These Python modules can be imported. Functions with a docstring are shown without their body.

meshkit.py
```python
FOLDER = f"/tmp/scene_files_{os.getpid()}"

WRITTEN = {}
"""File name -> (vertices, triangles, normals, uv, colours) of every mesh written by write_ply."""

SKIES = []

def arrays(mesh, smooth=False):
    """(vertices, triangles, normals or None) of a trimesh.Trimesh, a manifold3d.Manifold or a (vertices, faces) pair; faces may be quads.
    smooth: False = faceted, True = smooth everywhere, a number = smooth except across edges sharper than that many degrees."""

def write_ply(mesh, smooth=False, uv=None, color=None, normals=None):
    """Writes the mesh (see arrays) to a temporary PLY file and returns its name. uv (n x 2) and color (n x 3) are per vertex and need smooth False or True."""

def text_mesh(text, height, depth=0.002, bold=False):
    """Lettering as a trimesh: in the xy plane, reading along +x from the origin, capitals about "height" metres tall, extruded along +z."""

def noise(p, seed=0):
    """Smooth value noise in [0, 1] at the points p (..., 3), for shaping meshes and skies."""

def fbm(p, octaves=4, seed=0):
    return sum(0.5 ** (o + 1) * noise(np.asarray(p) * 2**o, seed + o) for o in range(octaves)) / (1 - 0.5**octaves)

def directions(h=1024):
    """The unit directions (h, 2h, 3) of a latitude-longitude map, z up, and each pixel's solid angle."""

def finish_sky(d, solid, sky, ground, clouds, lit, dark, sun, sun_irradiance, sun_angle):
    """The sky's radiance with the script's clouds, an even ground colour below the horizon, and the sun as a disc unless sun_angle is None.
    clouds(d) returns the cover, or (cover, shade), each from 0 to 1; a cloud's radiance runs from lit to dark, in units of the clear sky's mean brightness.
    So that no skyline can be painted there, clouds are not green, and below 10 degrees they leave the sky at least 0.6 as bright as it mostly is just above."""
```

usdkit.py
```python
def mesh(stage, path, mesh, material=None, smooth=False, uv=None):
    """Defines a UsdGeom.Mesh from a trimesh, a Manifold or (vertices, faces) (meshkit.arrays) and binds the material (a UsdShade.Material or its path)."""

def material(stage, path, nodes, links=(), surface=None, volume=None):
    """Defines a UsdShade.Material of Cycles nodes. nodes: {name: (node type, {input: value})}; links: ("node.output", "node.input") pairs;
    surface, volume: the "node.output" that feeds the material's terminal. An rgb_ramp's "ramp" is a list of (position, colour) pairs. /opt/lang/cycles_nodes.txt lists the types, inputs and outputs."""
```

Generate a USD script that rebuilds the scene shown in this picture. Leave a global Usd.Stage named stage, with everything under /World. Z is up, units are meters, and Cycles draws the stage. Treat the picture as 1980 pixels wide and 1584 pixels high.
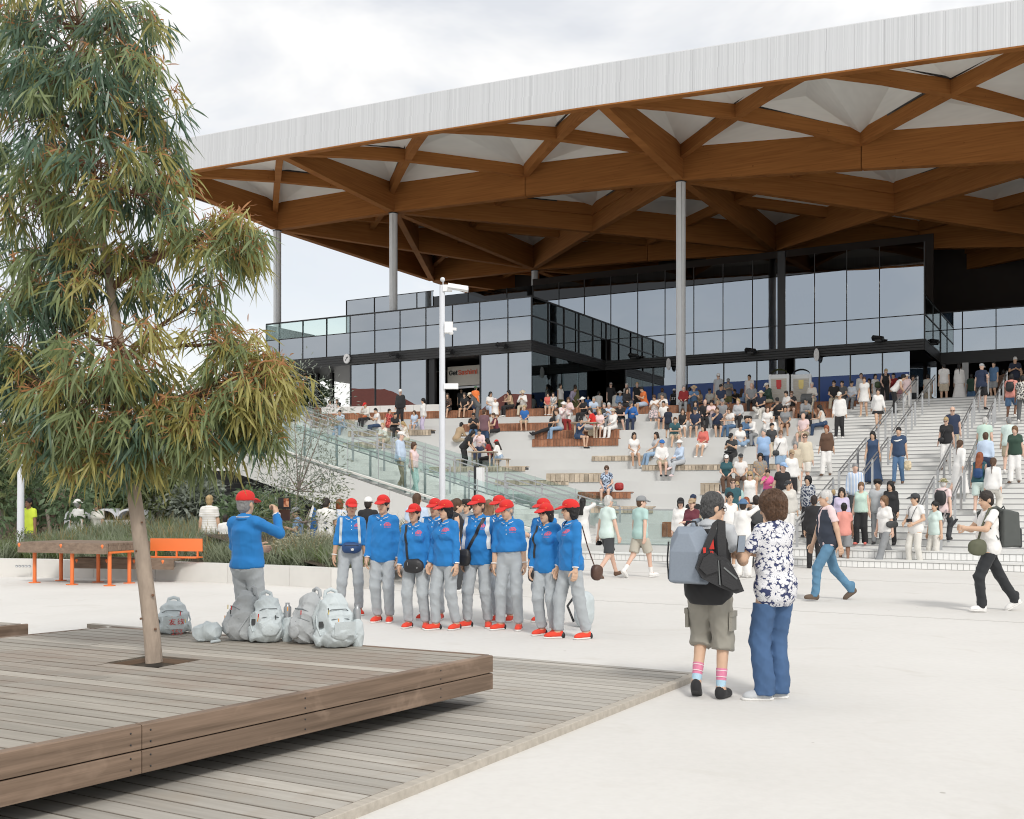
import math, random
import numpy as np
from pxr import Usd, UsdGeom, UsdShade, UsdLux, Gf, Sdf, Vt
import usdkit, meshkit

stage = Usd.Stage.CreateInMemory()
UsdGeom.SetStageUpAxis(stage, UsdGeom.Tokens.z)
UsdGeom.SetStageMetersPerUnit(stage, 1.0)
UsdGeom.Xform.Define(stage, '/World')
UsdGeom.Scope.Define(stage, '/World/Looks')

# ---------------------------------------------------------------- camera
F, CX, HY, EYE = 2050.0, 990.0, 968.0, 1.6       # focal length and horizon of the photograph (1980 px wide), eye height in metres
cam = UsdGeom.Camera.Define(stage, '/World/view_camera')
cam.CreateHorizontalApertureAttr(36.0)
cam.CreateVerticalApertureAttr(28.8)
cam.CreateFocalLengthAttr(36.0 * F / 1980.0)
cam.CreateVerticalApertureOffsetAttr((HY - 792.0) / 1980.0 * 36.0)
cam.CreateClippingRangeAttr(Gf.Vec2f(0.1, 2000))
cam.CreateExposureAttr(0.27)
cam.AddTranslateOp().Set(Gf.Vec3d(0, 0, EYE))
cam.AddRotateXOp().Set(90.0)

# ---------------------------------------------------------------- sky and sun: bright, hazy cloud with a soft sun behind the camera
SUN = np.array([0.24, -0.76, 0.74]); SUN = SUN / np.linalg.norm(SUN)
dome = UsdLux.DomeLight.Define(stage, '/World/sky')
usdkit.material(stage, '/World/Looks/sky_clouds', {
    "tc": ("texture_coordinate", {}),
    "map": ("mapping", {"scale": (1.0, 1.0, 2.4), "location": (0.62, 0.15, 0.45)}),
    "sky": ("sky_texture", {"sky_type": "single_scattering", "sun_disc": False, "sun_elevation": float(math.asin(SUN[2])),
                            "sun_rotation": float(math.atan2(SUN[0], SUN[1])), "air_density": 1.0, "aerosol_density": 1.6}),
    "n": ("noise_texture", {"scale": 3.1, "detail": 7.0, "roughness": 0.52, "distortion": 0.25}),
    "r": ("rgb_ramp", {"ramp": [(0.0, (0.52, 0.52, 0.52)), (0.42, (0.66, 0.66, 0.66)), (0.57, (0.96, 0.96, 0.96)), (1.0, (0.99, 0.99, 0.99))]}),
    "n2": ("noise_texture", {"scale": 1.3, "detail": 5.0, "roughness": 0.5}),
    "c": ("rgb_ramp", {"ramp": [(0.25, (8.5, 8.6, 8.75)), (0.7, (9.2, 9.05, 8.8))]}),
    "m": ("mix", {}),
    "bg": ("background_shader", {"strength": 0.1}),
}, [("tc.generated", "map.vector"), ("map.vector", "n.vector"), ("map.vector", "n2.vector"), ("n.fac", "r.fac"), ("n2.fac", "c.fac"),
    ("r.color", "m.fac"), ("sky.color", "m.color1"), ("c.color", "m.color2"), ("m.color", "bg.color")], surface="bg.background")
UsdShade.MaterialBindingAPI.Apply(dome.GetPrim()).Bind(UsdShade.Material.Get(stage, '/World/Looks/sky_clouds'))
dome.GetPrim().SetCustomDataByKey('kind', 'structure')
sun = UsdLux.DistantLight.Define(stage, '/World/sun')
sun.CreateNormalizeAttr(True); sun.CreateIntensityAttr(0.4); sun.CreateAngleAttr(11.0); sun.CreateColorAttr(Gf.Vec3f(1.0, 0.96, 0.9))
_z = Gf.Vec3d(0, 0, 1); _r = Gf.Rotation(_z, Gf.Vec3d(*map(float, SUN)))
sun.AddOrientOp().Set(Gf.Quatf(_r.GetQuat()))

# ---------------------------------------------------------------- frames: e1 runs along the hall's front to the right, e2 away from the viewer
E1, E2 = np.array([.8742, -.4856]), np.array([.4856, .8742])
def UV(u, v, z=0.0): return np.array([u * E1[0] + v * E2[0], u * E1[1] + v * E2[1], z])
def u_at(px, v):
    q = (px - CX) / F
    Y = v / (E2[1] + q * E2[0])
    return q * Y * E1[0] + Y * E1[1]
def ground(px, py, z=0.0):
    Y = (EYE - z) * F / (py - HY)
    return np.array([(px - CX) / F * Y, Y, z])
def at(px, py, Y): return np.array([(px - CX) / F * Y, Y, EYE + (HY - py) / F * Y])

# ---------------------------------------------------------------- names, tags, meshes
_used = {}
def free(parent, name):
    k = (parent, name); n = _used.get(k, 0); _used[k] = n + 1
    return f'{parent}/{name}' if n == 0 else f'{parent}/{name}_{n:03d}'
def tag(p, label=None, cat=None, group=None, kind=None):
    for k, v in (('label', label), ('category', cat), ('group', group), ('kind', kind)):
        if v: p.SetCustomDataByKey(k, v)
    return p
def path_of(p): return '/World' if p is None else (p if isinstance(p, str) else str(p.GetPath()))
def thing(name, label=None, cat=None, loc=(0, 0, 0), rz=0.0, group=None, parent=None):
    x = UsdGeom.Xform.Define(stage, free(path_of(parent), name))
    x.AddTranslateOp().Set(Gf.Vec3d(*map(float, loc)))
    if rz: x.AddRotateZOp().Set(float(rz))
    return tag(x.GetPrim(), label, cat, group)
class MB:
    """collects vertices and faces of one mesh"""
    def __init__(s): s.v, s.f, s.n = [], [], 0
    def add(s, v, f):
        v = np.asarray(v, float); f = np.asarray(f, int)
        if f.shape[1] == 4: f = np.vstack([f[:, [0, 1, 2]], f[:, [0, 2, 3]]])
        s.v.append(v); s.f.append(f + s.n); s.n += len(v); return s
    def get(s): return np.vstack(s.v), np.vstack(s.f)
    def obox(s, c, a, b, d):
        """box about c with half axes a, b, d"""
        c, a, b, d = (np.asarray(x, float) for x in (c, a, b, d))
        v = [c + i * a + j * b + k * d for k in (-1, 1) for j in (-1, 1) for i in (-1, 1)]
        f = [[0, 2, 3, 1], [4, 5, 7, 6], [0, 1, 5, 4], [2, 6, 7, 3], [0, 4, 6, 2], [1, 3, 7, 5]]
        if np.dot(np.cross(a, b), d) < 0: f = [x[::-1] for x in f]
        return s.add(v, f)
    def box(s, x0, x1, y0, y1, z0, z1):
        return s.obox(((x0 + x1) / 2, (y0 + y1) / 2, (z0 + z1) / 2), ((x1 - x0) / 2, 0, 0), (0, (y1 - y0) / 2, 0), (0, 0, (z1 - z0) / 2))
    def uvbox(s, u0, u1, v0, v1, z0, z1):
        c = UV((u0 + u1) / 2, (v0 + v1) / 2, (z0 + z1) / 2)
        return s.obox(c, np.append(E1, 0) * (u1 - u0) / 2, np.append(E2, 0) * (v1 - v0) / 2, (0, 0, (z1 - z0) / 2))
    def bar(s, p, q, w, h, up=(0, 0, 1)):
        p, q = np.asarray(p, float), np.asarray(q, float); d = q - p; L = np.linalg.norm(d); t = d / L
        sd = np.cross(t, up)
        if np.linalg.norm(sd) < 1e-6: sd = np.cross(t, (0, 1, 0))
        sd /= np.linalg.norm(sd); n = np.cross(sd, t)
        return s.obox((p + q) / 2, d / 2, sd * w / 2, n * h / 2)
    def plank(s, p, q, w, t, c=0.004):
        """board from p to q (its top centre line), chamfered along the top"""
        p, q = np.asarray(p, float), np.asarray(q, float); d = (q - p) / np.linalg.norm(q - p); sd = np.cross(d, (0, 0, 1)); sd /= np.linalg.norm(sd); n = np.cross(sd, d)
        prof = [(-w / 2, -t), (w / 2, -t), (w / 2, -c), (w / 2 - c, 0), (-w / 2 + c, 0), (-w / 2, -c)]
        v = [b + sd * a + n * z for b in (p, q) for a, z in prof]
        f = [[i, (i + 1) % 6, (i + 1) % 6 + 6, i + 6] for i in range(6)]
        s.add(v, f); m = np.array([[0, 2, 1], [0, 3, 2], [0, 4, 3], [0, 5, 4]])
        return s.add(v, np.vstack([m, m[:, ::-1] + 6]))
    def tube(s, pts, r, n=8, cap=True):
        pts = np.asarray(pts, float); r = np.broadcast_to(np.asarray(r, float), len(pts)); rings = []
        t = np.gradient(pts, axis=0); t /= np.linalg.norm(t, axis=1, keepdims=True) + 1e-12
        ref = np.array([0, 0, 1.0]) if abs(t[0][2]) < .9 else np.array([1.0, 0, 0])
        a = np.cross(t[0], ref); a /= np.linalg.norm(a)
        for i in range(len(pts)):
            a = a - t[i] * np.dot(a, t[i]); a /= np.linalg.norm(a) + 1e-12; b = np.cross(t[i], a)
            th = np.arange(n) * 2 * np.pi / n
            rings.append(pts[i] + r[i] * (np.cos(th)[:, None] * a + np.sin(th)[:, None] * b))
        v = np.vstack(rings); f = []
        for i in range(len(pts) - 1):
            for j in range(n): f.append([i * n + j, i * n + (j + 1) % n, (i + 1) * n + (j + 1) % n, (i + 1) * n + j])
        s.add(v, f)
        if cap:
            for e, fl in ((0, True), (len(pts) - 1, False)):
                idx = [e * n + j for j in range(n)]
                tri = np.array([[idx[0], idx[j + 1], idx[j]] if fl else [idx[0], idx[j], idx[j + 1]] for j in range(1, n - 1)])
                s.add(v, tri)
        return s
    def prism(s, poly, z0, z1):
        """upright prism over a simple polygon (counter-clockwise xy)"""
        from shapely.geometry import Polygon
        import trimesh
        m = trimesh.creation.extrude_polygon(Polygon(poly), z1 - z0, engine='earcut')
        return s.add(np.array(m.vertices) + [0, 0, z0], np.array(m.faces))
    def ball(s, c, r, sub=1, axes=None):
        import trimesh
        m = trimesh.creation.icosphere(sub); v = np.array(m.vertices) * np.broadcast_to(r, 3)
        if axes is not None: v = v @ np.asarray(axes)
        return s.add(v + np.asarray(c), np.array(m.faces))
    def lathe(s, prof, c=(0, 0, 0), n=16):
        prof = np.asarray(prof, float); th = np.arange(n) * 2 * np.pi / n
        v = np.array([[r * math.cos(a), r * math.sin(a), z] for r, z in prof for a in th]) + np.asarray(c)
        f = [[i * n + j, i * n + (j + 1) % n, (i + 1) * n + (j + 1) % n, (i + 1) * n + j] for i in range(len(prof) - 1) for j in range(n)]
        return s.add(v, f)
def put(name, mesh, material, parent=None, smooth=False, label=None, cat=None, group=None, kind=None):
    """one Mesh prim under parent"""
    if isinstance(mesh, MB): mesh = mesh.get()
    m = usdkit.mesh(stage, free(path_of(parent), name), mesh, material, smooth)
    return tag(m.GetPrim(), label, cat, group, kind)

# ---------------------------------------------------------------- materials
_mats = {}
def mat(name, color, rough=.7, var=.12, scale=6.0, bump=0.0, bscale=None, metallic=0.0, spec=.5, rnd=0.0, coord='position', detail=4.0, sheen=0.0, stretch=None, trans=0.0):
    """principled surface whose colour drifts with noise; rnd lets alike pieces differ a little"""
    if name in _mats: return _mats[name]
    c = np.array(color, float)
    nodes = {"p": ("principled_bsdf", {"roughness": rough, "metallic": metallic, "specular_ior_level": spec, "sheen_weight": sheen}),
             "g": ("geometry", {}), "tc": ("texture_coordinate", {}),
             "n": ("noise_texture", {"scale": scale, "detail": detail, "roughness": .6}),
             "r": ("rgb_ramp", {"ramp": [(.25, tuple(c * (1 - var))), (.75, tuple(np.minimum(c * (1 + var), .95)))]})}
    src = "g.position" if coord == 'position' else "tc.object"
    links = [("n.fac", "r.fac")]
    if stretch:
        nodes["mp"] = ("mapping", {"scale": stretch[:3], "rotation": (0, 0, stretch[3] if len(stretch) > 3 else 0)}); links += [(src, "mp.vector")]; src = "mp.vector"
    links += [(src, "n.vector")]
    out = "r.color"
    if rnd:
        nodes["oi"] = ("object_info", {}); nodes["mr"] = ("map_range", {"from_min": 0., "from_max": 1., "to_min": 1 - rnd, "to_max": 1 + rnd})
        nodes["h"] = ("hsv", {}); links += [("oi.random", "mr.value"), ("mr.result", "h.value"), (out, "h.color")]; out = "h.color"
    links += [(out, "p.base_color")]
    if bump:
        nodes["nb"] = ("noise_texture", {"scale": bscale or scale * 8, "detail": 3.0}); nodes["b"] = ("bump", {"strength": bump, "distance": .02})
        links += [(src, "nb.vector"), ("nb.fac", "b.height"), ("b.normal", "p.normal")]
    surf = "p.BSDF"
    if trans:
        nodes["t"] = ("translucent_bsdf", {}); nodes["mx"] = ("mix_closure", {"fac": trans}); links += [(out, "t.color"), ("p.BSDF", "mx.closure1"), ("t.BSDF", "mx.closure2")]; surf = "mx.closure"
    _mats[name] = usdkit.material(stage, f'/World/Looks/{name}', nodes, links, surface=surf)
    return _mats[name]
def glass(name, tint, ior=1.5, rough=0.0, gl=(1, 1, 1), warp=.05):
    if name in _mats: return _mats[name]
    _mats[name] = usdkit.material(stage, f'/World/Looks/{name}', {"t": ("transparent_bsdf", {"color": tint}), "g": ("glossy_bsdf", {"roughness": rough, "color": gl}), "ge": ("geometry", {}), "oi": ("object_info", {}), "nz": ("noise_texture", {"scale": .45, "detail": 2.0}), "bp": ("bump", {"strength": warp, "distance": .05}), "vm": ("vector_math", {"math_type": "add"}),
        "f": ("fresnel", {"IOR": ior}), "m": ("mix_closure", {})}, [("ge.position", "vm.vector1"), ("oi.random", "vm.vector2"), ("vm.vector", "nz.vector"), ("nz.fac", "bp.height"), ("bp.normal", "g.normal"), ("f.fac", "m.fac"), ("t.BSDF", "m.closure1"), ("g.BSDF", "m.closure2")], surface="m.closure")
    return _mats[name]
# ================================================================ materials of the setting
THE1 = math.atan2(E1[1], E1[0])
def wood(name, c1, c2, rough=.75, long=2.2, short=.09, rnd=.18, theta=THE1, spots=None, bump=.25, zs=.09, spec=.3, edge=False):
    """timber: streaks along direction theta; rnd varies from board to board"""
    nodes = {"g": ("geometry", {}), "oi": ("object_info", {}), "mp": ("mapping", {"mapping_type": "texture", "rotation": (0, 0, theta), "scale": (long, short, zs)}),
        "n": ("noise_texture", {"scale": 1.6, "detail": 6.0, "roughness": .62}), "r": ("rgb_ramp", {"ramp": [(.3, c1), (.7, c2)]}),
        "mr": ("map_range", {"from_min": 0., "from_max": 1., "to_min": 1 - rnd, "to_max": 1 + rnd}), "h": ("hsv", {}),
        "p": ("principled_bsdf", {"roughness": rough, "specular_ior_level": spec}), "b": ("bump", {"strength": bump, "distance": .01})}
    links = [("g.position", "mp.vector"), ("mp.vector", "n.vector"), ("n.fac", "r.fac"), ("oi.random", "mr.value"), ("mr.result", "h.value"),
             ("r.color", "h.color"), ("n.fac", "b.height"), ("b.normal", "p.normal")]
    out = "h.color"
    if spots:      # broad stains / knots
        sc, lo, hi, col = spots
        nodes["n2"] = ("noise_texture", {"scale": sc, "detail": 5.0, "roughness": .6, "distortion": .4}); nodes["r2"] = ("rgb_ramp", {"ramp": [(lo, (0, 0, 0)), (hi, (1, 1, 1))]}); nodes["m2"] = ("mix", {"color2": col})
        links += [("g.position", "n2.vector"), ("n2.fac", "r2.fac"), ("r2.color", "m2.fac"), (out, "m2.color1")]; out = "m2.color"
    if edge:       # weathered boards: grime and gap shade painted on arrises and sides
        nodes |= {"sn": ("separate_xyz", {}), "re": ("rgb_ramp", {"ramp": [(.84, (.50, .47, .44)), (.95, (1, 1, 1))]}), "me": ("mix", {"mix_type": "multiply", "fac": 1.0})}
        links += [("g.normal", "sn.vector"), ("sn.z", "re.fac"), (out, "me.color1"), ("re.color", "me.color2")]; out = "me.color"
    links += [(out, "p.base_color")]
    _mats[name] = usdkit.material(stage, f'/World/Looks/{name}', nodes, links, surface="p.BSDF")
    return _mats[name]
M = _mats
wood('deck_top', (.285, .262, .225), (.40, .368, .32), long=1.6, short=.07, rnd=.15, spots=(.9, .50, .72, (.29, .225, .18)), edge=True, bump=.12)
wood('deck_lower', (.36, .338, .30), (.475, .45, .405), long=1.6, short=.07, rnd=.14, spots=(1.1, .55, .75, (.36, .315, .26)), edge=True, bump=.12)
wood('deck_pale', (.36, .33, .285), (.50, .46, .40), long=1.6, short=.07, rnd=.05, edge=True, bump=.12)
wood('deck_edge', (.40, .365, .31), (.54, .495, .43), long=1.6, short=.07, rnd=.05)
wood('deck_fascia', (.12, .082, .056), (.25, .175, .125), long=1.4, short=1.4, zs=.05, rnd=.10, theta=1.0, spots=(1.3, .56, .74, (.40, .29, .215)), rough=.55, spec=.4)
wood('bench_red', (.20, .085, .047), (.37, .175, .10), long=.5, short=.5, zs=.5, rnd=.28, theta=0)
wood('bench_grey', (.33, .27, .20), (.56, .475, .375), long=.5, short=.5, zs=.5, rnd=.28, theta=0)
wood('table_brown', (.16, .115, .085), (.27, .20, .15), long=.8, short=.05, rnd=.12, theta=-.1)
wood('glulam', (.24, .092, .026), (.355, .150, .045), long=3.0, short=3.0, zs=.10, rnd=.07, theta=0, rough=.85, spec=.12, spots=(7.5, .66, .76, (.12, .045, .014)), bump=.05)
usdkit.material(stage, '/World/Looks/plaza_concrete', {"g": ("geometry", {}), "n": ("noise_texture", {"scale": .30, "detail": 9.0, "roughness": .62}), "r": ("rgb_ramp", {"ramp": [(.28, (.615, .597, .562)), (.5, (.67, .654, .622)), (.72, (.705, .69, .66))]}),
    "v": ("voronoi_texture", {"scale": 1.7, "randomness": 1.0}), "rv": ("rgb_ramp", {"ramp": [(.022, (.70, .68, .66)), (.032, (1, 1, 1))]}), "n2": ("noise_texture", {"scale": 14.0, "detail": 6.0, "roughness": .7}), "r2": ("rgb_ramp", {"ramp": [(.3, (.95, .95, .945)), (.62, (1, 1, 1))]}),
    "n3": ("noise_texture", {"scale": 1.1, "detail": 5.0, "distortion": 1.5}), "r3": ("rgb_ramp", {"ramp": [(.60, (1, 1, 1)), (.78, (.90, .885, .86))]}), "m1": ("mix", {"mix_type": "multiply", "fac": 1.0}), "m2": ("mix", {"mix_type": "multiply", "fac": 1.0}), "m3": ("mix", {"mix_type": "multiply", "fac": 1.0}),
    "nb": ("noise_texture", {"scale": 60.0, "detail": 3.0}), "b": ("bump", {"strength": .08, "distance": .01}), "p": ("principled_bsdf", {"roughness": .9})},
    [("g.position", "n.vector"), ("g.position", "v.vector"), ("g.position", "n2.vector"), ("g.position", "n3.vector"), ("g.position", "nb.vector"), ("n.fac", "r.fac"), ("v.distance", "rv.fac"), ("n2.fac", "r2.fac"), ("n3.fac", "r3.fac"), ("r.color", "m1.color1"), ("rv.color", "m1.color2"), ("m1.color", "m2.color1"), ("r2.color", "m2.color2"), ("m2.color", "m3.color1"), ("r3.color", "m3.color2"), ("m3.color", "p.base_color"), ("nb.fac", "b.height"), ("b.normal", "p.normal")], surface="p.BSDF")
M['plaza_concrete'] = UsdShade.Material.Get(stage, '/World/Looks/plaza_concrete')
mat('step_concrete', (.68, .68, .66), .85, .04, .8, rnd=.03, bump=.03, bscale=40)
mat('terrace_concrete', (.57, .57, .555), .85, .05, .5, bump=.03, bscale=30, detail=7)
mat('white_wall', (.68, .675, .655), .8, .035, .7, detail=7)
mat('precast', (.65, .635, .60), .8, .05, 2.0, rnd=.02, bump=.06, bscale=60)
mat('tile_white', (.80, .80, .785), .25, .02, 3, rnd=.03)
mat('grout', (.42, .42, .41), .9, .06, 8)
mat('steel_grey', (.42, .43, .44), .38, .05, 6, metallic=.75)
mat('column_paint', (.64, .66, .67), .45, .03, 3)
mat('galv_pole', (.66, .68, .72), .4, .04, 3)
mat('lamp_white', (.82, .82, .82), .4, .02, 3)
mat('black_metal', (.022, .023, .025), .45, .1, 6)
mat('black_band', (.035, .036, .037), .55, .18, 1.0, stretch=(.5, .5, 60))
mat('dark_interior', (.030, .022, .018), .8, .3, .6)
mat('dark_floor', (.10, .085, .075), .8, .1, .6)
mat('roof_panel_white', (.74, .73, .69), .75, .05, 1.6, stretch=(.5, .5, 7))
mat('roof_skin', (.66, .67, .68), .5, .03, 1)
mat('red_mark', (.52, .045, .045), .6, .05); mat('yellow_mark', (.72, .58, .22), .6, .05)
mat('blue_film', (.018, .075, .30), .35, .06, .8)
mat('orange_paint', (.80, .20, .055), .45, .05, 2)
mat('soil', (.06, .045, .03), .95, .3, 8)
glass('facade_glass', (.20, .24, .27), 5.0, .004, (.80, .87, .95))
glass('side_glass', (.30, .36, .36), 2.0, .004, (.85, .95, .95))
glass('rail_glass', (.87, .93, .92), 1.45, .003, (.9, 1, .98))
# roof edge: thin upright metal blades of slightly different greys
usdkit.material(stage, '/World/Looks/fascia_metal', {"g": ("geometry", {}), "mp": ("mapping", {"mapping_type": "texture", "rotation": (0, 0, THE1), "scale": (.032, 4.0, 40.0)}),
    "w": ("noise_texture", {"scale": 1.0, "detail": 2.0, "roughness": .75}), "r": ("rgb_ramp", {"ramp": [(.30, (.49, .50, .51)), (.5, (.59, .60, .61)), (.7, (.66, .67, .68))]}),
    "p": ("principled_bsdf", {"roughness": .45, "metallic": .25}), "b": ("bump", {"strength": .3, "distance": .02})},
    [("g.position", "mp.vector"), ("mp.vector", "w.vector"), ("w.fac", "r.fac"), ("r.color", "p.base_color"), ("w.fac", "b.height"), ("b.normal", "p.normal")], surface="p.BSDF")
M['fascia_metal'] = UsdShade.Material.Get(stage, '/World/Looks/fascia_metal')

# ================================================================ ground
g = MB(); g.box(-260, 260, -120, 420, -.3, 0.0)
put('plaza_ground', g, M['plaza_concrete'], kind='structure')
mat('joint_dark', (.45, .44, .42), .9, .08, 3)
jn = thing('paving_joints'); tag(jn, kind='structure')
for a, b in [((-9, 22.9), (9.6, 12.2)), ((1.0, 24.6), (14.5, 17.1)), ((3.4, 19.2), (7.6, 26.6)), ((9.0, 16.2), (12.4, 22.2))]:
    p, q = np.array([*a, .002]), np.array([*b, .002]); put('joint', MB().bar(p, q, .012, .004), M['joint_dark'], jn)

# ================================================================ amphitheatre: three risers to a terrace, terraces kink where the grand stair begins
UB, V0, RISE, RUN, NROW = -9.2, 26.9, .4538, 1.59, 13
EA = np.array([math.cos(math.radians(16)), -math.sin(math.radians(16))]); NA = np.array([-EA[1], EA[0]])
B0 = UV(UB, V0)[:2]; RUNA = RUN * float(E2 @ NA)
ZTOP = RISE * NROW
S2V0, S2V1, S2U, S2SL = 25.3, 31.0, -13.3, .285         # side stair: runs down along e1 between these v, foot at u = S2U
def krow(p):
    p = np.asarray(p)[:2]; u = p @ np.array([.8742, -.4856])
    return (p @ E2 - V0) / RUN if u >= UB else ((p - B0) @ NA) / RUNA
def row_pt(k, px):
    """point of the edge of row k that stands at column px of the photograph"""
    B = UV(UB, V0 + RUN * k)[:2]; q = (px - CX) / F
    d = EA if px < CX + F * B[0] / B[1] else E1
    s = (B[0] - q * B[1]) / (d[0] - q * d[1]); P = B - s * d
    return np.array([P[0], P[1], RISE * k])
def row_dir(px, k=6):
    B = UV(UB, V0 + RUN * k)[:2]
    return EA if px < CX + F * B[0] / B[1] else E1
def left_end(k):
    B = UV(UB, V0 + RUN * k)[:2]; vk = V0 + RUN * k
    sl = float(EA @ E2); su = float(EA @ np.array([.8742, -.4856]))
    s = (UB - S2U) / su if vk - sl * (UB - S2U) / su < S2V1 else (vk - S2V1) / sl
    return B - min(s, 27.0) * EA
am = thing('amphitheatre'); tag(am, kind='structure')
UR = 14.0
for k in range(1, NROW + 1):
    B = UV(UB, V0 + RUN * k)[:2]; L = left_end(k)
    Bn = UV(UB, V0 + RUN * (k + 1) + .02)[:2]
    Ln = L + NA * (RUNA + .02)
    if k == NROW: Bn = B + E2 * 40; Ln = L + E2 * 40 - EA * 6
    MBt = MB().prism([L, B, Bn, Ln], -.05 if k < NROW else ZTOP - .4, RISE * k)
    put('terrace', MBt, M['terrace_concrete'], am, label='pale concrete seating terrace')
# landing in front of the side stair and plinth faced with white tiles
st = thing('grand_stair'); tag(st, kind='structure')
NS, R1, T1 = NROW * 3, RISE / 3, RUN / 3
for i in range(1, NS + 1):
    v = V0 + T1 * (i - 1) + T1
    if i == NS: v1 = v + 40
    else: v1 = v + T1 + .02
    m = MB().uvbox(UB, UR, v, v1, max(0, R1 * i - .5), R1 * i)
    put('step', m, M['step_concrete'], st)
    put('nosing', MB().uvbox(UB + .02, UR, v - .004, v + .03, R1 * i - .026, R1 * i + .003), mat('nosing_grey', (.33, .33, .33), .7, .05), st)
# plinth: two tall tiled steps along the whole front
pl = thing('tiled_plinth'); tag(pl, kind='structure')
for j, (vv, z0, z1, ue) in enumerate(((V0 - .75, 0, .19, UR), (V0 - .05, .19, .40, UR))):
    put('plinth_core', MB().uvbox(-13.4, ue, vv + .012, V0 + T1 + .6, z0, z1 - .03), M['grout'], pl)
    put('plinth_cap', MB().uvbox(-13.4, ue, vv - .02, V0 + T1 + .6, z1 - .03, z1), M['step_concrete'], pl)
    uu = -13.4
    while uu < 2.6:
        put('tile', MB().uvbox(uu + .006, uu + .124, vv, vv + .03, z0 + .012, z1 - .04), M['tile_white'], pl); uu += .13
put('plinth_floor', MB().uvbox(-13.4, UB, V0 - .1, S2V1, .1, .398), M['terrace_concrete'], pl)

# ---------------------------------------------------------------- benches of upright slats on the terrace edges: px range, row, top and bottom in the photograph
BENCHES = [
 (592, 968, 13, 798, 811, 'bench_red', 'longest timber bench of the top terrace, left stretch before the glass corner'),
 (978, 1318, 13, 789, 803, 'bench_red', 'timber bench of the top terrace between the glass corner and the big column'),
 (1328, 1662, 13, 783, 797, 'bench_red', 'timber bench of the top terrace below the bins, ending at the grand stair'),
 (604, 686, 12, 824, 828, 'bench_grey', 'low timber edge behind the silvery bush'),
 (893, 1128, 11, 818, 833, 'bench_red', 'red timber bench in the second row behind the picnic tables'),
 (1326, 1398, 12, 812, 821, 'bench_red', 'short red timber bench right of the big column'),
 (1536, 1612, 12, 803, 816, 'bench_red', 'short red timber bench beside the pram at the stair'),
 (673, 834, 10, 832, 843, 'bench_grey', 'greyed timber bench under the girl in the pale blue dress'),
 (664, 796, 9, 859, 867, 'bench_grey', 'greyed timber bench above the side stair glass'),
 (1034, 1198, 10, 839, 853, 'bench_red', 'upper block of the stacked red bench in the middle'),
 (1029, 1196, 9, 853, 863, 'bench_red', 'lower step of the stacked red bench in the middle'),
 (1144, 1260, 7, 881, 891, 'bench_grey', 'grey timber bench with the woman in white on its edge'),
 (830, 1016, 6, 902, 912, 'bench_grey', 'grey timber bench under the lower picnic table'),
 (1241, 1502, 6, 898, 909, 'bench_grey', 'long grey timber bench below the person in the white sun hat'),
 (1056, 1167, 5, 915, 932, 'bench_grey', 'tall grey timber bench of wide slats'),
 (957, 1100, 5, 934, 938, 'bench_grey', 'thin timber ledge seen edge on behind the stair glass'),
 (1117, 1220, 4, 951, 964, 'bench_red', 'red timber bench carrying the red bag'),
 (1354, 1391, 4, 934, 947, 'bench_grey', 'stub of grey timber bench beside the crowd'),
 (1142, 1263, 3, 979, 992, 'bench_grey', 'lowest grey timber bench behind the two walking men'),
 (1280, 1300, 2, 1025, 1038, 'bench_red', 'stub of timber bench behind the man with the grey backpack'),
]
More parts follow.
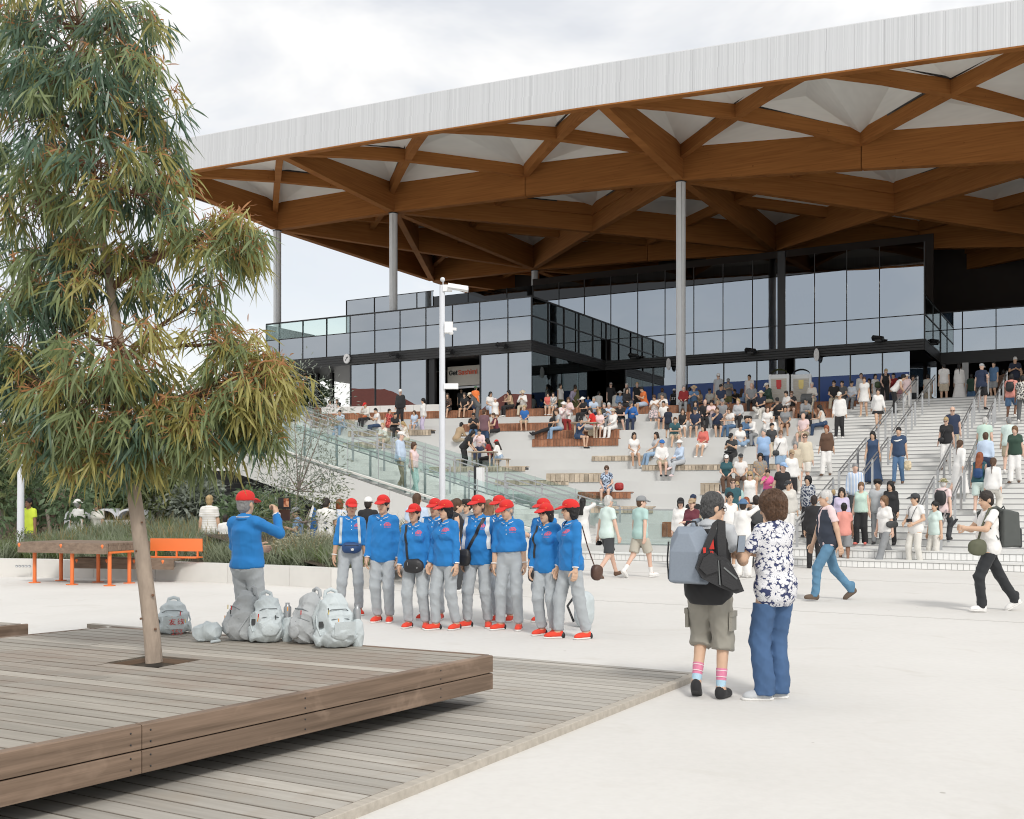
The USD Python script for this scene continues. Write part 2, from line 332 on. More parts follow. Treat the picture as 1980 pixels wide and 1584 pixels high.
for x0, x1, k, y0, y1, mt, lab in BENCHES:
    p, q = row_pt(k, x0), row_pt(k, x1); d = (q - p); L = np.linalg.norm(d); d /= L; n = np.array([-d[1], d[0], 0])
    Ym = (p[1] + q[1]) / 2; zt = EYE + (HY - y0) / F * Ym; zb = min(EYE + (HY - y1) / F * Ym, RISE * k - .03)
    zt = max(zt, zb + .12, RISE * k + .05)
    b = thing('timber_bench', lab, 'bench', group='timber benches on the terraces', loc=(p + q) / 2 * [1, 1, 0] + [0, 0, RISE * k])
    o = (p + q) / 2 * [1, 1, 0] + [0, 0, RISE * k]
    nb = max(3, int(round(.55 / .11)))
    for j in range(5):
        off = n * (.03 + .11 * j + .05)
        put('top_board', MB().plank(p + off - o + [0, 0, zt - RISE * k], q + off - o + [0, 0, zt - RISE * k], .104, .035), M[mt], b)
    w = .17 if 'wide' in lab else .125
    ns = max(2, int(L / w)); w = L / ns
    for j in range(ns):
        a = p + d * (w * (j + .5)) - n * .02 - o; a[2] = 0
        put('slat', MB().obox(a + [0, 0, (zt - .038 + zb) / 2 - RISE * k], d * (w / 2 - .007), n * .016, (0, 0, (zt - .038 - zb) / 2)), M[mt], b)
    put('frame', MB().obox((p + q) / 2 + n * .3 - o + [0, 0, (zt - .04 + RISE * k) / 2 - RISE * k - .005], d * (L / 2 - .03), n * .26, (0, 0, max(.01, (zt - .05 - RISE * k) / 2))), M['black_metal'], b)

# ---------------------------------------------------------------- side stair with white parapet, glass guard and handrails
ss = thing('side_stair'); tag(ss, kind='structure')
S2N = 24
for i in range(1, S2N + 1):
    u1 = S2U - .54 * (i - 1); z = .398 + .154 * (i - 1) * (S2SL / .2852)
    put('step', MB().uvbox(u1 - .56, u1, S2V0 + .12, S2V1, max(.2, z - .55), z + .154), M['step_concrete'], ss)
    put('nosing', MB().uvbox(u1 - .09, u1 - .05, S2V0 + .14, S2V1, z + .154, z + .158), M['nosing_grey'], ss)
ZL = .398 + .154 * S2N
put('landing', MB().uvbox(-27.5, S2U - .54 * S2N, S2V0 + .12, S2V1, ZL - .5, ZL), M['terrace_concrete'], ss)
def par_z(u): return .42 + S2SL * max(0., S2U - u) + .10
UL2 = S2U - .54 * S2N
# white wall: sloping band, panels butted with thin joints
uu = S2U + .9
while uu > -27:
    u1 = max(uu - 1.9, UL2 if uu > UL2 else -27.5)
    z0a, z0b = par_z(max(uu, UL2)), par_z(max(u1, UL2))
    pts = []
    for (u, zt) in ((uu - .006, z0a), (u1 + .006, z0b)):
        zb = max(0, zt - 1.12)
        for vv in (S2V0 - .06, S2V0 + .10):
            pts += [UV(u, vv, zb), UV(u, vv, zt)]
    v = np.array(pts); f = [[0, 1, 5, 4], [2, 6, 7, 3], [1, 3, 7, 5], [0, 4, 6, 2], [0, 2, 3, 1], [4, 5, 7, 6]]
    put('wall_panel', MB().add(v, f), M['white_wall'], ss); uu = u1
def slope_line(v, u0, u1, dz): return UV(u0, v, par_z(max(u0, UL2)) - .10 + dz), UV(u1, v, par_z(max(u1, UL2)) - .10 + dz)
a, b = slope_line(S2V0 + .02, S2U + .9, UL2, .13); put('wall_cap', MB().bar(a, b, .26, .05), M['precast'], ss)
# dark slatted void under the stair
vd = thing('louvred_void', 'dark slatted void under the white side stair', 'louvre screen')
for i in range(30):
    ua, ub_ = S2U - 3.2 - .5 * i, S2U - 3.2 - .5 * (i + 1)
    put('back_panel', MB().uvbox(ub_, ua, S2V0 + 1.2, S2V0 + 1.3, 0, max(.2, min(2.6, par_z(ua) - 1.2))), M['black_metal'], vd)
for i in range(16):
    z = .12 + .17 * i; ue = S2U - max(0, (z + 1.0 - .42) / S2SL)
    if ue < -26: break
    put('slat', MB().bar(UV(-26.5, S2V0 + .35, z), UV(ue, S2V0 + .35, z), .10, .03), M['black_band'], vd)
def guard(name, label, line, parts, hgt=1.1, rail=True, post_every=1):
    """glass guard along points (foot line); parts = number of panes"""
    p, q = line; o = thing(name, label, 'glass guard')
    for i in range(parts):
        a, b = p + (q - p) * (i / parts), p + (q - p) * ((i + 1) / parts); g = (b - a) * .006
        n = np.cross((q - p) / np.linalg.norm((q - p)), (0, 0, 1)); n /= np.linalg.norm(n); n *= .008
        a2, b2 = a + g, b - g
        v = [a2 - n, b2 - n, b2 - n + [0, 0, hgt], a2 - n + [0, 0, hgt], a2 + n, b2 + n, b2 + n + [0, 0, hgt], a2 + n + [0, 0, hgt]]
        f = [[0, 1, 2, 3], [4, 7, 6, 5], [3, 2, 6, 7], [0, 4, 5, 1], [1, 5, 6, 2], [0, 3, 7, 4]]
        put('glass_pane', MB().add(v, f), M['rail_glass'], o)
        if i % post_every == 0: put('post', MB().bar(a - [0, 0, .05], a + [0, 0, hgt + .02], .02, .035), M['steel_grey'], o)
    put('post', MB().bar(q - [0, 0, .05], q + [0, 0, hgt + .02], .02, .035), M['steel_grey'], o)
    if rail: put('top_rail', MB().bar(p + [0, 0, hgt], q + [0, 0, hgt], .05, .03), M['steel_grey'], o)
    return o
a, b = slope_line(S2V0 + .02, S2U + .4, UL2 - .2, .14); guard('glass_guard', 'sloping greenish glass guard on the white parapet of the side stair', (a, b), 12, 1.0, False)
a, b = slope_line(S2V1 - .05, S2U - .1, UL2 - .2, .12); guard('glass_guard', 'far sloping glass guard between side stair and terraces', (a, b), 9, 1.0, False)
guard('glass_guard', 'level glass guard with steel rail on the tiled plinth behind the two walking men', (UV(-11.9, V0 - .1, .40), UV(-8.9, V0 - .1, .40)), 3, .95)
def handrail(label, v, u0, u1, z_of, n, group='steel handrails of the stairs', along_v=False):
    """pair of sloping steel bars on flat posts"""
    o = thing('handrail', label, 'handrail', group=group); f = (lambda t, z: UV(v, t, z)) if along_v else (lambda t, z: UV(t, v, z))
    for dz, off in ((.92, 0), (.78, .0)):
        pts = [f(u0, z_of(u0) + dz)] + [f(t, z_of(t) + dz) for t in np.linspace(u0, u1, 6)[1:]]
        put('rail', MB().tube(pts, .021, 8), M['steel_grey'], o)
    for t in np.linspace(u0, u1, n):
        a = f(t, z_of(t)); put('post', MB().bar(a, a + [0, 0, .90], .012, .07, up=(1, 0, 0)), M['steel_grey'], o)
    return o
zs2 = lambda u: .398 + .154 + max(0, (S2U - u)) * S2SL - .05
for vv, lab in ((S2V0 + .45, 'handrail just inside the near glass of the side stair'), (S2V0 + 2.9, 'handrail in the middle of the side stair'), (S2V1 - .5, 'handrail along the far glass of the side stair')):
    for (u0, u1, w) in ((S2U + .2, S2U - 3.9, 'lower'), (S2U - 4.6, S2U - 8.4, 'middle'), (S2U - 9.1, S2U - 12.4, 'upper')):
        handrail(f'{w} {lab}', vv, u0, u1, zs2, 4)
zst = lambda v: max(.0, (v - V0) / RUN * RISE)
for px, nm in ((1785, 'left'), (1925, 'middle'), (2120, 'right')):
    u = u_at(px, 47.0)
    for j, (v0, v1) in enumerate(((27.4, 31.6), (32.4, 36.6), (37.4, 41.6), (42.4, 47.9))):
        if px > 2100 and j == 0: continue
        for du in (-.35, .35):
            side = 'left' if du < 0 else 'right'
            handrail(f'{["bottom","second","third","top"][j]} flight steel handrail, {side} bar of the {nm} pair on the grand stair', u + du, v0, v1, zst, 4, along_v=True)

# ================================================================ decks in front
ZP, ZD = .42, .05
PA, PB = ground(940, 1268, ZP)[:2], ground(210, 1213, ZP)[:2]
DF = np.array([-.584, -.812]); DS = np.array([-.64, -.77])
AB = (PB - PA) / np.linalg.norm(PB - PA)
dk = thing('timber_platform', 'low raised deck of weathered boards with a young tree growing through it', 'deck platform')
TR = ground(298, 1278, ZP)[:2]
npl, wpl = 52, .142
nrm = np.array([AB[1], -AB[0]]);
if nrm @ DF < 0: nrm = -nrm
hole = [];
rng = random.Random(5)
def seg(o0):
    """ends of a board whose centre lies o0 behind the back edge"""
    t0 = o0 / (DF @ nrm); t1 = o0 / (DS @ nrm)
    return PA + DF * t0, PB + DS * t1
hr = float((TR - PA) @ nrm)
for i in range(npl):
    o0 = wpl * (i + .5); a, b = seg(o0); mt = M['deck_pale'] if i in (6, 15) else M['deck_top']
    cuts = [(0.0, 1.0)]
    L = np.linalg.norm(b - a); tc = float((TR - a) @ (b - a)) / L
    j = rng.uniform(.25, .75); cuts = [(0, j - .002 / L), (j + .002 / L, 1)]
    if abs(o0 - hr) < .20: cuts = [(0, (tc - .27) / L), ((tc + .25) / L, 1)]
    for c0, c1 in cuts:
        p, q = a + (b - a) * c0, a + (b - a) * c1
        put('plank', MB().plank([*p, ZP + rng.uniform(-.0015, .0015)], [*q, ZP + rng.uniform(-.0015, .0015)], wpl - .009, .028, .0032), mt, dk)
# front: two boards, each in pieces; short return on the back edge
edge_end = PA + DF * 7.0
nf = np.array([-DF[1], DF[0]]);
if nf[0] < 0: nf = -nf
for (z1, z0) in ((ZP + .004, ZP - .122), (ZP - .131, ZP - .25)):
    for (s0, s1) in ((-.02, 3.05), (3.056, 5.0), (5.006, 7.0)):
        p, q = PA + DF * s0 + nf * .014, PA + DF * s1 + nf * .014
        put('fascia_board', MB().plank([*p, z1], [*q, z1], .070, z1 - z0, .006), M['deck_fascia'], dk)
    p, q = PA - nrm * .026, PB - nrm * .026
    put('fascia_board', MB().plank([*p, z1], [*q, z1], .045, z1 - z0, .006), M['deck_fascia'], dk)
    p, q = PB + np.array([-.026, 0.]), PB + DS * 4
    put('fascia_board', MB().plank([*p, z1], [*q, z1], .045, z1 - z0, .006), M['deck_fascia'], dk)
for s in (.6, 1.9, 3.0, 3.12, 4.2):          # screw heads
    for z in (ZP - .03, ZP - .09, ZP - .16, ZP - .22):
        c = PA + DF * s + nf * .0495; put('screw', MB().ball([*c, z], (.006, .006, .006), 0), M['black_metal'], dk)
inn = [PA + DF * .35 + AB * .45 , PB + DS * .35 - AB * .45, PB + DS * 6 - AB * .45, PA + DF * 6.6 + AB * .5]
put('base_frame', MB().prism(inn, ZD + .003, ZP - .23), M['black_metal'], dk)
put('joist_tray', MB().prism([PA + DF * .1 + AB * .06, PB + DS * .1 - AB * .06, PB + DS * 6.5, PA + DF * 6.8][::-1] , ZP - .24, ZP - .2), M['black_metal'], dk)
for s_, l_ in ((1, .27), (-1, .25)):
    pass
hc = TR
put('planting_hole', MB().obox([*hc, ZP - .06], [*(AB * .26), 0], [*(nrm * .215), 0], (0, 0, .012)), M['soil'], dk)
for s_ in (-1, 1):
    put('hole_board', MB().obox([*(hc + nrm * .205 * s_), ZP - .075], [*(AB * .26), 0], [*(nrm * .01), 0], (0, 0, .06)), M['deck_fascia'], dk)
    put('hole_board', MB().obox([*(hc + AB * .255 * s_), ZP - .075], [*(nrm * .2), 0], [*(AB * .01), 0], (0, 0, .06)), M['deck_fascia'], dk)
# lower deck, almost level with the paving
ld = thing('lower_deck', 'flush deck of pale grey boards spreading under the raised platform', 'deck')
CC = ground(1352, 1303, ZD)[:2]; DE = np.array([-.511, -.8596]); DB = -E1
nl = np.array([-E1[1], E1[0]]) * -1
for i in range(47):
    o0 = .146 * (i + .5) + .07; t0 = o0 / (DE @ -E2); a = CC + DE * t0 + DB * .075
    Lb = 7.5; j = rng.uniform(1.5, 4.5)
    for c0, c1 in ((0, j - .003), (j + .003, Lb)):
        p, q = a + DB * c0, a + DB * c1
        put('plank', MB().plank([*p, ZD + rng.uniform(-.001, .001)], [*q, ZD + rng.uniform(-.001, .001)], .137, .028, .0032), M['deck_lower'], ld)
ne = np.array([-DE[1], DE[0]]); ne = ne if ne[0] > 0 else -ne
p, q = CC + ne * -.03, CC + DE * 8 - ne * .03
put('edge_board', MB().plank([*p, ZD + .004], [*q, ZD + .004], .075, .054, .004), M['deck_edge'], ld)
p, q = CC + DB * .0, CC + DB * 8
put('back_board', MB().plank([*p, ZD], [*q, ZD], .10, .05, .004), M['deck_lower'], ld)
put('bearers', MB().prism([CC + DB * .1 + DE * .1, CC + DE * 8 + DB * .1, CC + DE * 8 + DB * 7.4, CC + DB * 7.4][::-1], .004, .018), M['black_metal'], ld)
# corner of a further platform at the left edge
fp = thing('timber_platform', 'corner of a second raised deck at the left edge of the picture', 'deck platform')
q0 = ground(47, 1206, ZP)[:2]
for i in range(8):
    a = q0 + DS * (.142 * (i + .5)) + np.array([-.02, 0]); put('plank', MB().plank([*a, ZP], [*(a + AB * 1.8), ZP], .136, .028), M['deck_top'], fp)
for (z1, z0) in ((ZP - .001, ZP - .122), (ZP - .131, ZP - .25)):
    p = q0 + np.array([.026, 0]); q = q0 + DS * 1.14 + np.array([.026, 0]); put('fascia_board', MB().plank([*p, z1], [*q, z1], .045, z1 - z0, .006), M['deck_fascia'], fp)
    p = q0 + DS * 1.16 + np.array([.04, 0]); q = p + AB * 1.9; put('fascia_board', MB().plank([*p, z1], [*q, z1], .045, z1 - z0, .006), M['deck_fascia'], fp)
put('base_frame', MB().obox([*(q0 + DS * .55 + AB * 1.0), (ZP - .2) / 2], [*(AB * .7), 0], [*(DS * .35), 0], (0, 0, (ZP - .22) / 2)), M['black_metal'], fp)
# ================================================================ market hall under the timber roof
hall = thing('market_hall', 'glass fronted market hall under a broad timber lattice roof', 'building')
VF, VBK, VR = 46.2, 55.22, 60.94
def pane(parent, u0, u1, v, z0, z1, m, gap=.025, axis='u', name='window_pane'):
    if axis == 'u': return put(name, MB().uvbox(u0 + gap, u1 - gap, v, v + .02, z0 + gap, z1 - gap), m, parent)
    return put(name, MB().uvbox(v, v + .02, u0 + gap, u1 - gap, z0 + gap, z1 - gap), m, parent)
def mull(parent, u, v, z0, z1, w=.06): put('mullion', MB().uvbox(u - w / 2, u + w / 2, v - .035, v + .08, z0, z1), M['black_metal'], parent)
def rail_h(parent, u0, u1, v, z, h=.042): put('transom', MB().uvbox(u0, u1, v - .03, v + .07, z - h / 2, z + h / 2), M['black_metal'], parent)
ZB0, ZB1, ZM, ZR = 8.981, 9.509, 10.73, 11.676
FG, SG = M['facade_glass'], M['side_glass']
mat('spandrel_blue', (.16, .20, .25), .3, .04, .5)
# left block: balcony front
bpx = [515, 540, 585.5, 631.5, 677, 724.6, 773.5, 823.5, 875, 927.5, 982, 1027.7]
bu = [u_at(x, VF) for x in bpx]; UC = bu[-1]
for a, b in zip(bu[:-1], bu[1:]):
    pane(hall, a, b, VF, ZB1, ZM, FG, name='spandrel_pane'); pane(hall, a, b, VF, ZM, ZR, M['rail_glass'] if b < bu[4] + .01 else glass('guard_glass', (.62, .68, .72), 4.2, .004, (.85, .92, 1.0)), name='guard_pane')
    mull(hall, a, VF, ZB1, ZR, .034)
put('spandrel_back', MB().uvbox(bu[0], UC - .1, VF + .06, VF + .14, ZB1, ZM - .03), M['spandrel_blue'], hall)
mull(hall, UC, VF, ZB1, ZR, .05)
rail_h(hall, bu[0], UC, VF, ZM); rail_h(hall, bu[0], UC, VF, ZR, .07); rail_h(hall, bu[0], UC, VF, ZB1, .05)
# return of the balcony to the back facade
side_v = np.linspace(VF, VBK, 6)
for a, b in zip(side_v[:-1], side_v[1:]):
    pane(hall, a, b, UC - .02, ZB1, ZM, SG, axis='v', name='spandrel_pane'); pane(hall, a, b, UC - .02, ZM, ZR, SG, axis='v', name='guard_pane')
    put('mullion', MB().uvbox(UC - .06, UC + .05, b - .025, b + .025, ZB1, ZR), M['black_metal'], hall)
for z, h in ((ZM, .06), (ZR, .08), (ZB1, .05)): put('transom', MB().uvbox(UC - .06, UC + .04, VF, VBK, z - h / 2, z + h / 2), M['black_metal'], hall)
# left end of the balcony
for a, b in ((VF, 50.6), (50.6, VBK)):
    pane(hall, a, b, bu[0] - .03, ZM, ZR, M['rail_glass'], axis='v', name='guard_pane'); pane(hall, a, b, bu[0] - .03, ZB1, ZM, SG, axis='v', name='spandrel_pane')
# slabs and black bands
put('floor_slab', MB().uvbox(bu[0] + .1, UC - .12, VF + .18, VBK + 12, ZB0 + .02, ZB1 - .02), M['black_metal'], hall)
for z in np.linspace(ZB0, ZB1, 5)[:-1]:
    dz = (ZB1 - ZB0) / 4
    put('band_board', MB().uvbox(bu[0] + .2, UC, VF - .02, VF + .1, z + .006, z + dz - .006), M['black_band'], hall)
    put('band_board', MB().uvbox(UC - .1, UC + .0, VF + .12, VBK, z + .006, z + dz - .006), M['black_band'], hall)
# ground floor of the left block
gpx = [677, 724.6, 773, 824, 928, 981.8, 1027.7]; gu = [u_at(x, VF) for x in gpx]
for i, (a, b) in enumerate(zip(gu[:-1], gu[1:])):
    if i != 3: pane(hall, a, b, VF + .05, ZTOP, ZB0, FG)
    put('mullion', MB().uvbox(a - .026, a + .026, VF, VF + .15, ZTOP, ZB0), M['black_metal'], hall)
put('mullion', MB().uvbox(gu[3] + .1, gu[3] + .45, VF + .1, VF + .3, ZTOP, ZB0), M['black_metal'], hall)
for a, b in zip(side_v[:-1], side_v[1:]): pane(hall, a, b, UC - .02, ZTOP, ZB0, SG, axis='v')
put('corner_post', MB().uvbox(UC - .10, UC - .04, VF + .08, VF + .16, ZTOP, ZB0), M['black_metal'], hall)
# shop with its sign inside the opening
mat('shop_wall', (.50, .47, .41), .7, .05)
put('shop_front', MB().uvbox(gu[3] + .5, gu[4] - .1, VF + 1.3, VF + 1.4, ZTOP + 1.75, ZTOP + 2.78), M['shop_wall'], hall)
put('shop_shelf', MB().uvbox(gu[3] + .5, gu[4] - .1, VF + 1.25, VF + 1.45, ZTOP + 1.6, ZTOP + 1.7), M['steel_grey'], hall)
sg = thing('shop_sign', 'shop sign reading GetSashimi in black and red letters', 'sign')
def text_at(txt, h, org, ex, ez, m, parent, name, bold=True, depth=.02):
    t = meshkit.text_mesh(txt, h, depth, bold); v = np.array(t.vertices); ex, ez = np.asarray(ex, float), np.asarray(ez, float); n = np.cross(ex, ez)
    put(name, (np.asarray(org) + v[:, :1] * ex + v[:, 1:2] * ez + v[:, 2:] * n, np.array(t.faces)), m, parent); return v[:, 0].max()
us = u_at(868, VF + 1.28)
w = text_at('Get', .235, UV(us, VF + 1.28, ZTOP + 2.33), [*E1, 0], (0, 0, 1), M['black_metal'], sg, 'black_letters')
text_at('Sashimi', .235, UV(us + w + .03, VF + 1.28, ZTOP + 2.33), [*E1, 0], (0, 0, 1), mat('sign_red', (.62, .085, .03), .5, .05), sg, 'red_letters')
# back facade
kpx = [838, 905, 980, 1030, 1080.8, 1130, 1181, 1233, 1286, 1341.5, 1398, 1455, 1504, 1518, 1575, 1637, 1700.6, 1787.6]; ku = [u_at(x, VBK) for x in kpx]; UE = ku[-1]
for i, (a, b) in enumerate(zip(ku[:-1], ku[1:])):
    if kpx[i] == 1504:
        put('dark_column', MB().uvbox(a, b, VBK - .05, VBK + .3, ZTOP, 14.6), M['black_metal'], hall); continue
    if a > UC - 1: pane(hall, a, b, VBK, ZB1, ZM, FG, name='spandrel_pane')
    pane(hall, a, b, VBK, ZM, 13.3, FG); pane(hall, a, b, VBK, 13.3, 14.3, glass('soffit_reflection_glass', (.10, .11, .12), 1.55, .01), name='upper_pane'); mull(hall, a, VBK, ZB1, 14.3, .034)  # upper panes made dark, imitating the soffit mirrored in the glass
mull(hall, UE, VBK, ZB1, 14.3, .06); rail_h(hall, ku[0], UE, VBK, ZM); rail_h(hall, UC, UE, VBK, ZB1, .05)
bk2 = [670, 724, 806, 838]; bk2u = [u_at(x, VBK) for x in bk2]
for a, b in zip(bk2u[:-1], bk2u[1:]):
    pane(hall, a, b, VBK, ZM - 1, 14.635, FG); mull(hall, a, VBK, ZM - 1, 14.635, .05)
rail_h(hall, bk2u[0], bk2u[-1], VBK, 14.635)
for z in np.linspace(ZB0, ZB1, 5)[:-1]:
    put('band_board', MB().uvbox(UC + .02, UE, VBK - .14, VBK - .04, z + .006, z + .114), M['black_band'], hall)
put('floor_slab', MB().uvbox(UC + .02, UE - .1, VBK + .12, VBK + 12, ZB0 + .02, ZB1 - .02), M['black_metal'], hall)
gp2 = [1030, 1085, 1158, 1209, 1262, 1328, 1399, 1463, 1519, 1584, 1644, 1706, 1760]; g2 = [u_at(x, VBK) for x in gp2]
for i, (a, b) in enumerate(zip(g2[:-1], g2[1:])):
    if gp2[i] in (1158,): continue
    if gp2[i] == 1463: b = u_at(1516, VBK)
    if gp2[i] == 1519: a = u_at(1536, VBK)
    pane(hall, a, b, VBK + .05, ZTOP, ZB0, FG); put('mullion', MB().uvbox(a - .026, a + .026, VBK, VBK + .14, ZTOP, ZB0), M['black_metal'], hall)
    if gp2[i] >= 1209: put('blue_film', MB().uvbox(a + .05, b - .05, VBK - .012, VBK + .03, ZTOP + .05, ZTOP + 2.05), M['blue_film'], hall)
# recess and right block
for a, b in ((VBK, 58.1), (58.1, VR)):
    pane(hall, a, b, UE, ZB1, ZM, SG, axis='v', name='spandrel_pane'); pane(hall, a, b, UE, ZM, ZR, SG, axis='v', name='guard_pane')
    put('mullion', MB().uvbox(UE - .04, UE + .05, b - .03, b + .03, ZB1, ZR), M['black_metal'], hall)
for z in (ZM, ZR, ZB1): put('transom', MB().uvbox(UE - .03, UE + .05, VBK, VR, z - .03, z + .03), M['black_metal'], hall)
put('band_board', MB().uvbox(UE - .02, UE + .03, VBK + .02, VR, ZB0, ZB1), M['black_band'], hall)
rpx = [1819, 1861, 1926, 1990, 2060, 2140]; ru = [u_at(x, VR) for x in rpx]
for a, b in zip(ru[:-1], ru[1:]):
    pane(hall, a, b, VR, ZB1, ZM, FG, name='spandrel_pane'); pane(hall, a, b, VR, ZM, ZR, FG, name='guard_pane'); mull(hall, a, VR, ZB1, ZR, .05)
rail_h(hall, ru[0], ru[-1], VR, ZM); rail_h(hall, ru[0], ru[-1], VR, ZB1, .05); rail_h(hall, ru[0], ru[-1], VR, ZR, .06)
put('band_board', MB().uvbox(ru[0], ru[-1], VR - .05, VR + .08, ZB0 - .1, ZB1 - .03), M['black_band'], hall)
put('floor_slab', MB().uvbox(UE + .05, 16, VR + .12, VR + 12, ZB0 + .02, ZB1 - .02), M['black_metal'], hall)
# entrance
for px0, px1 in ((1758, 1786), (1792, 1812)):
    a, b = u_at(px0, VR - 2), u_at(px1, VR - 2); pane(hall, a, b, VR - 2, ZTOP, ZB0 - .1, FG)
mat('entry_white', (.62, .63, .64), .5, .03)
put('entry_column', MB().uvbox(u_at(1862, VR), u_at(1874, VR), VR - .4, VR - .2, ZTOP, ZB0 - .1), M['entry_white'], hall)
put('entry_panel', MB().uvbox(u_at(1842, VR), u_at(1862, VR), VR + 1.2, VR + 1.3, ZTOP + 1.2, ZB0 - .2), M['entry_white'], hall)
# dark interior, back wall
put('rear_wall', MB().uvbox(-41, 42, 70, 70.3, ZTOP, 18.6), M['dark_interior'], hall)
put('side_wall', MB().uvbox(24, 24.3, 52, 70, 0, 16.4), M['dark_interior'], hall)  # wall outside the view, added to keep sky light off the soffit
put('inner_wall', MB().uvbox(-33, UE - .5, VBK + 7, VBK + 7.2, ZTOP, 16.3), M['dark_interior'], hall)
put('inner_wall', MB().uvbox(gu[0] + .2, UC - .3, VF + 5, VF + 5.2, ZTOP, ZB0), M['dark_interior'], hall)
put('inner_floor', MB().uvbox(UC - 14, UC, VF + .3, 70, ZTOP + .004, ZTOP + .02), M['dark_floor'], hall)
for x in (600, 612, 640): 
    u = u_at(x, 48.4); put('undercroft_post', MB().uvbox(u - .09, u + .09, 48.4, 48.6, ZTOP, ZB0), M['black_metal'], hall)
put('inner_floor', MB().uvbox(UC + .02, 40, 50.6, 70, ZTOP + .004, ZTOP + .02), M['dark_floor'], hall)  # runs out past the glass, darkened to cut bounce light on the soffit
put('undercroft_wall', MB().uvbox(gu[0] - .06, gu[0] + .06, VF + .16, VF + 5, ZTOP, ZB0), M['black_metal'], hall)
# ceiling strip lights seen through the upper glass
M['strip_light'] = usdkit.material(stage, '/World/Looks/strip_light', {"e": ("emission", {"strength": 9.0, "color": (1, .97, .92)})}, [], surface="e.emission")
_k = 0
for row, px in enumerate((1415, 1545, 1600, 1660, 1715)):
    for j in range(4):
        u = u_at(px + 16 * j, VBK + 1.2 + 1.3 * j); _k += 1
        o = thing('ceiling_light', 'white ceiling strip light seen through the upper glass of the hall', 'ceiling light', UV(u, VBK + 1.2 + 1.3 * j, 12.75), math.degrees(THE1), group='ceiling strip lights behind the upper glass')
        put('tube', MB().box(-.30, .30, -.05, .05, -.03, .0).box(-.30, .30, .15, .25, -.03, .0), M['strip_light'], o); put('housing', MB().box(-.34, .34, -.09, .29, .003, .06), M['black_metal'], o)
# round signs, floodlights on the band
def wallmark(px, v, z, label, icon=False, r=.22):
    u = u_at(px, v); o = thing('round_sign', label, 'sign', loc=UV(u, v, z))
    th = np.linspace(0, 2 * np.pi, 25)[:-1]
    c = MB(); pr = [np.append(E1, 0) * math.cos(t) * r * (.8 if icon else .5) + np.array([0, 0, math.sin(t) * r * (1.0 if icon else 1.25)]) for t in th]
    n = np.append(E2, 0)
    v3 = [p - n * .06 for p in pr] + [p + n * .02 for p in pr]; k = 24
    f = [[i, (i + 1) % k, (i + 1) % k + k, i + k] for i in range(k)]; c.add(v3, f); c.add(v3, [[0, i + 1, i] for i in range(1, k - 1)])
    put('disc', c, M['lamp_white'], o)
    put('bracket', MB().bar(n * .02, n * .25, .05, .05), M['black_metal'], o)
    if icon:
        put('arrow_mark', MB().bar(-n * .066 + np.append(E1, 0) * -.07 + [0, 0, -.11], -n * .066 + np.append(E1, 0) * .08 + [0, 0, .11], .02, .035, up=-n).bar(-n * .066 + np.append(E1, 0) * .02 + [0, 0, .03], -n * .066 + np.append(E1, 0) * .1 + [0, 0, .06], .02, .09, up=-n), M['black_metal'], o)
wallmark(671, VF - .1, 9.322, 'round white sign with a black arrow on the balcony band', True, .26)
wallmark(1293, VBK - .35, 9.058, 'blank oval white sign beside the big column', r=.26); wallmark(1579, VBK - .35, 9.036, 'blank oval white sign above the bins', r=.26); wallmark(1070, VBK - .35, 8.64, 'dim oval sign in the shade under the balcony return', r=.2)
def flood(px, v, z, lab):
    u = u_at(px, v); o = thing('floodlight', lab, 'floodlight', loc=UV(u, v, z), rz=math.degrees(THE1), group='black floodlights along the hall front')
    put('body', MB().obox((0, -.35, -.06), (.26, 0, -.05), (0, .14, -.06), (.03, .05, .07)), M['black_metal'], o)
    put('arm', MB().bar((0, 0, 0), (0, -.3, -.02), .08, .05), M['black_metal'], o)
    put('lens', MB().obox((.02, -.36, -.17), (.16, 0, 0), (0, .1, 0), (0, 0, .05)), M['black_band'], o)
for px, v, z, lab in ((770, VF - .03, 9.322, 'black floodlight on the band left of the lamp post'), (874, VF - .03, 9.3, 'black floodlight on the band right of the lamp post'), (977, VF - .03, 9.366, 'black floodlight on the band near the glass corner'),
    (1230, VBK - .15, 9.685, 'black floodlight at the balcony return'), (1455, VBK - .15, 9.52, 'black floodlight left of the dark column'), (1700, VBK - .15, 9.685, 'black floodlight at the right end of the hall front'), (1806, VR - 3, 9.74, 'black floodlight in the recess by the entrance')):
    flood(px, v, z, lab)

# ================================================================ roof
roof = thing('timber_roof', 'undulating roof of orange glulam lattice beams with white cassettes and a pale metal edge', 'roof')
def itp(u, t): return float(np.interp(u, [a for a, _ in t], [b for _, b in t]))
TB = [(-44.0, 17.33), (-33.66, 17.253), (-25.3, 16.967), (-17.23, 16.56), (-9.9, 15.955), (-2.75, 15.24), (13.2, 13.81), (41, 12.6)]
TFB = [(-44.0, 17.99), (-39.93, 17.946), (-28.6, 17.605), (-17.82, 17.187), (-2.2, 16.362), (13.2, 15.46), (41, 14.3)]
TFT = [(-44.0, 19.563), (-39.93, 19.508), (-24.97, 19.057), (-17.82, 18.749), (-5.83, 18.078), (-2.2, 17.803), (13.2, 16.725), (41, 15.4)]
VE, VC, UL, URR = 38.06, 47.3, -42.8, 40.6
ROWS = [VE, VC, 55.55, 63.8, 72.05, 80.3]
def bot_main(u, v):
    b = itp(u, TB)
    return b if v >= VC else b + (itp(u, TFB) - b) * (VC - v) / (VC - VE)
def bot_sec(u, v):
    b = itp(u, TB) + .93
    return b if v >= VC else b + (itp(u, TFB) + .02 - b) * (VC - v) / (VC - VE) + .25 * math.sin(math.pi * (VC - v) / (VC - VE))
TOPM = lambda u, v: bot_sec(u, v) + .68
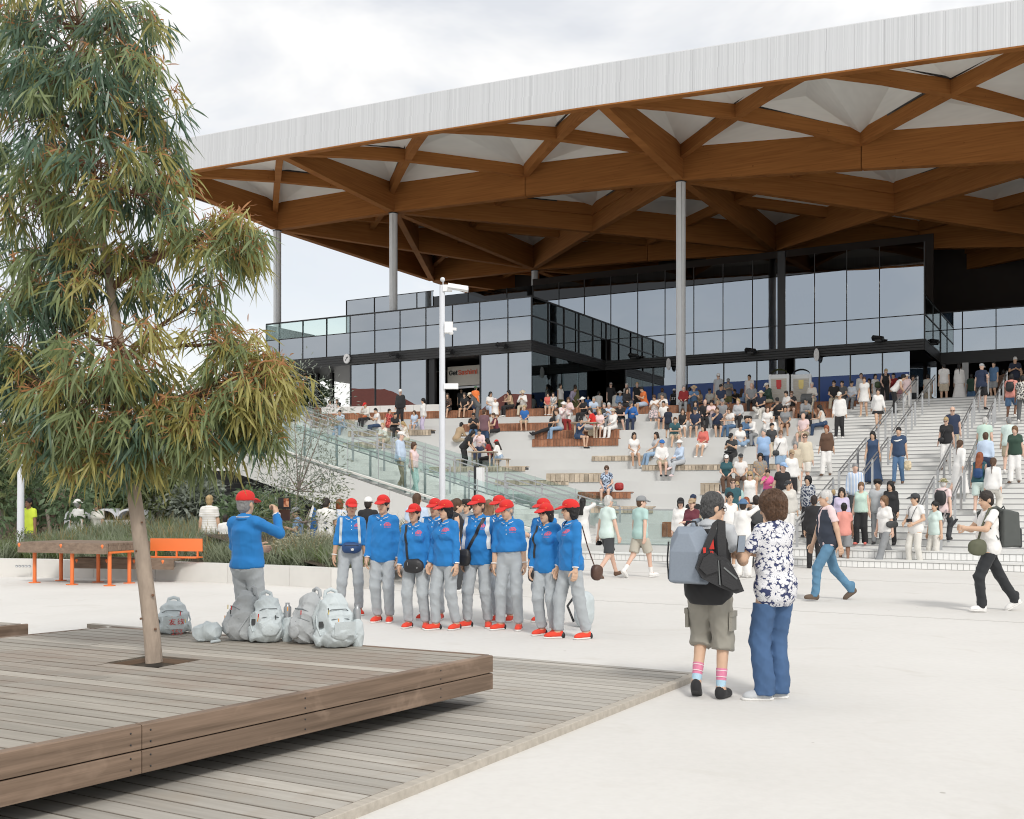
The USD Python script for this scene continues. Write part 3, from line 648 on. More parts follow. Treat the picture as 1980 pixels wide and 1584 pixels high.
def beam(u0, v0, u1, v1, main, w=.34, n=2, lift=0.0):
    """deep timber member between two plan points, its soffit following the roof"""
    a, b = UV(u0, v0)[:2], UV(u1, v1)[:2]; d = (b - a) / np.linalg.norm(b - a); s = np.array([-d[1], d[0]]) * w / 2
    if main: w_ = 1
    v, f = [], []
    for i in range(n + 1):
        t = i / n; u, vv = u0 + (u1 - u0) * t, v0 + (v1 - v0) * t; p = a + (b - a) * t
        zb = (bot_main(u, vv) if main else bot_sec(u, vv)) + lift
        zt = max(TOPM(u, vv), zb + (1.6 if main and vv >= VC - .1 else .5)) - (.02 if main else 0)
        zt = min(zt, itp(u, TFT) - .3)
        for q, z in ((p - s, zb), (p + s, zb), (p + s, zt), (p - s, zt)): v.append([*q, z])
    for i in range(n):
        for j in range(4): f.append([4 * i + j, 4 * i + (j + 1) % 4, 4 * i + 4 + (j + 1) % 4, 4 * i + 4 + j][::-1])
    f += [[0, 1, 2, 3], [4 * n + 3, 4 * n + 2, 4 * n + 1, 4 * n]]
    put('beam', MB().add(v, f), M['glulam'], roof)
UN = [-41.9, -33.66, -25.4, -17.22, -9.0, -.77, 7.5, 15.7, 23.9, 32.1, 40.3]
COLS = [-41.9, -33.66, -17.22, -.77]
# girders along the front
for v in (VC, 63.8, 80.3):
    for a, b in zip(UN[:-1], UN[1:]): beam(a + .02, v, b - .02, v, True, .42, 3)
for u in (-41.9, -33.66, -17.22, -.77, 15.7, 32.1):
    beam(u, VE + .15, u, VC - .22, True, .40, 3)
    for v0, v1 in ((VC, 63.8), (63.8, 80.3)): beam(u, v0 + .22, u, v1 - .22, True, .40, 3, .012)
eps = .006
for a, b in zip(UN[:-1], UN[1:]):
    for r in range(len(ROWS) - 1):
        v0, v1 = ROWS[r], ROWS[r + 1]
        big = r > 0
        beam(a, v0 + .18, b, v1 - .18, False, .30, 4, eps); beam(a, v1 - .18, b, v0 + .18, False, .30, 4, 2 * eps)
        eps += .0007
for a, b in ((-41.9, -33.66), (-33.66, -17.22), (-17.22, -.77), (-.77, 15.7), (15.7, 32.1)):
    for v0, v1 in ((VC, 63.8), (63.8, 80.3)):
        beam(a, v0 + .2, b, v1 - .2, True, .36, 4, .02); beam(a, v1 - .2, b, v0 + .2, True, .36, 4, .03)
# white cassettes: a folded pyramid in every triangle between beams, and a dark shadow gap line under each
def cassette(tri, k):
    tri = [np.array(t, float) for t in tri]; c = sum(tri) / 3; c = c * .55 + tri[k % 3] * .25 + tri[(k + 1) % 3] * .2
    z = [bot_sec(*t) + .55 for t in tri]; ap = UV(*c, bot_sec(*c) + 1.05)
    P = [UV(*t, zz) for t, zz in zip(tri, z)] + [ap]
    v = P + [p + [0, 0, .03] for p in P]
    put('roof_cassette', MB().add(v, [[0, 1, 3], [1, 2, 3], [2, 0, 3], [4, 7, 5], [5, 7, 6], [6, 7, 4]]), M['roof_panel_white'], roof)
k = 0
for a, b in zip(UN[:-1], UN[1:]):
    for r in range(len(ROWS) - 1):
        v0, v1 = ROWS[r], ROWS[r + 1]; m = ((a + b) / 2, (v0 + v1) / 2)
        for t in (((a, v0), (b, v0), m), ((b, v0), (b, v1), m), ((b, v1), (a, v1), m), ((a, v1), (a, v0), m)): cassette(t, k); k += 1
# dark gasket lines where the cassettes meet the secondary beams (front bays, the ones in view)
for a, b in zip(UN[:-1], UN[1:]):
    for r in (0, 1):
        v0, v1 = ROWS[r], ROWS[r + 1]
        for (p0, p1) in (((a, v0), (b, v1)), ((a, v1), (b, v0))):
            d = UV(p1[0] - p0[0], p1[1] - p0[1])[:2]; d /= np.linalg.norm(d); s = np.array([-d[1], d[0]])
            for sg_ in (-1, 1):
                mb = MB(); n = 4
                for i in range(n):
                    q = []
                    for t in (.07 + .86 * i / n, .07 + .86 * (i + 1) / n):
                        u, v = p0[0] + (p1[0] - p0[0]) * t, p0[1] + (p1[1] - p0[1]) * t
                        q.append(np.append(UV(u, v)[:2] + s * sg_ * .19, bot_sec(u, v) + .64))
                    if np.linalg.norm(q[1] - q[0]) > .05: mb.bar(q[0], q[1], .075, .13)
                put('gasket', mb, M['black_metal'], roof)
# metal edge: two tiers of blades, in panels
us = np.linspace(UL, URR, 86)
for a, b in zip(us[:-1], us[1:]):
    for tier in (0, 1):
        v, f = [], []
        for u in (a + .003, b - .003):
            fb, ft = itp(u, TFB) - .05, itp(u, TFT); mid = fb + (ft - fb) * (.46 + .10 * (u - UL) / (URR - UL))
            z0, z1 = (fb, mid - .012) if tier == 0 else (mid + .012, ft)
            vo = VE - (.10 if tier == 0 else .04)
            for vv in (vo, VE + .12): v += [UV(u, vv, z0), UV(u, vv, z1)]
        f = [[0, 1, 5, 4], [2, 6, 7, 3], [1, 3, 7, 5], [0, 4, 6, 2], [0, 2, 3, 1], [4, 5, 7, 6]]
        put('fascia_panel', MB().add(v, [x[::-1] for x in f]), M['fascia_metal'], roof)
mb = MB()
for a, b in zip(us[:-1], us[1:]):
    mb.bar(UV(a, VE + .05, itp(a, TFB) - .085), UV(b, VE + .05, itp(b, TFB) - .085), .34, .06)
put('edge_soffit', mb, M['glulam'], roof)
# left end of the roof: thin dark verge, and the roof skin on top
mb = MB().bar(UV(UL, VE, 18.4), UV(UL, 81.4, 18.4), .12, 1.0); put('verge', mb, mat('verge_brown', (.10, .05, .03), .6, .1), roof)
for a, b in zip(us[:-1], us[1:]):
    v = [UV(a, VE - .03, itp(a, TFT) - .02), UV(b, VE - .03, itp(b, TFT) - .02), UV(b, 82.5, itp(b, TFT) - .02), UV(a, 82.5, itp(a, TFT) - .02)]
    v += [p + [0, 0, .05] for p in v]
    put('roof_sheet', MB().add(v, [[0, 3, 2, 1], [4, 5, 6, 7], [0, 1, 5, 4], [1, 2, 6, 5], [2, 3, 7, 6], [3, 0, 4, 7]]), M['roof_skin'], roof)
# columns
for u, v, nm in ((-41.9, VC, 'leftmost slender steel column behind the tree'), (-33.66, VC, 'slender steel column rising behind the balcony glass'), (-17.22, VC, 'big pale steel column in the middle of the hall front'), (-.77, VC, None), (-33.66, 63.8, 'short stretch of column seen behind the lamp head'), (-17.22, 63.8, None)):
    if nm is None: continue
    o = thing('roof_column', nm, 'column', loc=UV(u, v, ZTOP))
    h = itp(u, TB) - ZTOP
    put('shaft', MB().lathe([(.0, 0), (.225, 0), (.225, h - .06), (.0, h - .06)], n=24), M['column_paint'], o, smooth=30)
    put('cap_plate', MB().lathe([(0, h - .06), (.26, h - .06), (.26, h - .01), (0, h - .01)], n=20), M['black_metal'], o)
    put('seam', MB().box(-.02, .02, -.235, -.21, .1, h - .1), M['steel_grey'], o)
# ================================================================ foliage helpers
def leaf_mat(name, a, b, trans=.35, rough=.45, scale=9.0):
    nodes = {"g": ("geometry", {}), "n": ("noise_texture", {"scale": scale, "detail": 2.0}), "r": ("rgb_ramp", {"ramp": [(.0, a), (1.0, b)]}),
             "mx0": ("math", {"math_type": "multiply", "value2": .6}), "ad": ("math", {"math_type": "multiply_add", "value2": .5, "value3": 0.0}),
             "p": ("principled_bsdf", {"roughness": rough, "specular_ior_level": .5}), "t": ("translucent_bsdf", {}), "m": ("mix_closure", {"fac": trans})}
    links = [("g.random_per_island", "ad.value1"), ("g.position", "n.vector"), ("n.fac", "mx0.value1"), ("mx0.value", "ad.value3"), ("ad.value", "r.fac"),
             ("r.color", "p.base_color"), ("r.color", "t.color"), ("p.BSDF", "m.closure1"), ("t.BSDF", "m.closure2")]
    M[name] = usdkit.material(stage, f'/World/Looks/{name}', nodes, links, surface="m.closure"); return M[name]
leaf_mat('gum_dark', (.065, .125, .080), (.19, .26, .175), .3, .38)
leaf_mat('gum_mid', (.17, .23, .10), (.34, .37, .18), .34, .38)
leaf_mat('gum_young', (.32, .32, .10), (.52, .42, .16), .38)
leaf_mat('gum_tip', (.42, .19, .085), (.58, .31, .14), .35)
leaf_mat('silver_leaf', (.17, .20, .16), (.36, .39, .33), .25)
leaf_mat('bush_green', (.075, .12, .06), (.19, .26, .13), .3)
leaf_mat('bush_olive', (.10, .13, .05), (.23, .25, .11), .3)
leaf_mat('grass_grey', (.20, .24, .155), (.37, .40, .27), .32)
leaf_mat('grass_green', (.10, .16, .05), (.24, .28, .10), .3)
leaf_mat('grass_gold', (.30, .22, .08), (.42, .31, .13), .3)
leaf_mat('cream_leaf', (.34, .33, .22), (.58, .54, .41), .28)
mat('gum_bark', (.335, .27, .215), .8, .34, 8, bump=.5, bscale=40, stretch=(1, 1, .3))
mat('twig', (.16, .085, .05), .8, .15, 8)
mat('grey_bark', (.24, .20, .17), .85, .2, 9)
def leaves(P, D, L, W, rng, curl=.35, seg=3):
    """curved lance leaves: bases P, directions D, lengths L, widths W; returns verts, faces of separate islands"""
    n = len(P); D = D / np.linalg.norm(D, axis=1, keepdims=True)
    r = rng.normal(size=(n, 3)); S = np.cross(D, r); S /= np.linalg.norm(S, axis=1, keepdims=True) + 1e-9
    N = np.cross(S, D); t = np.linspace(0, 1, seg + 1); prof = np.sin(np.pi * (t * .86 + .10)) ; prof[-1] = .03
    c = (rng.uniform(-1, 1, n) * curl)[:, None]
    V = np.zeros((n, seg + 1, 2, 3))
    for i in range(seg + 1):
        ctr = P + D * (L * t[i])[:, None] + S * 0 + N * (L[:, None] * c * t[i] ** 2) + np.array([0, 0, -1.0]) * (L * .25 * t[i] ** 2)[:, None]
        V[:, i, 0] = ctr - S * (W * prof[i] / 2)[:, None]; V[:, i, 1] = ctr + S * (W * prof[i] / 2)[:, None]
    b = np.arange(n)[:, None, None] * (2 * (seg + 1)) ; q = np.arange(seg)[None, :, None] * 2
    f = (b + q + np.array([0, 1, 3, 2])[None, None]).reshape(-1, 4)
    return V.reshape(-1, 3), f
# ================================================================ the gum tree on the platform
TY = float(TR[1])
def tp(px, py, dy=0.0): return at(px, py, TY + dy)
gum = thing('gum_tree', 'young gum tree with long drooping olive and reddish leaves on the timber platform', 'tree')
R = np.random.default_rng(11)
trunk = [tp(298, 1281), tp(294, 1230), tp(286, 1160), tp(276, 1080), tp(264, 990), tp(252, 900, .02), tp(246, 820, .05), tp(236, 700, .1), tp(215, 560, .12), tp(190, 420, .1), tp(170, 280, .1), tp(160, 120, .1), tp(150, -60, .1)]
mb = MB().tube(trunk, [.062, .060, .057, .055, .052, .048, .044, .04, .034, .028, .022, .016, .010], 14)
put('trunk', mb, M['gum_bark'], gum, smooth=True)
for (i, px, py, r) in ((2, 300, 1150, .011), (3, 268, 1065, .009), (1, 305, 1215, .010), (4, 279, 1010, .008), (2, 277, 1195, .009)):
    q = tp(px, py); q[1] -= .05; put('knot', MB().ball(q, (r, .012, r), 1), M['twig'], gum, smooth=True)
# lobes of the crown: px, py, radius x, radius y, depth offset, clusters, tone (0 dark .. 1 young)
LOBES = [(150, 60, 185, 110, 0.1, 64, 0.1), (240, 175, 130, 80, -0.1, 34, 0.12), (60, 240, 110, 120, 0.3, 40, 0.05), (180, 330, 150, 80, -0.3, 50, 0.35), (60, 420, 110, 130, 0.2, 52, 0.12), (270, 390, 110, 75, -0.3, 32, 0.55), (420, 470, 95, 62, -0.1, 34, 0.7), (480, 455, 51.7, 45, -0.15, 18, 0.8), (330, 500, 120, 75, 0.1, 20, 0.45), (180, 540, 150, 90, 0.1, 52, 0.25), (60, 620, 110, 150, 0.1, 70, 0.06), (400, 600, 75, 60, 0, 15, 0.6), (220, 680, 120, 90, -0.35, 40, 0.5), (60, 758, 90, 90, 0.0, 38, 0.05), (200, 778, 150, 75, -0.2, 58, 0.45), (466, 690, 79.9, 55, -0.1, 28, 0.7), (521, 740, 61.1, 70, -0.2, 30, 0.8), (466, 778, 103.4, 70, -0.1, 44, 0.75), (400, 812, 120, 65, -0.1, 39, 0.7), (486, 832, 61.1, 42, -0.1, 17, 0.75), (120, 842, 110, 55, -0.1, 38, 0.55), (290, 832, 110, 60, -0.2, 32, 0.55), (200, 887, 130, 36, -0.1, 26, 0.7), (400, 872, 70, 30, 0, 11, 0.75), (230, 60, 80, 80, -0.2, 20, 0.1), (20, 60, 90, 120, 0.2, 26, 0.05), (320, 330, 60, 50, 0.05, 13, 0.2), (130, 170, 120, 60, -0.3, 30, 0.1), (300, 240, 70, 45, 0.0, 15, 0.08)]
pools = {k: [[], [], [], []] for k in ('gum_dark', 'gum_mid', 'gum_young', 'gum_tip')}
twigs = MB(); branch_ends = []
sc = TY / F
for (px, py, rx, ry, dy, nc, tone) in LOBES:
    c = tp(px, py, dy)
    j = int(np.argmin([abs(p[2] - (c[2] - .15)) for p in trunk])); s = trunk[max(j, 5)] if c[2] > 1.9 else trunk[5]
    mid = (s + c) / 2 + np.array([0, 0, .10]); bp = [s, s * .6 + mid * .4 + [0, 0, .03], mid, mid * .4 + c * .6 + [0, 0, .06], c + [0, 0, .05]]
    Lb = np.linalg.norm(c - s)
    if Lb > .25: put('branch', MB().tube(bp, np.linspace(.020, .006, 5), 6), M['twig'], gum, smooth=True)
    for _ in range(int(nc * (.76 if px > 200 else 1.0))):
        d = R.normal(size=3); d /= np.linalg.norm(d); rr = R.uniform(.25, 1.0) ** .6
        cc = c + d * rr * np.array([rx * sc, .55 * (rx + ry) * sc, ry * sc])
        k = bp[R.integers(2, 5)]
        twigs.tube([k + R.normal(size=3) * .02, (k + cc) / 2 + [0, 0, .05], cc], [.0045, .003, .002], 4, cap=False)
        young = R.uniform() < 1.4 * (tone + .08) * (.35 + .65 * (rr > .6)) * (1.15 if d[2] > -.3 else .7)
        n = R.integers(15, 24)
        out = np.array([d[0], d[1], 0]) * .55
        D = R.normal(size=(n, 3)) * np.array([.62, .62, .42]) + out + np.array([0, 0, -.95])
        P = cc + R.normal(size=(n, 3)) * np.array([.035, .035, .03])
        L = R.uniform(.11, .235, n); W = R.uniform(.012, .021, n)
        key = ('gum_young' if R.uniform() < .6 else 'gum_mid') if young else ('gum_dark' if R.uniform() < .78 - .45 * tone else 'gum_mid')
        for a, b in zip(pools[key], (P, D, L, W)): a.append(b)
        if young:                      # reddish new shoots at the head of the cluster
            m = 11; D2 = R.normal(size=(m, 3)) * .6 + np.array([0, 0, .25]); P2 = cc + R.normal(size=(m, 3)) * .03
            for a, b in zip(pools['gum_tip'], (P2, D2, R.uniform(.06, .13, m), R.uniform(.008, .014, m))): a.append(b)
put('twigs', twigs, M['twig'], gum, kind='stuff')
eye = np.array([0, 0, EYE]); cand = []
for key, (P, D, L, W) in pools.items():
    P, D, L, W = np.vstack(P), np.vstack(D), np.concatenate(L), np.concatenate(W)
    front = (np.linalg.norm(P - eye, axis=1) < TY * 1.06) & (P[:, 0] / P[:, 1] > -.47) & (P[:, 2] < EYE + .46 * P[:, 1])
    score = np.where(front, L * W / np.linalg.norm(P - eye, axis=1) ** 2, 0)
    nk = {'gum_dark': 110, 'gum_mid': 100, 'gum_young': 90, 'gum_tip': 0}[key]
    top = np.argsort(-score)[:nk]; rest = np.setdiff1d(np.arange(len(P)), top)
    V, f = leaves(P[rest], D[rest], L[rest], W[rest], np.random.default_rng(3)); put('foliage', (V, f), M[key], gum, kind='stuff')
    V, f = leaves(P[top], D[top], L[top] * 1.05, W[top] * 1.1, np.random.default_rng(4))
    for i in range(len(top)): put('leaf', (V[8 * i:8 * i + 8] , np.array([[0, 1, 3, 2], [2, 3, 5, 4], [4, 5, 7, 6]])), M[key], gum)
# ================================================================ planter wall, grasses, shrubs
wall_px = [(-40, 1114), (60, 1116), (180, 1119), (300, 1122), (440, 1128), (560, 1134), (640, 1139), (695, 1140), (728, 1132), (738, 1118), (725, 1108)]
wp = np.array([ground(*p)[:2] for p in wall_px])
pw = thing('planter_wall', 'low curved white concrete retaining wall of the planting bed', 'wall')
HW = .37
nrm2 = []
for i in range(len(wp)):
    t = wp[min(i + 1, len(wp) - 1)] - wp[max(i - 1, 0)]; t /= np.linalg.norm(t); nrm2.append([-t[1], t[0]])
nrm2 = np.array(nrm2)
for i in range(len(wp) - 1):
    a, b = wp[i], wp[i + 1]; t = (b - a) / np.linalg.norm(b - a) * .004; ai, bi = a + nrm2[i] * .28, b + nrm2[i + 1] * .28
    put('wall_block', MB().prism([a + t, b - t, bi - t, ai + t], 0, HW), M['precast'], pw)
for i in range(5):
    c = np.array([*ground(34 + 6.2 * i, 1117)[:2], .22]); put('socket', MB().lathe([(0, 0), (.028, 0), (.028, .02), (.018, .022), (.0, .012)], n=10), M['steel_grey'], pw)
    p = stage.GetPrimAtPath(str(pw.GetPath()) + ('/socket' if i == 0 else f'/socket_{i:03d}')); x = UsdGeom.Xformable(p); x.AddTranslateOp().Set(Gf.Vec3d(*map(float, c + [0, -.03, .02]))); x.AddRotateXOp().Set(90.0)
bed_poly = [*(wp + nrm2 * .28), np.array([-4.5, 24.2]), np.array([-16, 28.0])]
bd = thing('planting_bed'); tag(bd, kind='structure')
for k in range(12):
    lv = [wp[i] + nrm2[i] * (.28 + .4 * k) for i in range(8)] ; lw = [wp[i] + nrm2[i] * (.28 + .4 * (k + 1)) for i in range(8)]; z0, z1 = HW - .07 + .13 * max(0, .4 * k - .3), HW - .07 + .13 * max(0, .4 * k + .1)
    put('soil_strip', MB().add([[*p, z0] for p in lv] + [[*p, z1] for p in lw], [[i, i + 1, 9 + i, 8 + i] for i in range(7)]), M['soil'], bd)
def grass(name, label, spots, m, h, n, sp, rng, width=.012, kind='stuff', cat='grass'):
    P, D, L, W = [], [], [], []
    for (x, y, s, dp) in spots:
        k = int(n * s); th = rng.uniform(0, 2 * np.pi, k); lean = rng.uniform(.05, .75, k)
        P.append(np.stack([x + rng.normal(size=k) * sp * s, y + rng.normal(size=k) * sp * s, np.full(k, HW - .08 + .13 * max(0, dp - .6))], 1))
        D.append(np.stack([np.cos(th) * lean, np.sin(th) * lean, np.full(k, 1.0)], 1)); L.append(rng.uniform(.5, 1.1, k) * h * s ** .5); W.append(np.full(k, width))
    V, f = leaves(np.vstack(P), np.vstack(D), np.concatenate(L), np.concatenate(W), rng, curl=.3)
    return put(name, (V, f), m, None, label=label, cat=cat, kind=kind)
R2 = np.random.default_rng(21)
def inbed(n, fr=(0, 1), dep=(.35, 3.2)):
    out = []
    while len(out) < n:
        t = R2.uniform(*fr) * 6.4; i = int(t); p = wp[i] + (wp[i + 1] - wp[i]) * (t - i) + nrm2[i] * R2.uniform(*dep)
        dp = (np.linalg.norm(np.array([p[0], p[1]]) - (wp[i] + (wp[i + 1] - wp[i]) * (t - i)))); out.append((p[0], p[1], R2.uniform(.6, 1.1), dp))
    return out
grass('bed_grass', 'mixed grey green grasses filling the planting bed', inbed(230, (0, .98), (.5, 4.6)), M['grass_grey'], .72, 110, .13, R2)
grass('bed_grass', 'brighter green tufts among the grey grasses of the planting bed', inbed(90, (0, .98), (.4, 4.2)), M['grass_green'], .68, 90, .10, R2)
grass('bed_grass', 'golden dry stalks rising from the planting bed', inbed(60, (0, .95), (.8, 4.4)), M['grass_gold'], .95, 26, .14, R2, .009)
def shrub(name, label, c, r, m, n, L, W, rng, stem=True, cat='shrub', trunk_h=.0, twig_m='twig', up=.35):
    o = thing(name, label, cat, loc=c)
    d = rng.normal(size=(n, 3)); d /= np.linalg.norm(d, axis=1, keepdims=True); rad = rng.uniform(.35, 1, n)[:, None] ** .5
    lump = 1 + .22 * (meshkit.noise(d * 2.3 + c[0]) - .5)[:, None] * 2
    P = d * rad * np.array(r) * lump + np.array([0, 0, trunk_h + r[2] * .8]); P[:, 2] = np.maximum(P[:, 2], .02)
    D = d + rng.normal(size=(n, 3)) * .6 + np.array([0, 0, up])
    V, f = leaves(P, D, rng.uniform(.6, 1.2, n) * L, rng.uniform(.7, 1.2, n) * W, rng, seg=2)
    put('foliage', (V, f), M[m], o)
    if stem:
        tw = MB()
        for i in range(14): q = P[rng.integers(0, n)]; tw.tube([np.array([0, 0, 0.]) + rng.normal(size=3) * [.03, .03, 0], np.array([q[0] * .3, q[1] * .3, trunk_h + r[2] * .4]), q], [.02 if trunk_h else .012, .010, .004], 5)
        put('stems', tw, M[twig_m], o)
    return o
for (px, py, rr, m, lab) in ((578, 1104, (.72, .5, .44), 'cream_leaf', 'rounded cream and grey leaved shrub nearest the front of the planting bed'), (662, 1112, (.34, .3, .28), 'cream_leaf', 'small cream leaved shrub at the end of the planter wall'),
        (395, 1092, (.46, .4, .36), 'silver_leaf', 'low blue grey cushion shrub right of the orange bench'), (505, 1085, (.4, .4, .38), 'bush_green', 'bright green leafy tuft beside the man taking the picture'),
        (6, 1085, (.45, .5, .38), 'bush_olive', 'golden olive bush at the left edge of the planting bed'), (90, 1075, (.7, .5, .30), 'silver_leaf', 'blue grey cushion shrub behind the orange table')):
    g = ground(px, py + 26); c = np.array([g[0], g[1] + rr[1] + .35, HW - .1]); shrub('bed_shrub', lab, c, rr, m, int(2600 * rr[0]), .075, .02, R2, cat='shrub')
# slim silvery trees behind the bed
def slim_tree(label, px, base_y, Y, pts, m, n_per, lr, rng, name='slender_tree', L=.11, W=.028, tr=.03):
    o = thing(name, label, 'tree'); b = at(px, base_y, Y); tops = [at(x, y, Y + rng.uniform(-.5, .5)) for x, y, _ in pts]
    hub = b * .55 + np.mean(tops, 0) * .45
    put('trunk', MB().tube([b, (b + hub) / 2 + [.03, 0, 0], hub], [tr, tr * .8, tr * .6], 8), M['grey_bark'], o, smooth=True)
    P, D = [], []
    for t, (_, _, r) in zip(tops, pts):
        put('limb', MB().tube([hub, (hub + t) / 2 + rng.normal(size=3) * .06, t], [tr * .55, tr * .35, tr * .15], 6), M['grey_bark'], o, smooth=True)
        k = int(n_per * r); rad = r * lr; d = rng.normal(size=(k, 3)); P.append(t + d * rad * .5); D.append(d + [0, 0, .4])
    P, D = np.vstack(P), np.vstack(D); V, f = leaves(P, D, rng.uniform(.6, 1.2, len(P)) * L, rng.uniform(.6, 1.2, len(P)) * W, rng, seg=2)
    put('crown', (V, f), M[m], o); return o
slim_tree('slender silvery tree with open crown in front of the side stair', 560, 1010, 24.0, [(600, 770, 1.0), (575, 725, .6), (640, 785, .9), (610, 830, .9), (600, 880, .8), (635, 905, .7), (570, 930, 1.0), (585, 960, .8), (625, 955, .8), (530, 940, .9), (560, 905, .8), (640, 930, .5)], 'silver_leaf', 260, .62, R2)
slim_tree('bushy green sapling below the white side stair', 600, 1030, 22.5, [(560, 990, .9), (600, 985, .9), (640, 960, .8), (530, 985, 1.0), (505, 1000, .9), (620, 1005, .6)], 'bush_olive', 240, .5, R2, L=.09)
slim_tree('thin grey tree at the far left edge', 30, 1010, 27.0, [(20, 860, 1.0), (50, 890, .9), (10, 930, 1.0), (70, 900, .7)], 'bush_green', 300, 1.0, R2, tr=.06)
def tree(label, x, y, z, h, r, m, rng, name='background_tree', n=2600, L=.5, W=.22):
    o = thing(name, label, 'tree', loc=(x, y, z))
    put('trunk', MB().tube([(0, 0, -.2), (.05 * h, 0, h * .3), (0, 0, h * .6)], [.05 * h * .5, .04 * h * .5, .02 * h], 8), M['grey_bark'], o, smooth=True)
    P, D = [], []
    for _ in range(9):
        c = rng.normal(size=3) * [r * .45, r * .45, h * .14] + [0, 0, h * .66]; k = n // 9; d = rng.normal(size=(k, 3)); d /= np.linalg.norm(d, axis=1, keepdims=True)
        P.append(c + d * rng.uniform(.5, 1, (k, 1)) * r * .48); D.append(d + rng.normal(size=(k, 3)) * .5)
    P, D = np.vstack(P), np.vstack(D); V, f = leaves(P, D, rng.uniform(.6, 1.2, len(P)) * L, rng.uniform(.6, 1.2, len(P)) * W, rng, seg=2)
    put('crown', (V, f), M[m], o); return o
R3 = np.random.default_rng(31)
tree('round green tree seen through the undercroft behind the terraces', -14.5, 66, 4.6, 5.6, 3.2, 'bush_green', R3)
tree('pale green tree low behind the undercroft posts', -18.0, 70, 4.0, 6.0, 3.5, 'bush_olive', R3)
tree('dark leafy tree behind the planting bed at the left edge', -15.5, 30.0, 0, 5.2, 2.6, 'bush_green', R3, L=.35, W=.16)
tree('mid green tree deep behind the gum tree trunk', -12.2, 31.0, 0, 4.2, 2.2, 'bush_green', R3, L=.3, W=.14)
tree('olive tree left of the side stair', -10.2, 29.5, 0, 3.4, 1.6, 'bush_olive', R3, L=.25, W=.12)
for (px, Y, h, r, m, lab) in ((90, 27.0, 2.3, 1.5, 'bush_green', 'dark green shrub mass behind the lamp post at the far left'), (190, 27.4, 2.6, 1.5, 'bush_green', 'leafy shrub behind the curved pipes'), (300, 27.6, 2.9, 1.6, 'bush_olive', 'olive shrub behind the trunk of the gum tree'), (372, 27.2, 2.2, 1.1, 'silver_leaf', 'grey green shrub in front of the dark shopfront'), (470, 26.5, 2.1, 1.0, 'bush_green', 'dark shrub behind the photographer'), (-10, 27.0, 3.6, 1.8, 'bush_olive', 'bright olive shrub at the very left edge')):
    tree(lab, (px - CX) / F * Y, Y, 0, h, r, m, R3, name='background_shrub', n=2200, L=.20, W=.085)
# shops under the upper terrace, behind the bed
sh = thing('lower_shopfront', 'dark glazed shopfront under the upper terrace behind the planting bed', 'shopfront')
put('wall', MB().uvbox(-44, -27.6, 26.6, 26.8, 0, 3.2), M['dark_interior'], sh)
for i in range(8):
    a = -43 + 1.9 * i; pane(sh, a, a + 1.9, 26.2, .1, 2.9, M['side_glass']); put('mullion', MB().uvbox(a - .05, a + .05, 26.12, 26.3, 0, 3.0), M['steel_grey'], sh)
put('fascia', MB().uvbox(-44, -27.6, 25.6, 27.2, 3.1, 3.9), M['white_wall'], sh)
bwl = thing('old_brick_wall', 'pinkish old brick wall at the far left behind the plants', 'wall')
for r in range(14):
    for c in range(16):
        x = -14.6 + c * .30 + (.15 if r % 2 else 0); put('brick', MB().box(x + .006, x + .292, 28.3, 28.45, r * .12 + .2, r * .12 + .31), mat('old_brick', (.36, .26, .21), .9, .15, 3, rnd=.2), bwl)
put('mortar', MB().box(-14.6, -9.6, 28.33, 28.5, .1, 1.9), mat('mortar', (.40, .36, .31), .95, .1, 5), bwl)
# ================================================================ street furniture
def place(px, py, z=0.0): return ground(px, py, z)
# lamp post with camera and luminaire
lp = thing('lamp_post', 'tall pale lamp post with security camera standing before the side stair', 'lamp post', loc=(*at(855, 968, 23.6)[:2], 0))
zt = EYE + (968 - 552) / F * 23.6
put('pole', MB().lathe([(.0, 0), (.075, 0), (.068, 3), (.062, zt), (.0, zt)], n=16), M['galv_pole'], lp, smooth=30)
put('base_flange', MB().lathe([(0, 0), (.16, 0), (.16, .03), (.08, .04)], n=16), M['galv_pole'], lp)
lh = put('lamp_head', MB().obox((.36, -.05, zt - .06), (.22, 0, -.035), (0, .13, 0), (.006, 0, .045)).obox((.12, -.03, zt - .07), (.10, 0, 0), (0, .06, 0), (0, 0, .07)), M['lamp_white'], lp)
put('sensor', MB().bar((.02, 0, zt), (.02, 0, zt + .10), .02, .02).ball((.01, 0, zt + .13), (.055, .05, .055), 1), M['entry_white'], lp, smooth=True)
put('camera_box', MB().obox((.15, -.05, zt - .95), (.09, 0, 0), (0, .09, 0), (0, 0, .12)), M['lamp_white'], lp)
put('camera_eye', MB().ball((.20, -.08, zt - 1.07), (.055, .055, .05), 2), M['lamp_white'], lp, smooth=True); put('camera_barrel', MB().bar((.22, -.06, zt - .98), (.32, -.09, zt - .99), .05, .06), M['lamp_white'], lp)
put('arm_box', MB().obox((.20, -.04, zt - 2.25), (.16, 0, 0), (0, .05, 0), (0, 0, .06)), M['lamp_white'], lp)
lp2 = thing('lamp_post', 'lower part of a pale lamp post at the left edge behind the planting bed', 'lamp post', loc=(*at(40, 968, 24.5)[:2], 0))
put('pole', MB().lathe([(.0, 0), (.085, 0), (.07, 3.0), (.065, 7.0), (.0, 7.0)], n=16), M['galv_pole'], lp2, smooth=30); put('base_flange', MB().lathe([(0, 0), (.16, 0), (.16, .03), (.08, .04)], n=16), M['galv_pole'], lp2)
put('lamp_head', MB().obox((.36, -.05, 6.94), (.22, 0, -.035), (0, .13, 0), (.006, 0, .045)), M['lamp_white'], lp2)
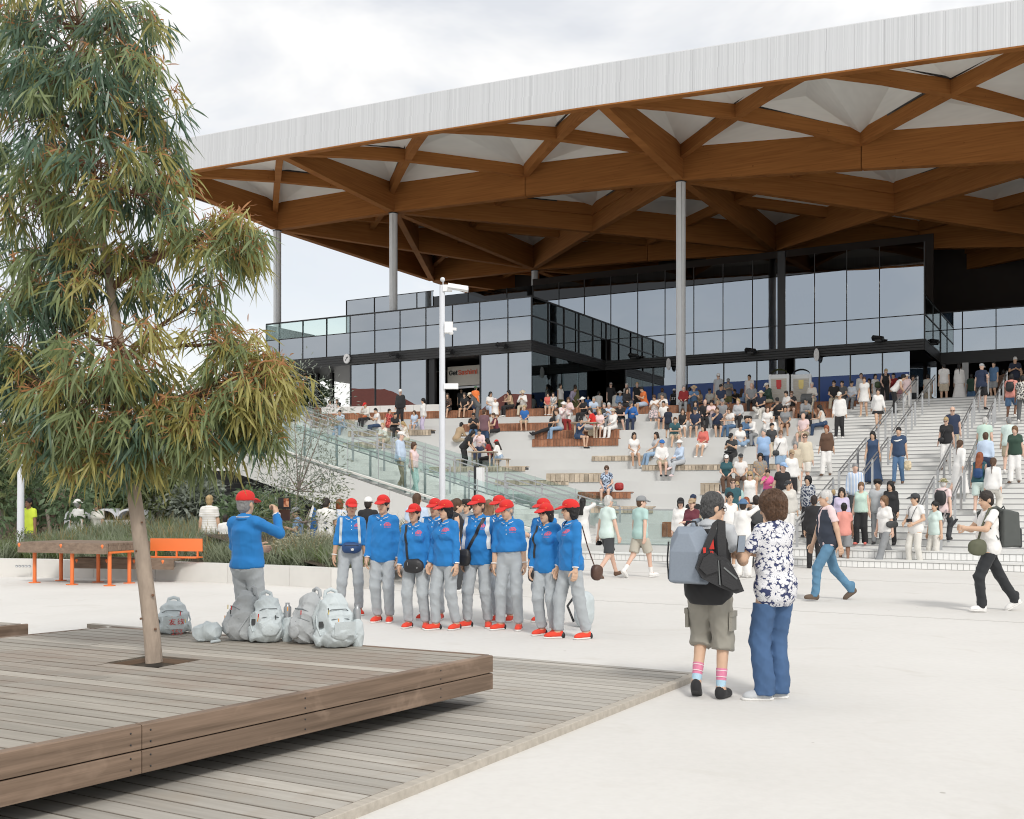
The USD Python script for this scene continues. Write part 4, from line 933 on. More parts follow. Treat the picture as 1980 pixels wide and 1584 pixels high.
# orange table
tb = thing('picnic_table', 'brown timber table on orange steel legs before the planting bed', 'table')
t0, t1 = at(36, 1046, 20.5), at(207, 1050, 19.75); zt_ = .80; t0[2] = t1[2] = zt_
dx = (t1 - t0) / np.linalg.norm(t1 - t0); dn = np.array([-dx[1], dx[0], 0]); TL = np.linalg.norm(t1 - t0)
for j in range(8):
    o0 = dn * (.05 + .134 * j + .06); put('table_board', MB().plank(t0 + o0 - dx * 0, t1 + o0, .126, .045), M['table_brown'], tb)
put('apron_board', MB().plank(t0 - [0, 0, .0], t1, .05, .20), M['table_brown'], tb); put('apron_board', MB().plank(t0 + dn * 1.16, t1 + dn * 1.16, .05, .20), M['table_brown'], tb)
for e in (t0 + dx * .02, t1 - dx * .02):
    for j in range(9): put('end_block', MB().plank(e + dn * (.04 + .118 * j + .045) - dx * .02 - [0, 0, .047], e + dn * (.04 + .118 * j + .045) + dx * .03 - [0, 0, .047], .108, .10), M['table_brown'], tb)
    put('end_rail', MB().bar(e + dn * .05 - [0, 0, .175], e + dn * 1.12 - [0, 0, .175], .06, .04), M['orange_paint'], tb)
for k in (.02, .5, .96):
    c = t0 + dx * TL * k - dn * .028 - [0, 0, .05]; put('bolt_plate', MB().ball(c, (.03, .012, .03), 1).bar(c, c - [0, 0, .045], .02, .012), M['orange_paint'], tb)
def leg(o, x, y, z):
    c = np.array([x, y, 0]); put('leg', MB().lathe([(.0, .0), (.036, .0), (.036, z), (0, z)], (x, y, 0), 14), M['orange_paint'], o, smooth=30)
    put('foot_plate', MB().lathe([(.0, .001), (.11, .001), (.11, .014), (.0, .02)], (x, y, 0), 14), M['orange_paint'], o)
for px, py in ((67, 1127), (138, 1131), (213, 1133), (118, 1123), (190, 1126), (250, 1128)):
    g = ground(px, py); s = g - t0; along = np.clip(s @ dx, .05, TL - .05); dep = np.clip(s @ dn, .08, 1.08); p = t0 + dx * along + dn * dep; leg(tb, p[0], p[1], .62)
# bench on the wall with orange back
bn = thing('wall_bench', 'timber bench with orange steel back plate fixed to the planter wall', 'bench')
b0, b1 = at(140, 1077, 21.0), at(336, 1080, 20.55); zb = .47; b0[2] = b1[2] = zb; bx_ = (b1 - b0) / np.linalg.norm(b1 - b0); bn_ = np.array([-bx_[1], bx_[0], 0])
for j in range(4): put('seat_board', MB().plank(b0 + bn_ * (.06 + .11 * j), b1 + bn_ * (.06 + .11 * j), .10, .04), M['table_brown'], bn)
put('front_board', MB().plank(b0, b1, .045, .21), M['table_brown'], bn)
for k in (.05, .35, .62, .90):
    c = b0 + (b1 - b0) * k - bn_ * .025 - [0, 0, .05]; put('bolt_plate', MB().ball(c, (.03, .012, .03), 1).bar(c, c - [0, 0, .045], .02, .012), M['orange_paint'], bn)
p, q = b0 + (b1 - b0) * .64 + bn_ * .5 + [0, 0, .13], b1 + bx_ * .34 + bn_ * .5 + [0, 0, .13]
put('back_plate', MB().obox((p + q) / 2 + [0, 0, .12], (q - p) / 2, bn_ * .012, (0, 0, .125)), M['orange_paint'], bn)
put('seat_plate', MB().obox((p + q) / 2 - [0, 0, .12] - bn_ * .12, (q - p) / 2, bn_ * .14, (0, 0, .012)), M['orange_paint'], bn)
for k in (.1, .5, .9): put('back_bracket', MB().bar(p + (q - p) * k - [0, 0, .13] + bn_ * .02, p + (q - p) * k + [0, 0, .2] + bn_ * .02, .03, .05), M['orange_paint'], bn)
for k in (.12, .88): put('wall_bracket', MB().obox(b0 + (b1 - b0) * k + bn_ * .25 - [0, 0, .12], bx_ * .03, bn_ * .22, (0, 0, .07)), M['steel_grey'], bn)
# vent pipes behind the bed
for px, lab in ((150, 'left'), (203, 'middle'), (250, 'right, half hidden by the trunk')):
    c = at(px, 1004, 26.5); o = thing('vent_pipe', f'curved grey pipe mouth rising behind the grasses, {lab} of three', 'pipe', loc=c, group=None)
    th = np.linspace(0, np.pi, 13); mb = MB()
    for r0, r1, y0, y1 in ((.33, .27, -.05, .9),):
        out = [np.array([r0 * math.cos(t), y0, r0 * math.sin(t) * .8]) for t in th]; inn_ = [np.array([r1 * math.cos(t), y0, r1 * math.sin(t) * .8]) for t in th]
        v = out + inn_ + [p + [0, y1, 0] for p in out] + [p + [0, y1, 0] for p in inn_]; n = 13; f = []
        for i in range(n - 1): f += [[i, n + i, n + i + 1, i + 1], [i, i + 1, 2 * n + i + 1, 2 * n + i], [n + i, 3 * n + i, 3 * n + i + 1, n + i + 1]]
        mb.add(v, f)
    put('pipe_shell', mb, M['galv_pole'], o, smooth=40); put('base', MB().box(-.33, .33, .0, .9, -.9, -.02), M['galv_pole'], o)
# bins
for px, lab, mk in ((1506, 'grey slatted litter bin with a red symbol on the top terrace', 'red_mark'), (1549, 'grey slatted litter bin with a yellow symbol on the top terrace', 'yellow_mark')):
    w, hb = .88, 1.35; c = at(px, 773, 47.5); o = thing('litter_bin', lab, 'bin', loc=(c[0], c[1], ZTOP), rz=math.degrees(THE1) * .6, group=None)
    put('body', MB().box(-w / 2, w / 2, 0, .75, 0, hb), M['column_paint'], o)
    for i in range(11): put('slat', MB().box(-w / 2 + .1, w / 2 - .1, -.03, -.002, .10 + .098 * i, .10 + .098 * i + .085), M['shop_wall'], o)
    for s in (-1, 1): put('frame_post', MB().box(s * (w / 2 - .05) - .05, s * (w / 2 - .05) + .05, -.035, .0, 0, hb + .01), M['column_paint'], o)
    put('symbol', MB().box(-.11, .11, -.05, -.031, .78, 1.10).box(-.08, .08, -.052, -.031, .70, .79), M[mk], o)
    th = np.linspace(0, np.pi, 13); v = [np.array([math.cos(t) * (w / 2 - .05), 0.02, hb + math.sin(t) * .26]) for t in th]; v += [p + [0, .66, 0] for p in v]
    put('hood', MB().add(v, [[i, i + 1, 13 + i + 1, 13 + i] for i in range(12)]), M['black_metal'], o)
# picnic tables on the terraces
def picnic(px0, px1, k, lab, hgt=.74):
    p, q = row_pt(k, px0), row_pt(k, px1); d = (q - p) / np.linalg.norm(q - p); n = np.array([-d[1], d[0], 0]); o = thing('terrace_table', lab, 'table'); p, q = p + n * .55, q + n * .55
    for j in range(6): put('table_board', MB().plank(p + n * .12 * j + [0, 0, hgt], q + n * .12 * j + [0, 0, hgt], .112, .04), M['bench_grey'], o)
    for a in (p + d * .15, q - d * .15):
        for b in (n * .06, n * .58): put('leg', MB().bar(a + b, a + b + [0, 0, hgt - .04], .06, .06, up=(1, 0, 0)), M['bench_grey'], o)
    return o
picnic(896, 945, 6, 'weathered timber table crowded with people on the lower left terrace'); picnic(1098, 1150, 9, 'timber table beside the man in the red polo on the stacked bench')
def stool(px0, px1, k, lab, back=.3):
    p, q = row_pt(k, px0), row_pt(k, px1); d = (q - p) / np.linalg.norm(q - p); n = np.array([-d[1], d[0], 0]); p, q = p + n * back, q + n * back; o = thing('terrace_stool', lab, 'bench')
    for j in range(3): put('seat_board', MB().plank(p + n * .11 * j + [0, 0, .44], q + n * .11 * j + [0, 0, .44], .104, .04), M['bench_grey'], o)
    for a in (p + d * .08, q - d * .08):
        for b in (n * .02, n * .24): put('leg', MB().bar(a + b, a + b + [0, 0, .4], .05, .05, up=(1, 0, 0)), M['bench_grey'], o)
stool(868, 888, 6, 'small timber stool left of the lower picnic table'); stool(952, 979, 6, 'small timber stool right of the lower picnic table under the girl with the red cap')
# white wall at the top left of the terraces
ww = thing('terrace_wall', 'low white wall along the top terrace left of the lamp post', 'wall')
a, b = row_pt(13, 590), row_pt(13, 850)
for i in range(4):
    p, q = a + (b - a) * (i / 4), a + (b - a) * ((i + 1) / 4); n = np.array([-EA[1], EA[0], 0]); t = (q - p) * .004; put('wall_panel', MB().obox((p + q) / 2 + n * 1.2 + [0, 0, .24], (q - p) / 2 - t, n * .08, (0, 0, .24)), M['white_wall'], ww)
# bollard pillar in the side stair
pil = thing('stair_pillar', 'white slim information pillar with dark edge beside the side stair', 'pillar', loc=(*at(929, 968, 30.5)[:2], .4), rz=-20)
put('panel', MB().box(-.09, .09, -.1, .1, 0, 2.15), M['lamp_white'], pil); put('edge', MB().box(-.16, -.095, -.12, .12, 0, 2.2), M['black_metal'], pil)
# roofs behind the viewer: they only show as reflections in the hall's glass
mat('red_tile', (.26, .07, .045), .8, .12, 3)
for (x, y, w, d, h, r) in ((-82, 26, 9, 7, 12.2, 3.9), (-68, 8, 7, 6, 11.8, 3.2)):
    o = thing('opposite_house', 'red roofed house left of the plaza, mirrored in the hall glass, ' + ('larger one' if x < -70 else 'smaller one'), 'house', loc=(x, y, 0), rz=-66)
    put('wall', MB().box(-w, w, -d, d, 0, h), M['old_brick'], o)
    v = [(-w - 1, -d - 1, h), (w + 1, -d - 1, h), (w + 1, d + 1, h), (-w - 1, d + 1, h), (-w * .45, 0, h + r), (w * .45, 0, h + r)]
    put('roof', MB().add(v, [[0, 1, 5], [0, 5, 4], [1, 2, 5], [2, 3, 4], [2, 4, 5], [3, 0, 4], [0, 3, 2], [0, 2, 1]]), M['red_tile'], o)
# ================================================================ bodies: blended rounded shapes on a grid, skinned with surface nets
def surface_nets(D, o, h):
    S = D < 0
    nx, ny, nz = D.shape
    cnt = np.zeros((nx - 1, ny - 1, nz - 1), np.uint8)
    offs = [(i, j, k) for i in (0, 1) for j in (0, 1) for k in (0, 1)]
    for (i, j, k) in offs: cnt += S[i:nx - 1 + i, j:ny - 1 + j, k:nz - 1 + k]
    I = np.argwhere((cnt > 0) & (cnt < 8))
    if len(I) == 0: return None
    C = np.stack([D[I[:, 0] + i, I[:, 1] + j, I[:, 2] + k] for (i, j, k) in offs], 1)
    acc = np.zeros((len(I), 3)); n = np.zeros(len(I)); of = np.array(offs, float)
    for a in range(8):
        for b in range(a + 1, 8):
            if np.abs(of[a] - of[b]).sum() != 1: continue
            m = (C[:, a] < 0) != (C[:, b] < 0)
            t = C[m, a] / (C[m, a] - C[m, b])
            acc[m] += of[a] + (of[b] - of[a]) * t[:, None]; n[m] += 1
    V = (I + acc / n[:, None]) * h + o
    idx = np.full(cnt.shape, -1, np.int64); idx[I[:, 0], I[:, 1], I[:, 2]] = np.arange(len(I))
    Fs = []
    for ax in range(3):
        u, v = (ax + 1) % 3, (ax + 2) % 3
        sl0 = [slice(None)] * 3; sl1 = [slice(None)] * 3; sl0[ax] = slice(0, -1); sl1[ax] = slice(1, None)
        A, B = S[tuple(sl0)], S[tuple(sl1)]
        E = np.argwhere(A != B)
        ok = (E[:, u] > 0) & (E[:, v] > 0) & (E[:, u] < D.shape[u] - 1) & (E[:, v] < D.shape[v] - 1); E = E[ok]
        flip = A[E[:, 0], E[:, 1], E[:, 2]]
        q = []
        for du, dv in ((-1, -1), (0, -1), (0, 0), (-1, 0)):
            e = E.copy(); e[:, u] += du; e[:, v] += dv; q.append(idx[e[:, 0], e[:, 1], e[:, 2]])
        q = np.stack(q, 1); q[~flip] = q[~flip][:, ::-1]; Fs.append(q)
    return V, np.vstack(Fs)
def cap(a, b, ra, rb=None): return ('c', np.asarray(a, float), np.asarray(b, float), ra, ra if rb is None else rb)
def fcap(a, b, ra, rb=None): return ('f',) + cap(a, b, ra, rb)[1:]
def ell(c, r, R=None): return ('e', np.asarray(c, float), np.broadcast_to(np.asarray(r, float), 3), R)
def sdf_mesh(prims, h, k=.02, cuts=(), wr=None, field=False, sub=()):
    lo, hi = [], []
    for p in prims:
        if p[0] in 'cf': r = max(p[3], p[4]); lo.append(np.minimum(p[1], p[2]) - r); hi.append(np.maximum(p[1], p[2]) + r)
        else: r = p[2].max(); lo.append(p[1] - (p[2] if p[3] is None else r)); hi.append(p[1] + (p[2] if p[3] is None else r))
    pad = 2.5 * h + .012
    o = np.min(lo, 0) - pad; n = np.ceil((np.max(hi, 0) + pad - o) / h).astype(int) + 1
    D = np.full(n, .25, np.float32); ax = [o[i] + h * np.arange(n[i]) for i in range(3)]
    def ev(p, X, Y, Z):
        if p[0] in 'cf':
            a, b = p[1], p[2]; d = b - a; L2 = float(d @ d) + 1e-12
            t = np.clip(((X - a[0]) * d[0] + (Y - a[1]) * d[1] + (Z - a[2]) * d[2]) / L2, 0, 1)
            q = np.sqrt((X - a[0] - d[0] * t) ** 2 + (Y - a[1] - d[1] * t) ** 2 + (Z - a[2] - d[2] * t) ** 2) - (p[3] + (p[4] - p[3]) * t)
            if p[0] == 'f': q = np.maximum(q, ((X - b[0]) * d[0] + (Y - b[1]) * d[1] + (Z - b[2]) * d[2]) / math.sqrt(L2))
            return q
        x, y, z = X - p[1][0], Y - p[1][1], Z - p[1][2]
        if p[3] is not None:
            R = p[3]; x, y, z = x * R[0, 0] + y * R[1, 0] + z * R[2, 0], x * R[0, 1] + y * R[1, 1] + z * R[2, 1], x * R[0, 2] + y * R[1, 2] + z * R[2, 2]
        r = p[2]; k0 = np.sqrt((x / r[0]) ** 2 + (y / r[1]) ** 2 + (z / r[2]) ** 2) + 1e-6; k1 = np.sqrt((x / r[0] ** 2) ** 2 + (y / r[1] ** 2) ** 2 + (z / r[2] ** 2) ** 2) + 1e-6
        return k0 * (k0 - 1) / k1
    m = k + 2.5 * h + .02
    for p, l, u in zip(prims, lo, hi):
        s = tuple(slice(max(0, int((l[i] - m - o[i]) / h)), min(n[i], int((u[i] + m - o[i]) / h) + 2)) for i in range(3))
        X, Y, Z = np.meshgrid(ax[0][s[0]], ax[1][s[1]], ax[2][s[2]], indexing='ij', sparse=True)
        d = ev(p, X, Y, Z).astype(np.float32); D0 = D[s]; hh = np.maximum(k - np.abs(D0 - d), 0) / k
        D[s] = np.minimum(D0, d) - hh * hh * k * .25
    X, Y, Z = np.meshgrid(*ax, indexing='ij', sparse=True)
    if wr:      # folds: crossed waves whose amplitude grows where cloth hangs free
        amp, fr, sd = wr; r = np.random.default_rng(sd); ph = r.uniform(0, 6.28, 6)
        rg = lambda a: (1 - np.abs(np.sin(a))) ** 2
        w = rg(.5 * fr * (X * 1.5 + Z * .5 + Y * .3) + 1.6 * np.sin(Z * fr * .25 + ph[0]) + ph[1]) + rg(.5 * fr * (Z * 1.25 - X * .8 + Y * .6) + 1.5 * np.sin(X * fr * .35 + ph[2]) + ph[3]) + .8 * rg(.32 * fr * (Z * .8 + X * 1.1 - Y * .9) + ph[4] + 1.4 * np.sin(Z * fr * .3 + ph[5]))
        D = D - (1.7 * amp * (w - .85)).astype(np.float32)
    for c in cuts: D = np.maximum(D, c(X, Y, Z).astype(np.float32))
    for p in sub: D = np.maximum(D, -ev(p, X, Y, Z).astype(np.float32))
    vf = surface_nets(D, o, h)
    return (vf, (D, o, h)) if field else vf
def rotx(a): c, s = math.cos(a), math.sin(a); return np.array([[1, 0, 0], [0, c, -s], [0, s, c]])
def rotz(a): c, s = math.cos(a), math.sin(a); return np.array([[c, -s, 0], [s, c, 0], [0, 0, 1]])
def roty(a): c, s = math.cos(a), math.sin(a); return np.array([[c, 0, s], [0, 1, 0], [-s, 0, c]])
def ik(A, T, l1, l2, pole):
    d = T - A; L = np.linalg.norm(d); Lc = min(max(L, abs(l1 - l2) + .01), (l1 + l2) * .999); d /= L; T = A + d * Lc
    a = (l1 * l1 - l2 * l2 + Lc * Lc) / (2 * Lc); hh = math.sqrt(max(l1 * l1 - a * a, 0)); p = np.asarray(pole, float); p = p - d * (p @ d); p /= np.linalg.norm(p) + 1e-9
    return A + d * a + p * hh, T
def skeleton(h, sex, P):
    """joints of a figure that faces -y; P holds the pose"""
    s = h / 1.70; J = {'s': s}
    J['P'] = P0 = np.array(P.get('pelvis', (0, 0, .93)), float) * s
    R = rotz(math.radians(P.get('twist', 0))) @ roty(math.radians(P.get('side', 0))) @ rotx(math.radians(P.get('lean', 0)))
    J['R'] = R; sw = .150 if sex == 'm' else .134
    J['neck'] = P0 + R @ np.array([0, .012, .505]) * s
    J['sh'] = [P0 + R @ np.array([x * sw, .012, .452]) * s for x in (-1, 1)]
    J['hip'] = [P0 + rotz(math.radians(P.get('twist', 0) * .3)) @ np.array([x * .085, 0, -.03]) * s for x in (-1, 1)]
    Rh = rotz(math.radians(P.get('twist', 0) + P.get('yaw', 0))) @ rotx(math.radians(P.get('nod', 0) + P.get('lean', 0) * .35))
    J['Rh'] = Rh; J['head'] = J['neck'] + R @ np.array([0, -.012, .065]) * s + Rh @ np.array([0, -.012, .078]) * s
    J['knee'], J['ank'], J['el'], J['wr'], J['fd'], J['fp'] = [], [], [], [], [], []
    feet = P.get('feet', ((-.10, 0, .075), (.10, 0, .075))); fy = P.get('fyaw', (-10, 10)); fp = P.get('fpitch', (0, 0)); kp = P.get('kpole', ((-.08, -1, 0), (.08, -1, 0)))
    for i in (0, 1):
        K, A = ik(J['hip'][i], np.array(feet[i], float) * s, .425 * s, .415 * s, kp[i]); J['knee'].append(K); J['ank'].append(A)
        J['fd'].append(rotz(math.radians(fy[i])) @ rotx(math.radians(fp[i])))
    hands = P.get('hands', ((-.212, -.03, .79), (.212, -.03, .79))); ep = P.get('epole', ((-.6, .8, -.2), (.6, .8, -.2)))
    for i in (0, 1):
        hd = np.array(hands[i], float) * s
        if P.get('rel'): hd = P0 + R @ (hd - np.array([0, 0, .93]) * s)
        E_, W = ik(J['sh'][i], hd, .275 * s, .245 * s, ep[i]); J['el'].append(E_); J['wr'].append(W)
    return J
def torso(J, sex, fat, g=0.0, bust=True):
    s, R, P = J['s'], J['R'], J['P']; b = (1 if sex == 'm' else .93) * (1 + .14 * fat); T = lambda x, y, z: P + R @ np.array([x, y, z]) * s
    pr = [ell(T(0, .012, 0), np.array([.158 * b + (.012 if sex == 'f' else 0), .112 * b, .135]) * s + g, R), ell(T(0, -.012 - .03 * fat, .14), np.array([.142 * b, .10 * b + .045 * fat, .165]) * s + g, R),
          ell(T(0, .0, .32), np.array([.146 * b, .106 * b, .172]) * s + g, R), cap(J['sh'][0] * .9 + J['sh'][1] * .1, T(0, .02, .465), .050 * s + g, .056 * s + g), cap(J['sh'][1] * .9 + J['sh'][0] * .1, T(0, .02, .465), .050 * s + g, .056 * s + g), cap(T(0, .03, .38), J['neck'] - R @ np.array([0, 0, .02]) * s, .085 * s + g, .056 * s + g)]
    if sex == 'f' and bust: pr += [ell(T(x * .07, -.078, .325), np.array([.068, .055, .062]) * s + g, R) for x in (-1, 1)]
    return pr
def arm(J, i, g0, g1=None, upto=2.0):
    s = J['s']; A, E_, W = J['sh'][i], J['el'][i], J['wr'][i]; g1 = g0 if g1 is None else g1
    if upto <= 1: B = A + (E_ - A) * upto; return [fcap(A, B, .050 * s + g0, .046 * s + g1)]
    B = E_ + (W - E_) * (upto - 1)
    return [cap(A, E_, .050 * s + g0, .040 * s + (g0 + g1) / 2), (fcap if 0 < g1 else cap)(E_, B, .041 * s + (g0 + g1) / 2, (.041 - .012 * (upto - 1)) * s + g1)]
def legp(J, i, g, upto=2.0, flare=0.0):
    s = J['s']; H_, K, A = J['hip'][i], J['knee'][i], J['ank'][i]
    if upto <= 1: B = H_ + (K - H_) * upto; return [(fcap if g > 0 else cap)(H_, B, .083 * s + g, (.083 - .025 * upto) * s + g + flare)]
    B = K + (A - K) * (upto - 1)
    return [cap(H_, K, .083 * s + g, .058 * s + g + flare * .5), (fcap if g > 0 else cap)(K, B, .056 * s + g + flare * .5, (.056 - .018 * (upto - 1)) * s + g + flare)]
def head_prims(J, g=0.0, nose=True):
    s, R, c = J['s'] * 1.0, J['Rh'], J['head']; T = lambda x, y, z: c + R @ np.array([x, y, z]) * s
    pr = [ell(T(0, .012, .030), np.array([.073, .089, .092]) * s + g, R), ell(T(0, -.022, -.045), np.array([.056, .062, .070]) * s + g, R), ell(T(0, -.045, -.092), np.array([.030, .030, .026]) * s + g, R)]
    if nose: pr += [cap(T(0, -.082, .012), T(0, -.101, -.026), .009 * s, .014 * s)] + [ell(T(x * .073, .012, -.012), np.array([.011, .021, .030]) * s, R) for x in (-1, 1)]
    return pr
def hand_prims(J, i, fine, curl=.35, grip=None):
    """palm with five fingers when fine, else one mitten tapering to the tips"""
    s = J['s']; W = J['wr'][i]; d = W - J['el'][i]; d /= np.linalg.norm(d)
    if grip is not None: d = np.asarray(grip, float); d /= np.linalg.norm(d)
    if not fine: return [cap(W, W + d * .15 * s, .036 * s, .022 * s)]
    side = 1 if i == 1 else -1
    n = np.array([-side, 0, 0.]) if abs(d[0]) < .75 else np.array([0, 0, -1.]); n = n - d * (n @ d); n /= np.linalg.norm(n)    # palm faces inwards
    w = np.cross(d, n); w /= np.linalg.norm(w)
    if w[1] > 0: w = -w                                            # w points to the thumb side (forward)
    pr = [cap(W, W + d * .04 * s, .028 * s, .030 * s)]
    for q in (-.026, -.009, .009, .026): pr.append(cap(W + d * .035 * s + w * q * .8 * s, W + d * .085 * s + w * q * s, .017 * s, .0125 * s))
    for q, L in ((-.031, .062), (-.0105, .078), (.0105, .084), (.031, .074)):
        p = W + d * .088 * s + w * q * s; a = curl
        for f, r in ((.42, .0095), (.32, .0088), (.26, .0080)):
            dd = d * math.cos(a) + n * math.sin(a); e = p + dd * L * f * s; pr.append(cap(p, e, r * s, (r - .0006) * s)); p = e; a += curl * .9
    p = W + d * .03 * s + w * .026 * s
    for dd, L, r in ((d * .55 + w * .7 + n * .25, .038, .0125), (d * .85 + w * .35 + n * .35, .032, .0105), (d * .95 + n * .4, .024, .009)):
        dd = dd / np.linalg.norm(dd); e = p + dd * L * s; pr.append(cap(p, e, r * s, r * .92 * s)); p = e
    return pr
COL = dict(white=(.78, .77, .75), offwhite=(.68, .66, .61), cream=(.66, .59, .46), black=(.018, .018, .020), charcoal=(.045, .048, .052), grey=(.25, .26, .27), ltgrey=(.46, .48, .50), dkgrey=(.10, .105, .11),
    navy=(.022, .035, .075), dknavy=(.014, .020, .04), blue=(.03, .14, .42), polo=(.014, .185, .50), skyblue=(.30, .45, .68), paleblue=(.50, .60, .74), denim=(.085, .165, .29), ltdenim=(.26, .38, .53), dkdenim=(.035, .065, .13), teal=(.03, .10, .12),
    mint=(.53, .69, .60), aqua=(.42, .60, .57), palemint=(.62, .74, .70), green=(.05, .16, .07), olive=(.17, .17, .07), dkgreen=(.03, .065, .045), lime=(.60, .72, .06), khaki=(.42, .36, .26), beige=(.54, .47, .36), tan=(.40, .29, .18), brown=(.12, .065, .04), maroon=(.13, .025, .04), plum=(.16, .085, .10),
    red=(.62, .022, .018), dkred=(.25, .02, .02), coral=(.66, .16, .13), salmon=(.72, .30, .25), pink=(.72, .38, .42), palepink=(.76, .60, .60), hotpink=(.72, .12, .32), orange=(.80, .20, .05), lilac=(.56, .50, .66), yellow=(.75, .55, .10), sweat=(.39, .42, .44), shoered=(.72, .06, .03))
HAIRC = dict(black=(.012, .011, .011), dark=(.028, .020, .016), brown=(.085, .045, .025), ltbrown=(.17, .095, .05), red=(.26, .075, .03), blond=(.42, .30, .15), grey=(.26, .26, .26), white=(.56, .55, .53), pepper=(.08, .08, .08))
SKINC = dict(l=(.66, .44, .34), t=(.54, .335, .225), d=(.24, .125, .08), a=(.60, .395, .275))
def cloth(c, pat=None):
    nm = f'cloth_{c}' + (f'_{pat}' if pat else '')
    if nm in _mats: return _mats[nm]
    if pat is None and ('denim' in c or 'jean' in c): return mat(nm, COL[c], .85, .22, 5, bump=.15, bscale=200, coord='object', stretch=(1, 1, .5))
    if pat is None: return mat(nm, COL[c], .85, .07, 7, bump=.12, bscale=160, coord='object', sheen=.08)
    a, b = COL[c], COL[pat.split('-')[1]]; kind = pat.split('-')[0]
    nd = {"tc": ("texture_coordinate", {}), "p": ("principled_bsdf", {"roughness": .85}), "m": ("mix", {"color1": a, "color2": b})}
    if kind == 'stripe': nd |= {"w": ("wave_texture", {"wave_type": "bands", "bands_direction": "z", "scale": 6.0})}; lk = [("tc.object", "w.vector")]
    elif kind == 'vstripe': nd |= {"w": ("wave_texture", {"wave_type": "bands", "bands_direction": "x", "scale": 8.0})}; lk = [("tc.object", "w.vector")]
    else: nd |= {"w": ("noise_texture", {"scale": 22.0 if kind == 'print' else 11.0, "detail": 2.0})}; lk = [("tc.object", "w.vector")]
    nd |= {"r": ("rgb_ramp", {"ramp": [(.46, (0, 0, 0)), (.54, (1, 1, 1))]})}
    lk += [("w.fac", "r.fac"), ("r.color", "m.fac"), ("m.color", "p.base_color")]
    _mats[nm] = usdkit.material(stage, f'/World/Looks/{nm.replace("-", "_")}', nd, lk, surface="p.BSDF"); return _mats[nm]
def hairm(c): return mat(f'hair_{c}', HAIRC[c], .5, .35, 30, bump=.5, bscale=140, coord='object', stretch=(1, 1, .25), spec=.4)
def skinm(c): return mat(f'skin_{c}', SKINC[c], .55, .06, 9, coord='object', spec=.35)
mat('lens_dark', (.008, .008, .010), .12, .0, 5); mat('lip', (.42, .17, .14), .5, .05, 8); mat('sole_white', (.74, .73, .71), .6, .03, 5); mat('shoe_black', (.016, .016, .018), .55, .1, 8); mat('thread_yellow', (.80, .50, .07), .7, .05, 5); mat('emblem_red', (.66, .12, .17), .8, .05, 5); mat('teeth', (.75, .72, .66), .4, .02, 5)
def split2(t): return t.split(':')
def decal(field, cells, y0, sgn=1, off=.004):
    """thin patches laid on a garment: cells are xz squares, marched along y onto the cloth"""
    from scipy.ndimage import map_coordinates
    D, o, h = field; V, Fq, n = [], [], 0
    for (x, z, w, hh) in cells:
        P = np.array([[x - w, z - hh], [x + w, z - hh], [x + w, z + hh], [x - w, z + hh]]); ys = y0 + sgn * np.arange(0, .55, .004); out = []
        for px, pz in P:
            q = np.stack([np.full(len(ys), px), ys, np.full(len(ys), pz)], 1); d = map_coordinates(D, ((q - o) / h).T, order=1, mode='nearest'); i = np.argmax(d < 0)
            if d[i] >= 0: out = None; break
            out.append([px, ys[i] - sgn * off, pz])
        if out: V += out; Fq.append([n, n + 1, n + 2, n + 3] if sgn > 0 else [n + 3, n + 2, n + 1, n]); n += 4
    return (np.array(V), np.array(Fq)) if V else None
def strands(D, vf, n, L, col, seed, w=.0022):
    """fine hair lying over the hair cap, falling from the crown"""
    v, f = vf; me = trimesh.Trimesh(v, np.vstack([f[:, [0, 1, 2]], f[:, [0, 2, 3]]]), process=False); r = np.random.default_rng(seed)
    ar = me.area_faces; idx = r.choice(len(ar), n, p=ar / ar.sum()); tri = me.triangles[idx]; b = r.dirichlet((1, 1, 1), n); P = (tri * b[:, :, None]).sum(1); N = me.face_normals[idx]
    from scipy.spatial import cKDTree
    kd = cKDTree(v); vn = me.vertex_normals; crown = D['Th'](0, .03, .13); t = (P - crown) * [1, 1, .4] + [0, 0, -.10] + r.normal(size=(n, 3)) * .010; pts = [P + N * .001]; lift = r.uniform(.001, .0045, (n, 1)); l = L * r.uniform(.6, 1.2, (n, 1)) / 5
    for k in range(5):
        d = t - N * (t * N).sum(1, keepdims=True); d /= np.linalg.norm(d, axis=1, keepdims=True) + 1e-9; p = pts[-1] + d * l
        _, q = kd.query(p); N = vn[q]; p = p - N * ((p - v[q]) * N).sum(1, keepdims=True) + N * lift * (1 if k < 4 else .2); pts.append(p); t = (p - crown) * [.6, .6, .2] + [0, 0, -.12]
    C = np.stack(pts, 1).reshape(-1, 3); cu = UsdGeom.BasisCurves.Define(stage, free(path_of(D['o']), 'hair_strands')); cu.CreateTypeAttr('linear'); cu.CreatePointsAttr(Vt.Vec3fArray.FromNumpy(C.astype(np.float32))); cu.CreateCurveVertexCountsAttr(Vt.IntArray.FromNumpy(np.full(n, 6, np.int32)))
    cu.CreateWidthsAttr(Vt.FloatArray.FromNumpy(np.tile([w, w, w, w * .9, w * .7, w * .3], n).astype(np.float32))); cu.SetWidthsInterpolation('vertex'); UsdShade.MaterialBindingAPI.Apply(cu.GetPrim()).Bind(mat(f'strand_{col}', np.array(HAIRC[col]) * 1.25, .42, .5, 60, coord='object')); tag(cu.GetPrim(), kind='stuff')
import trimesh
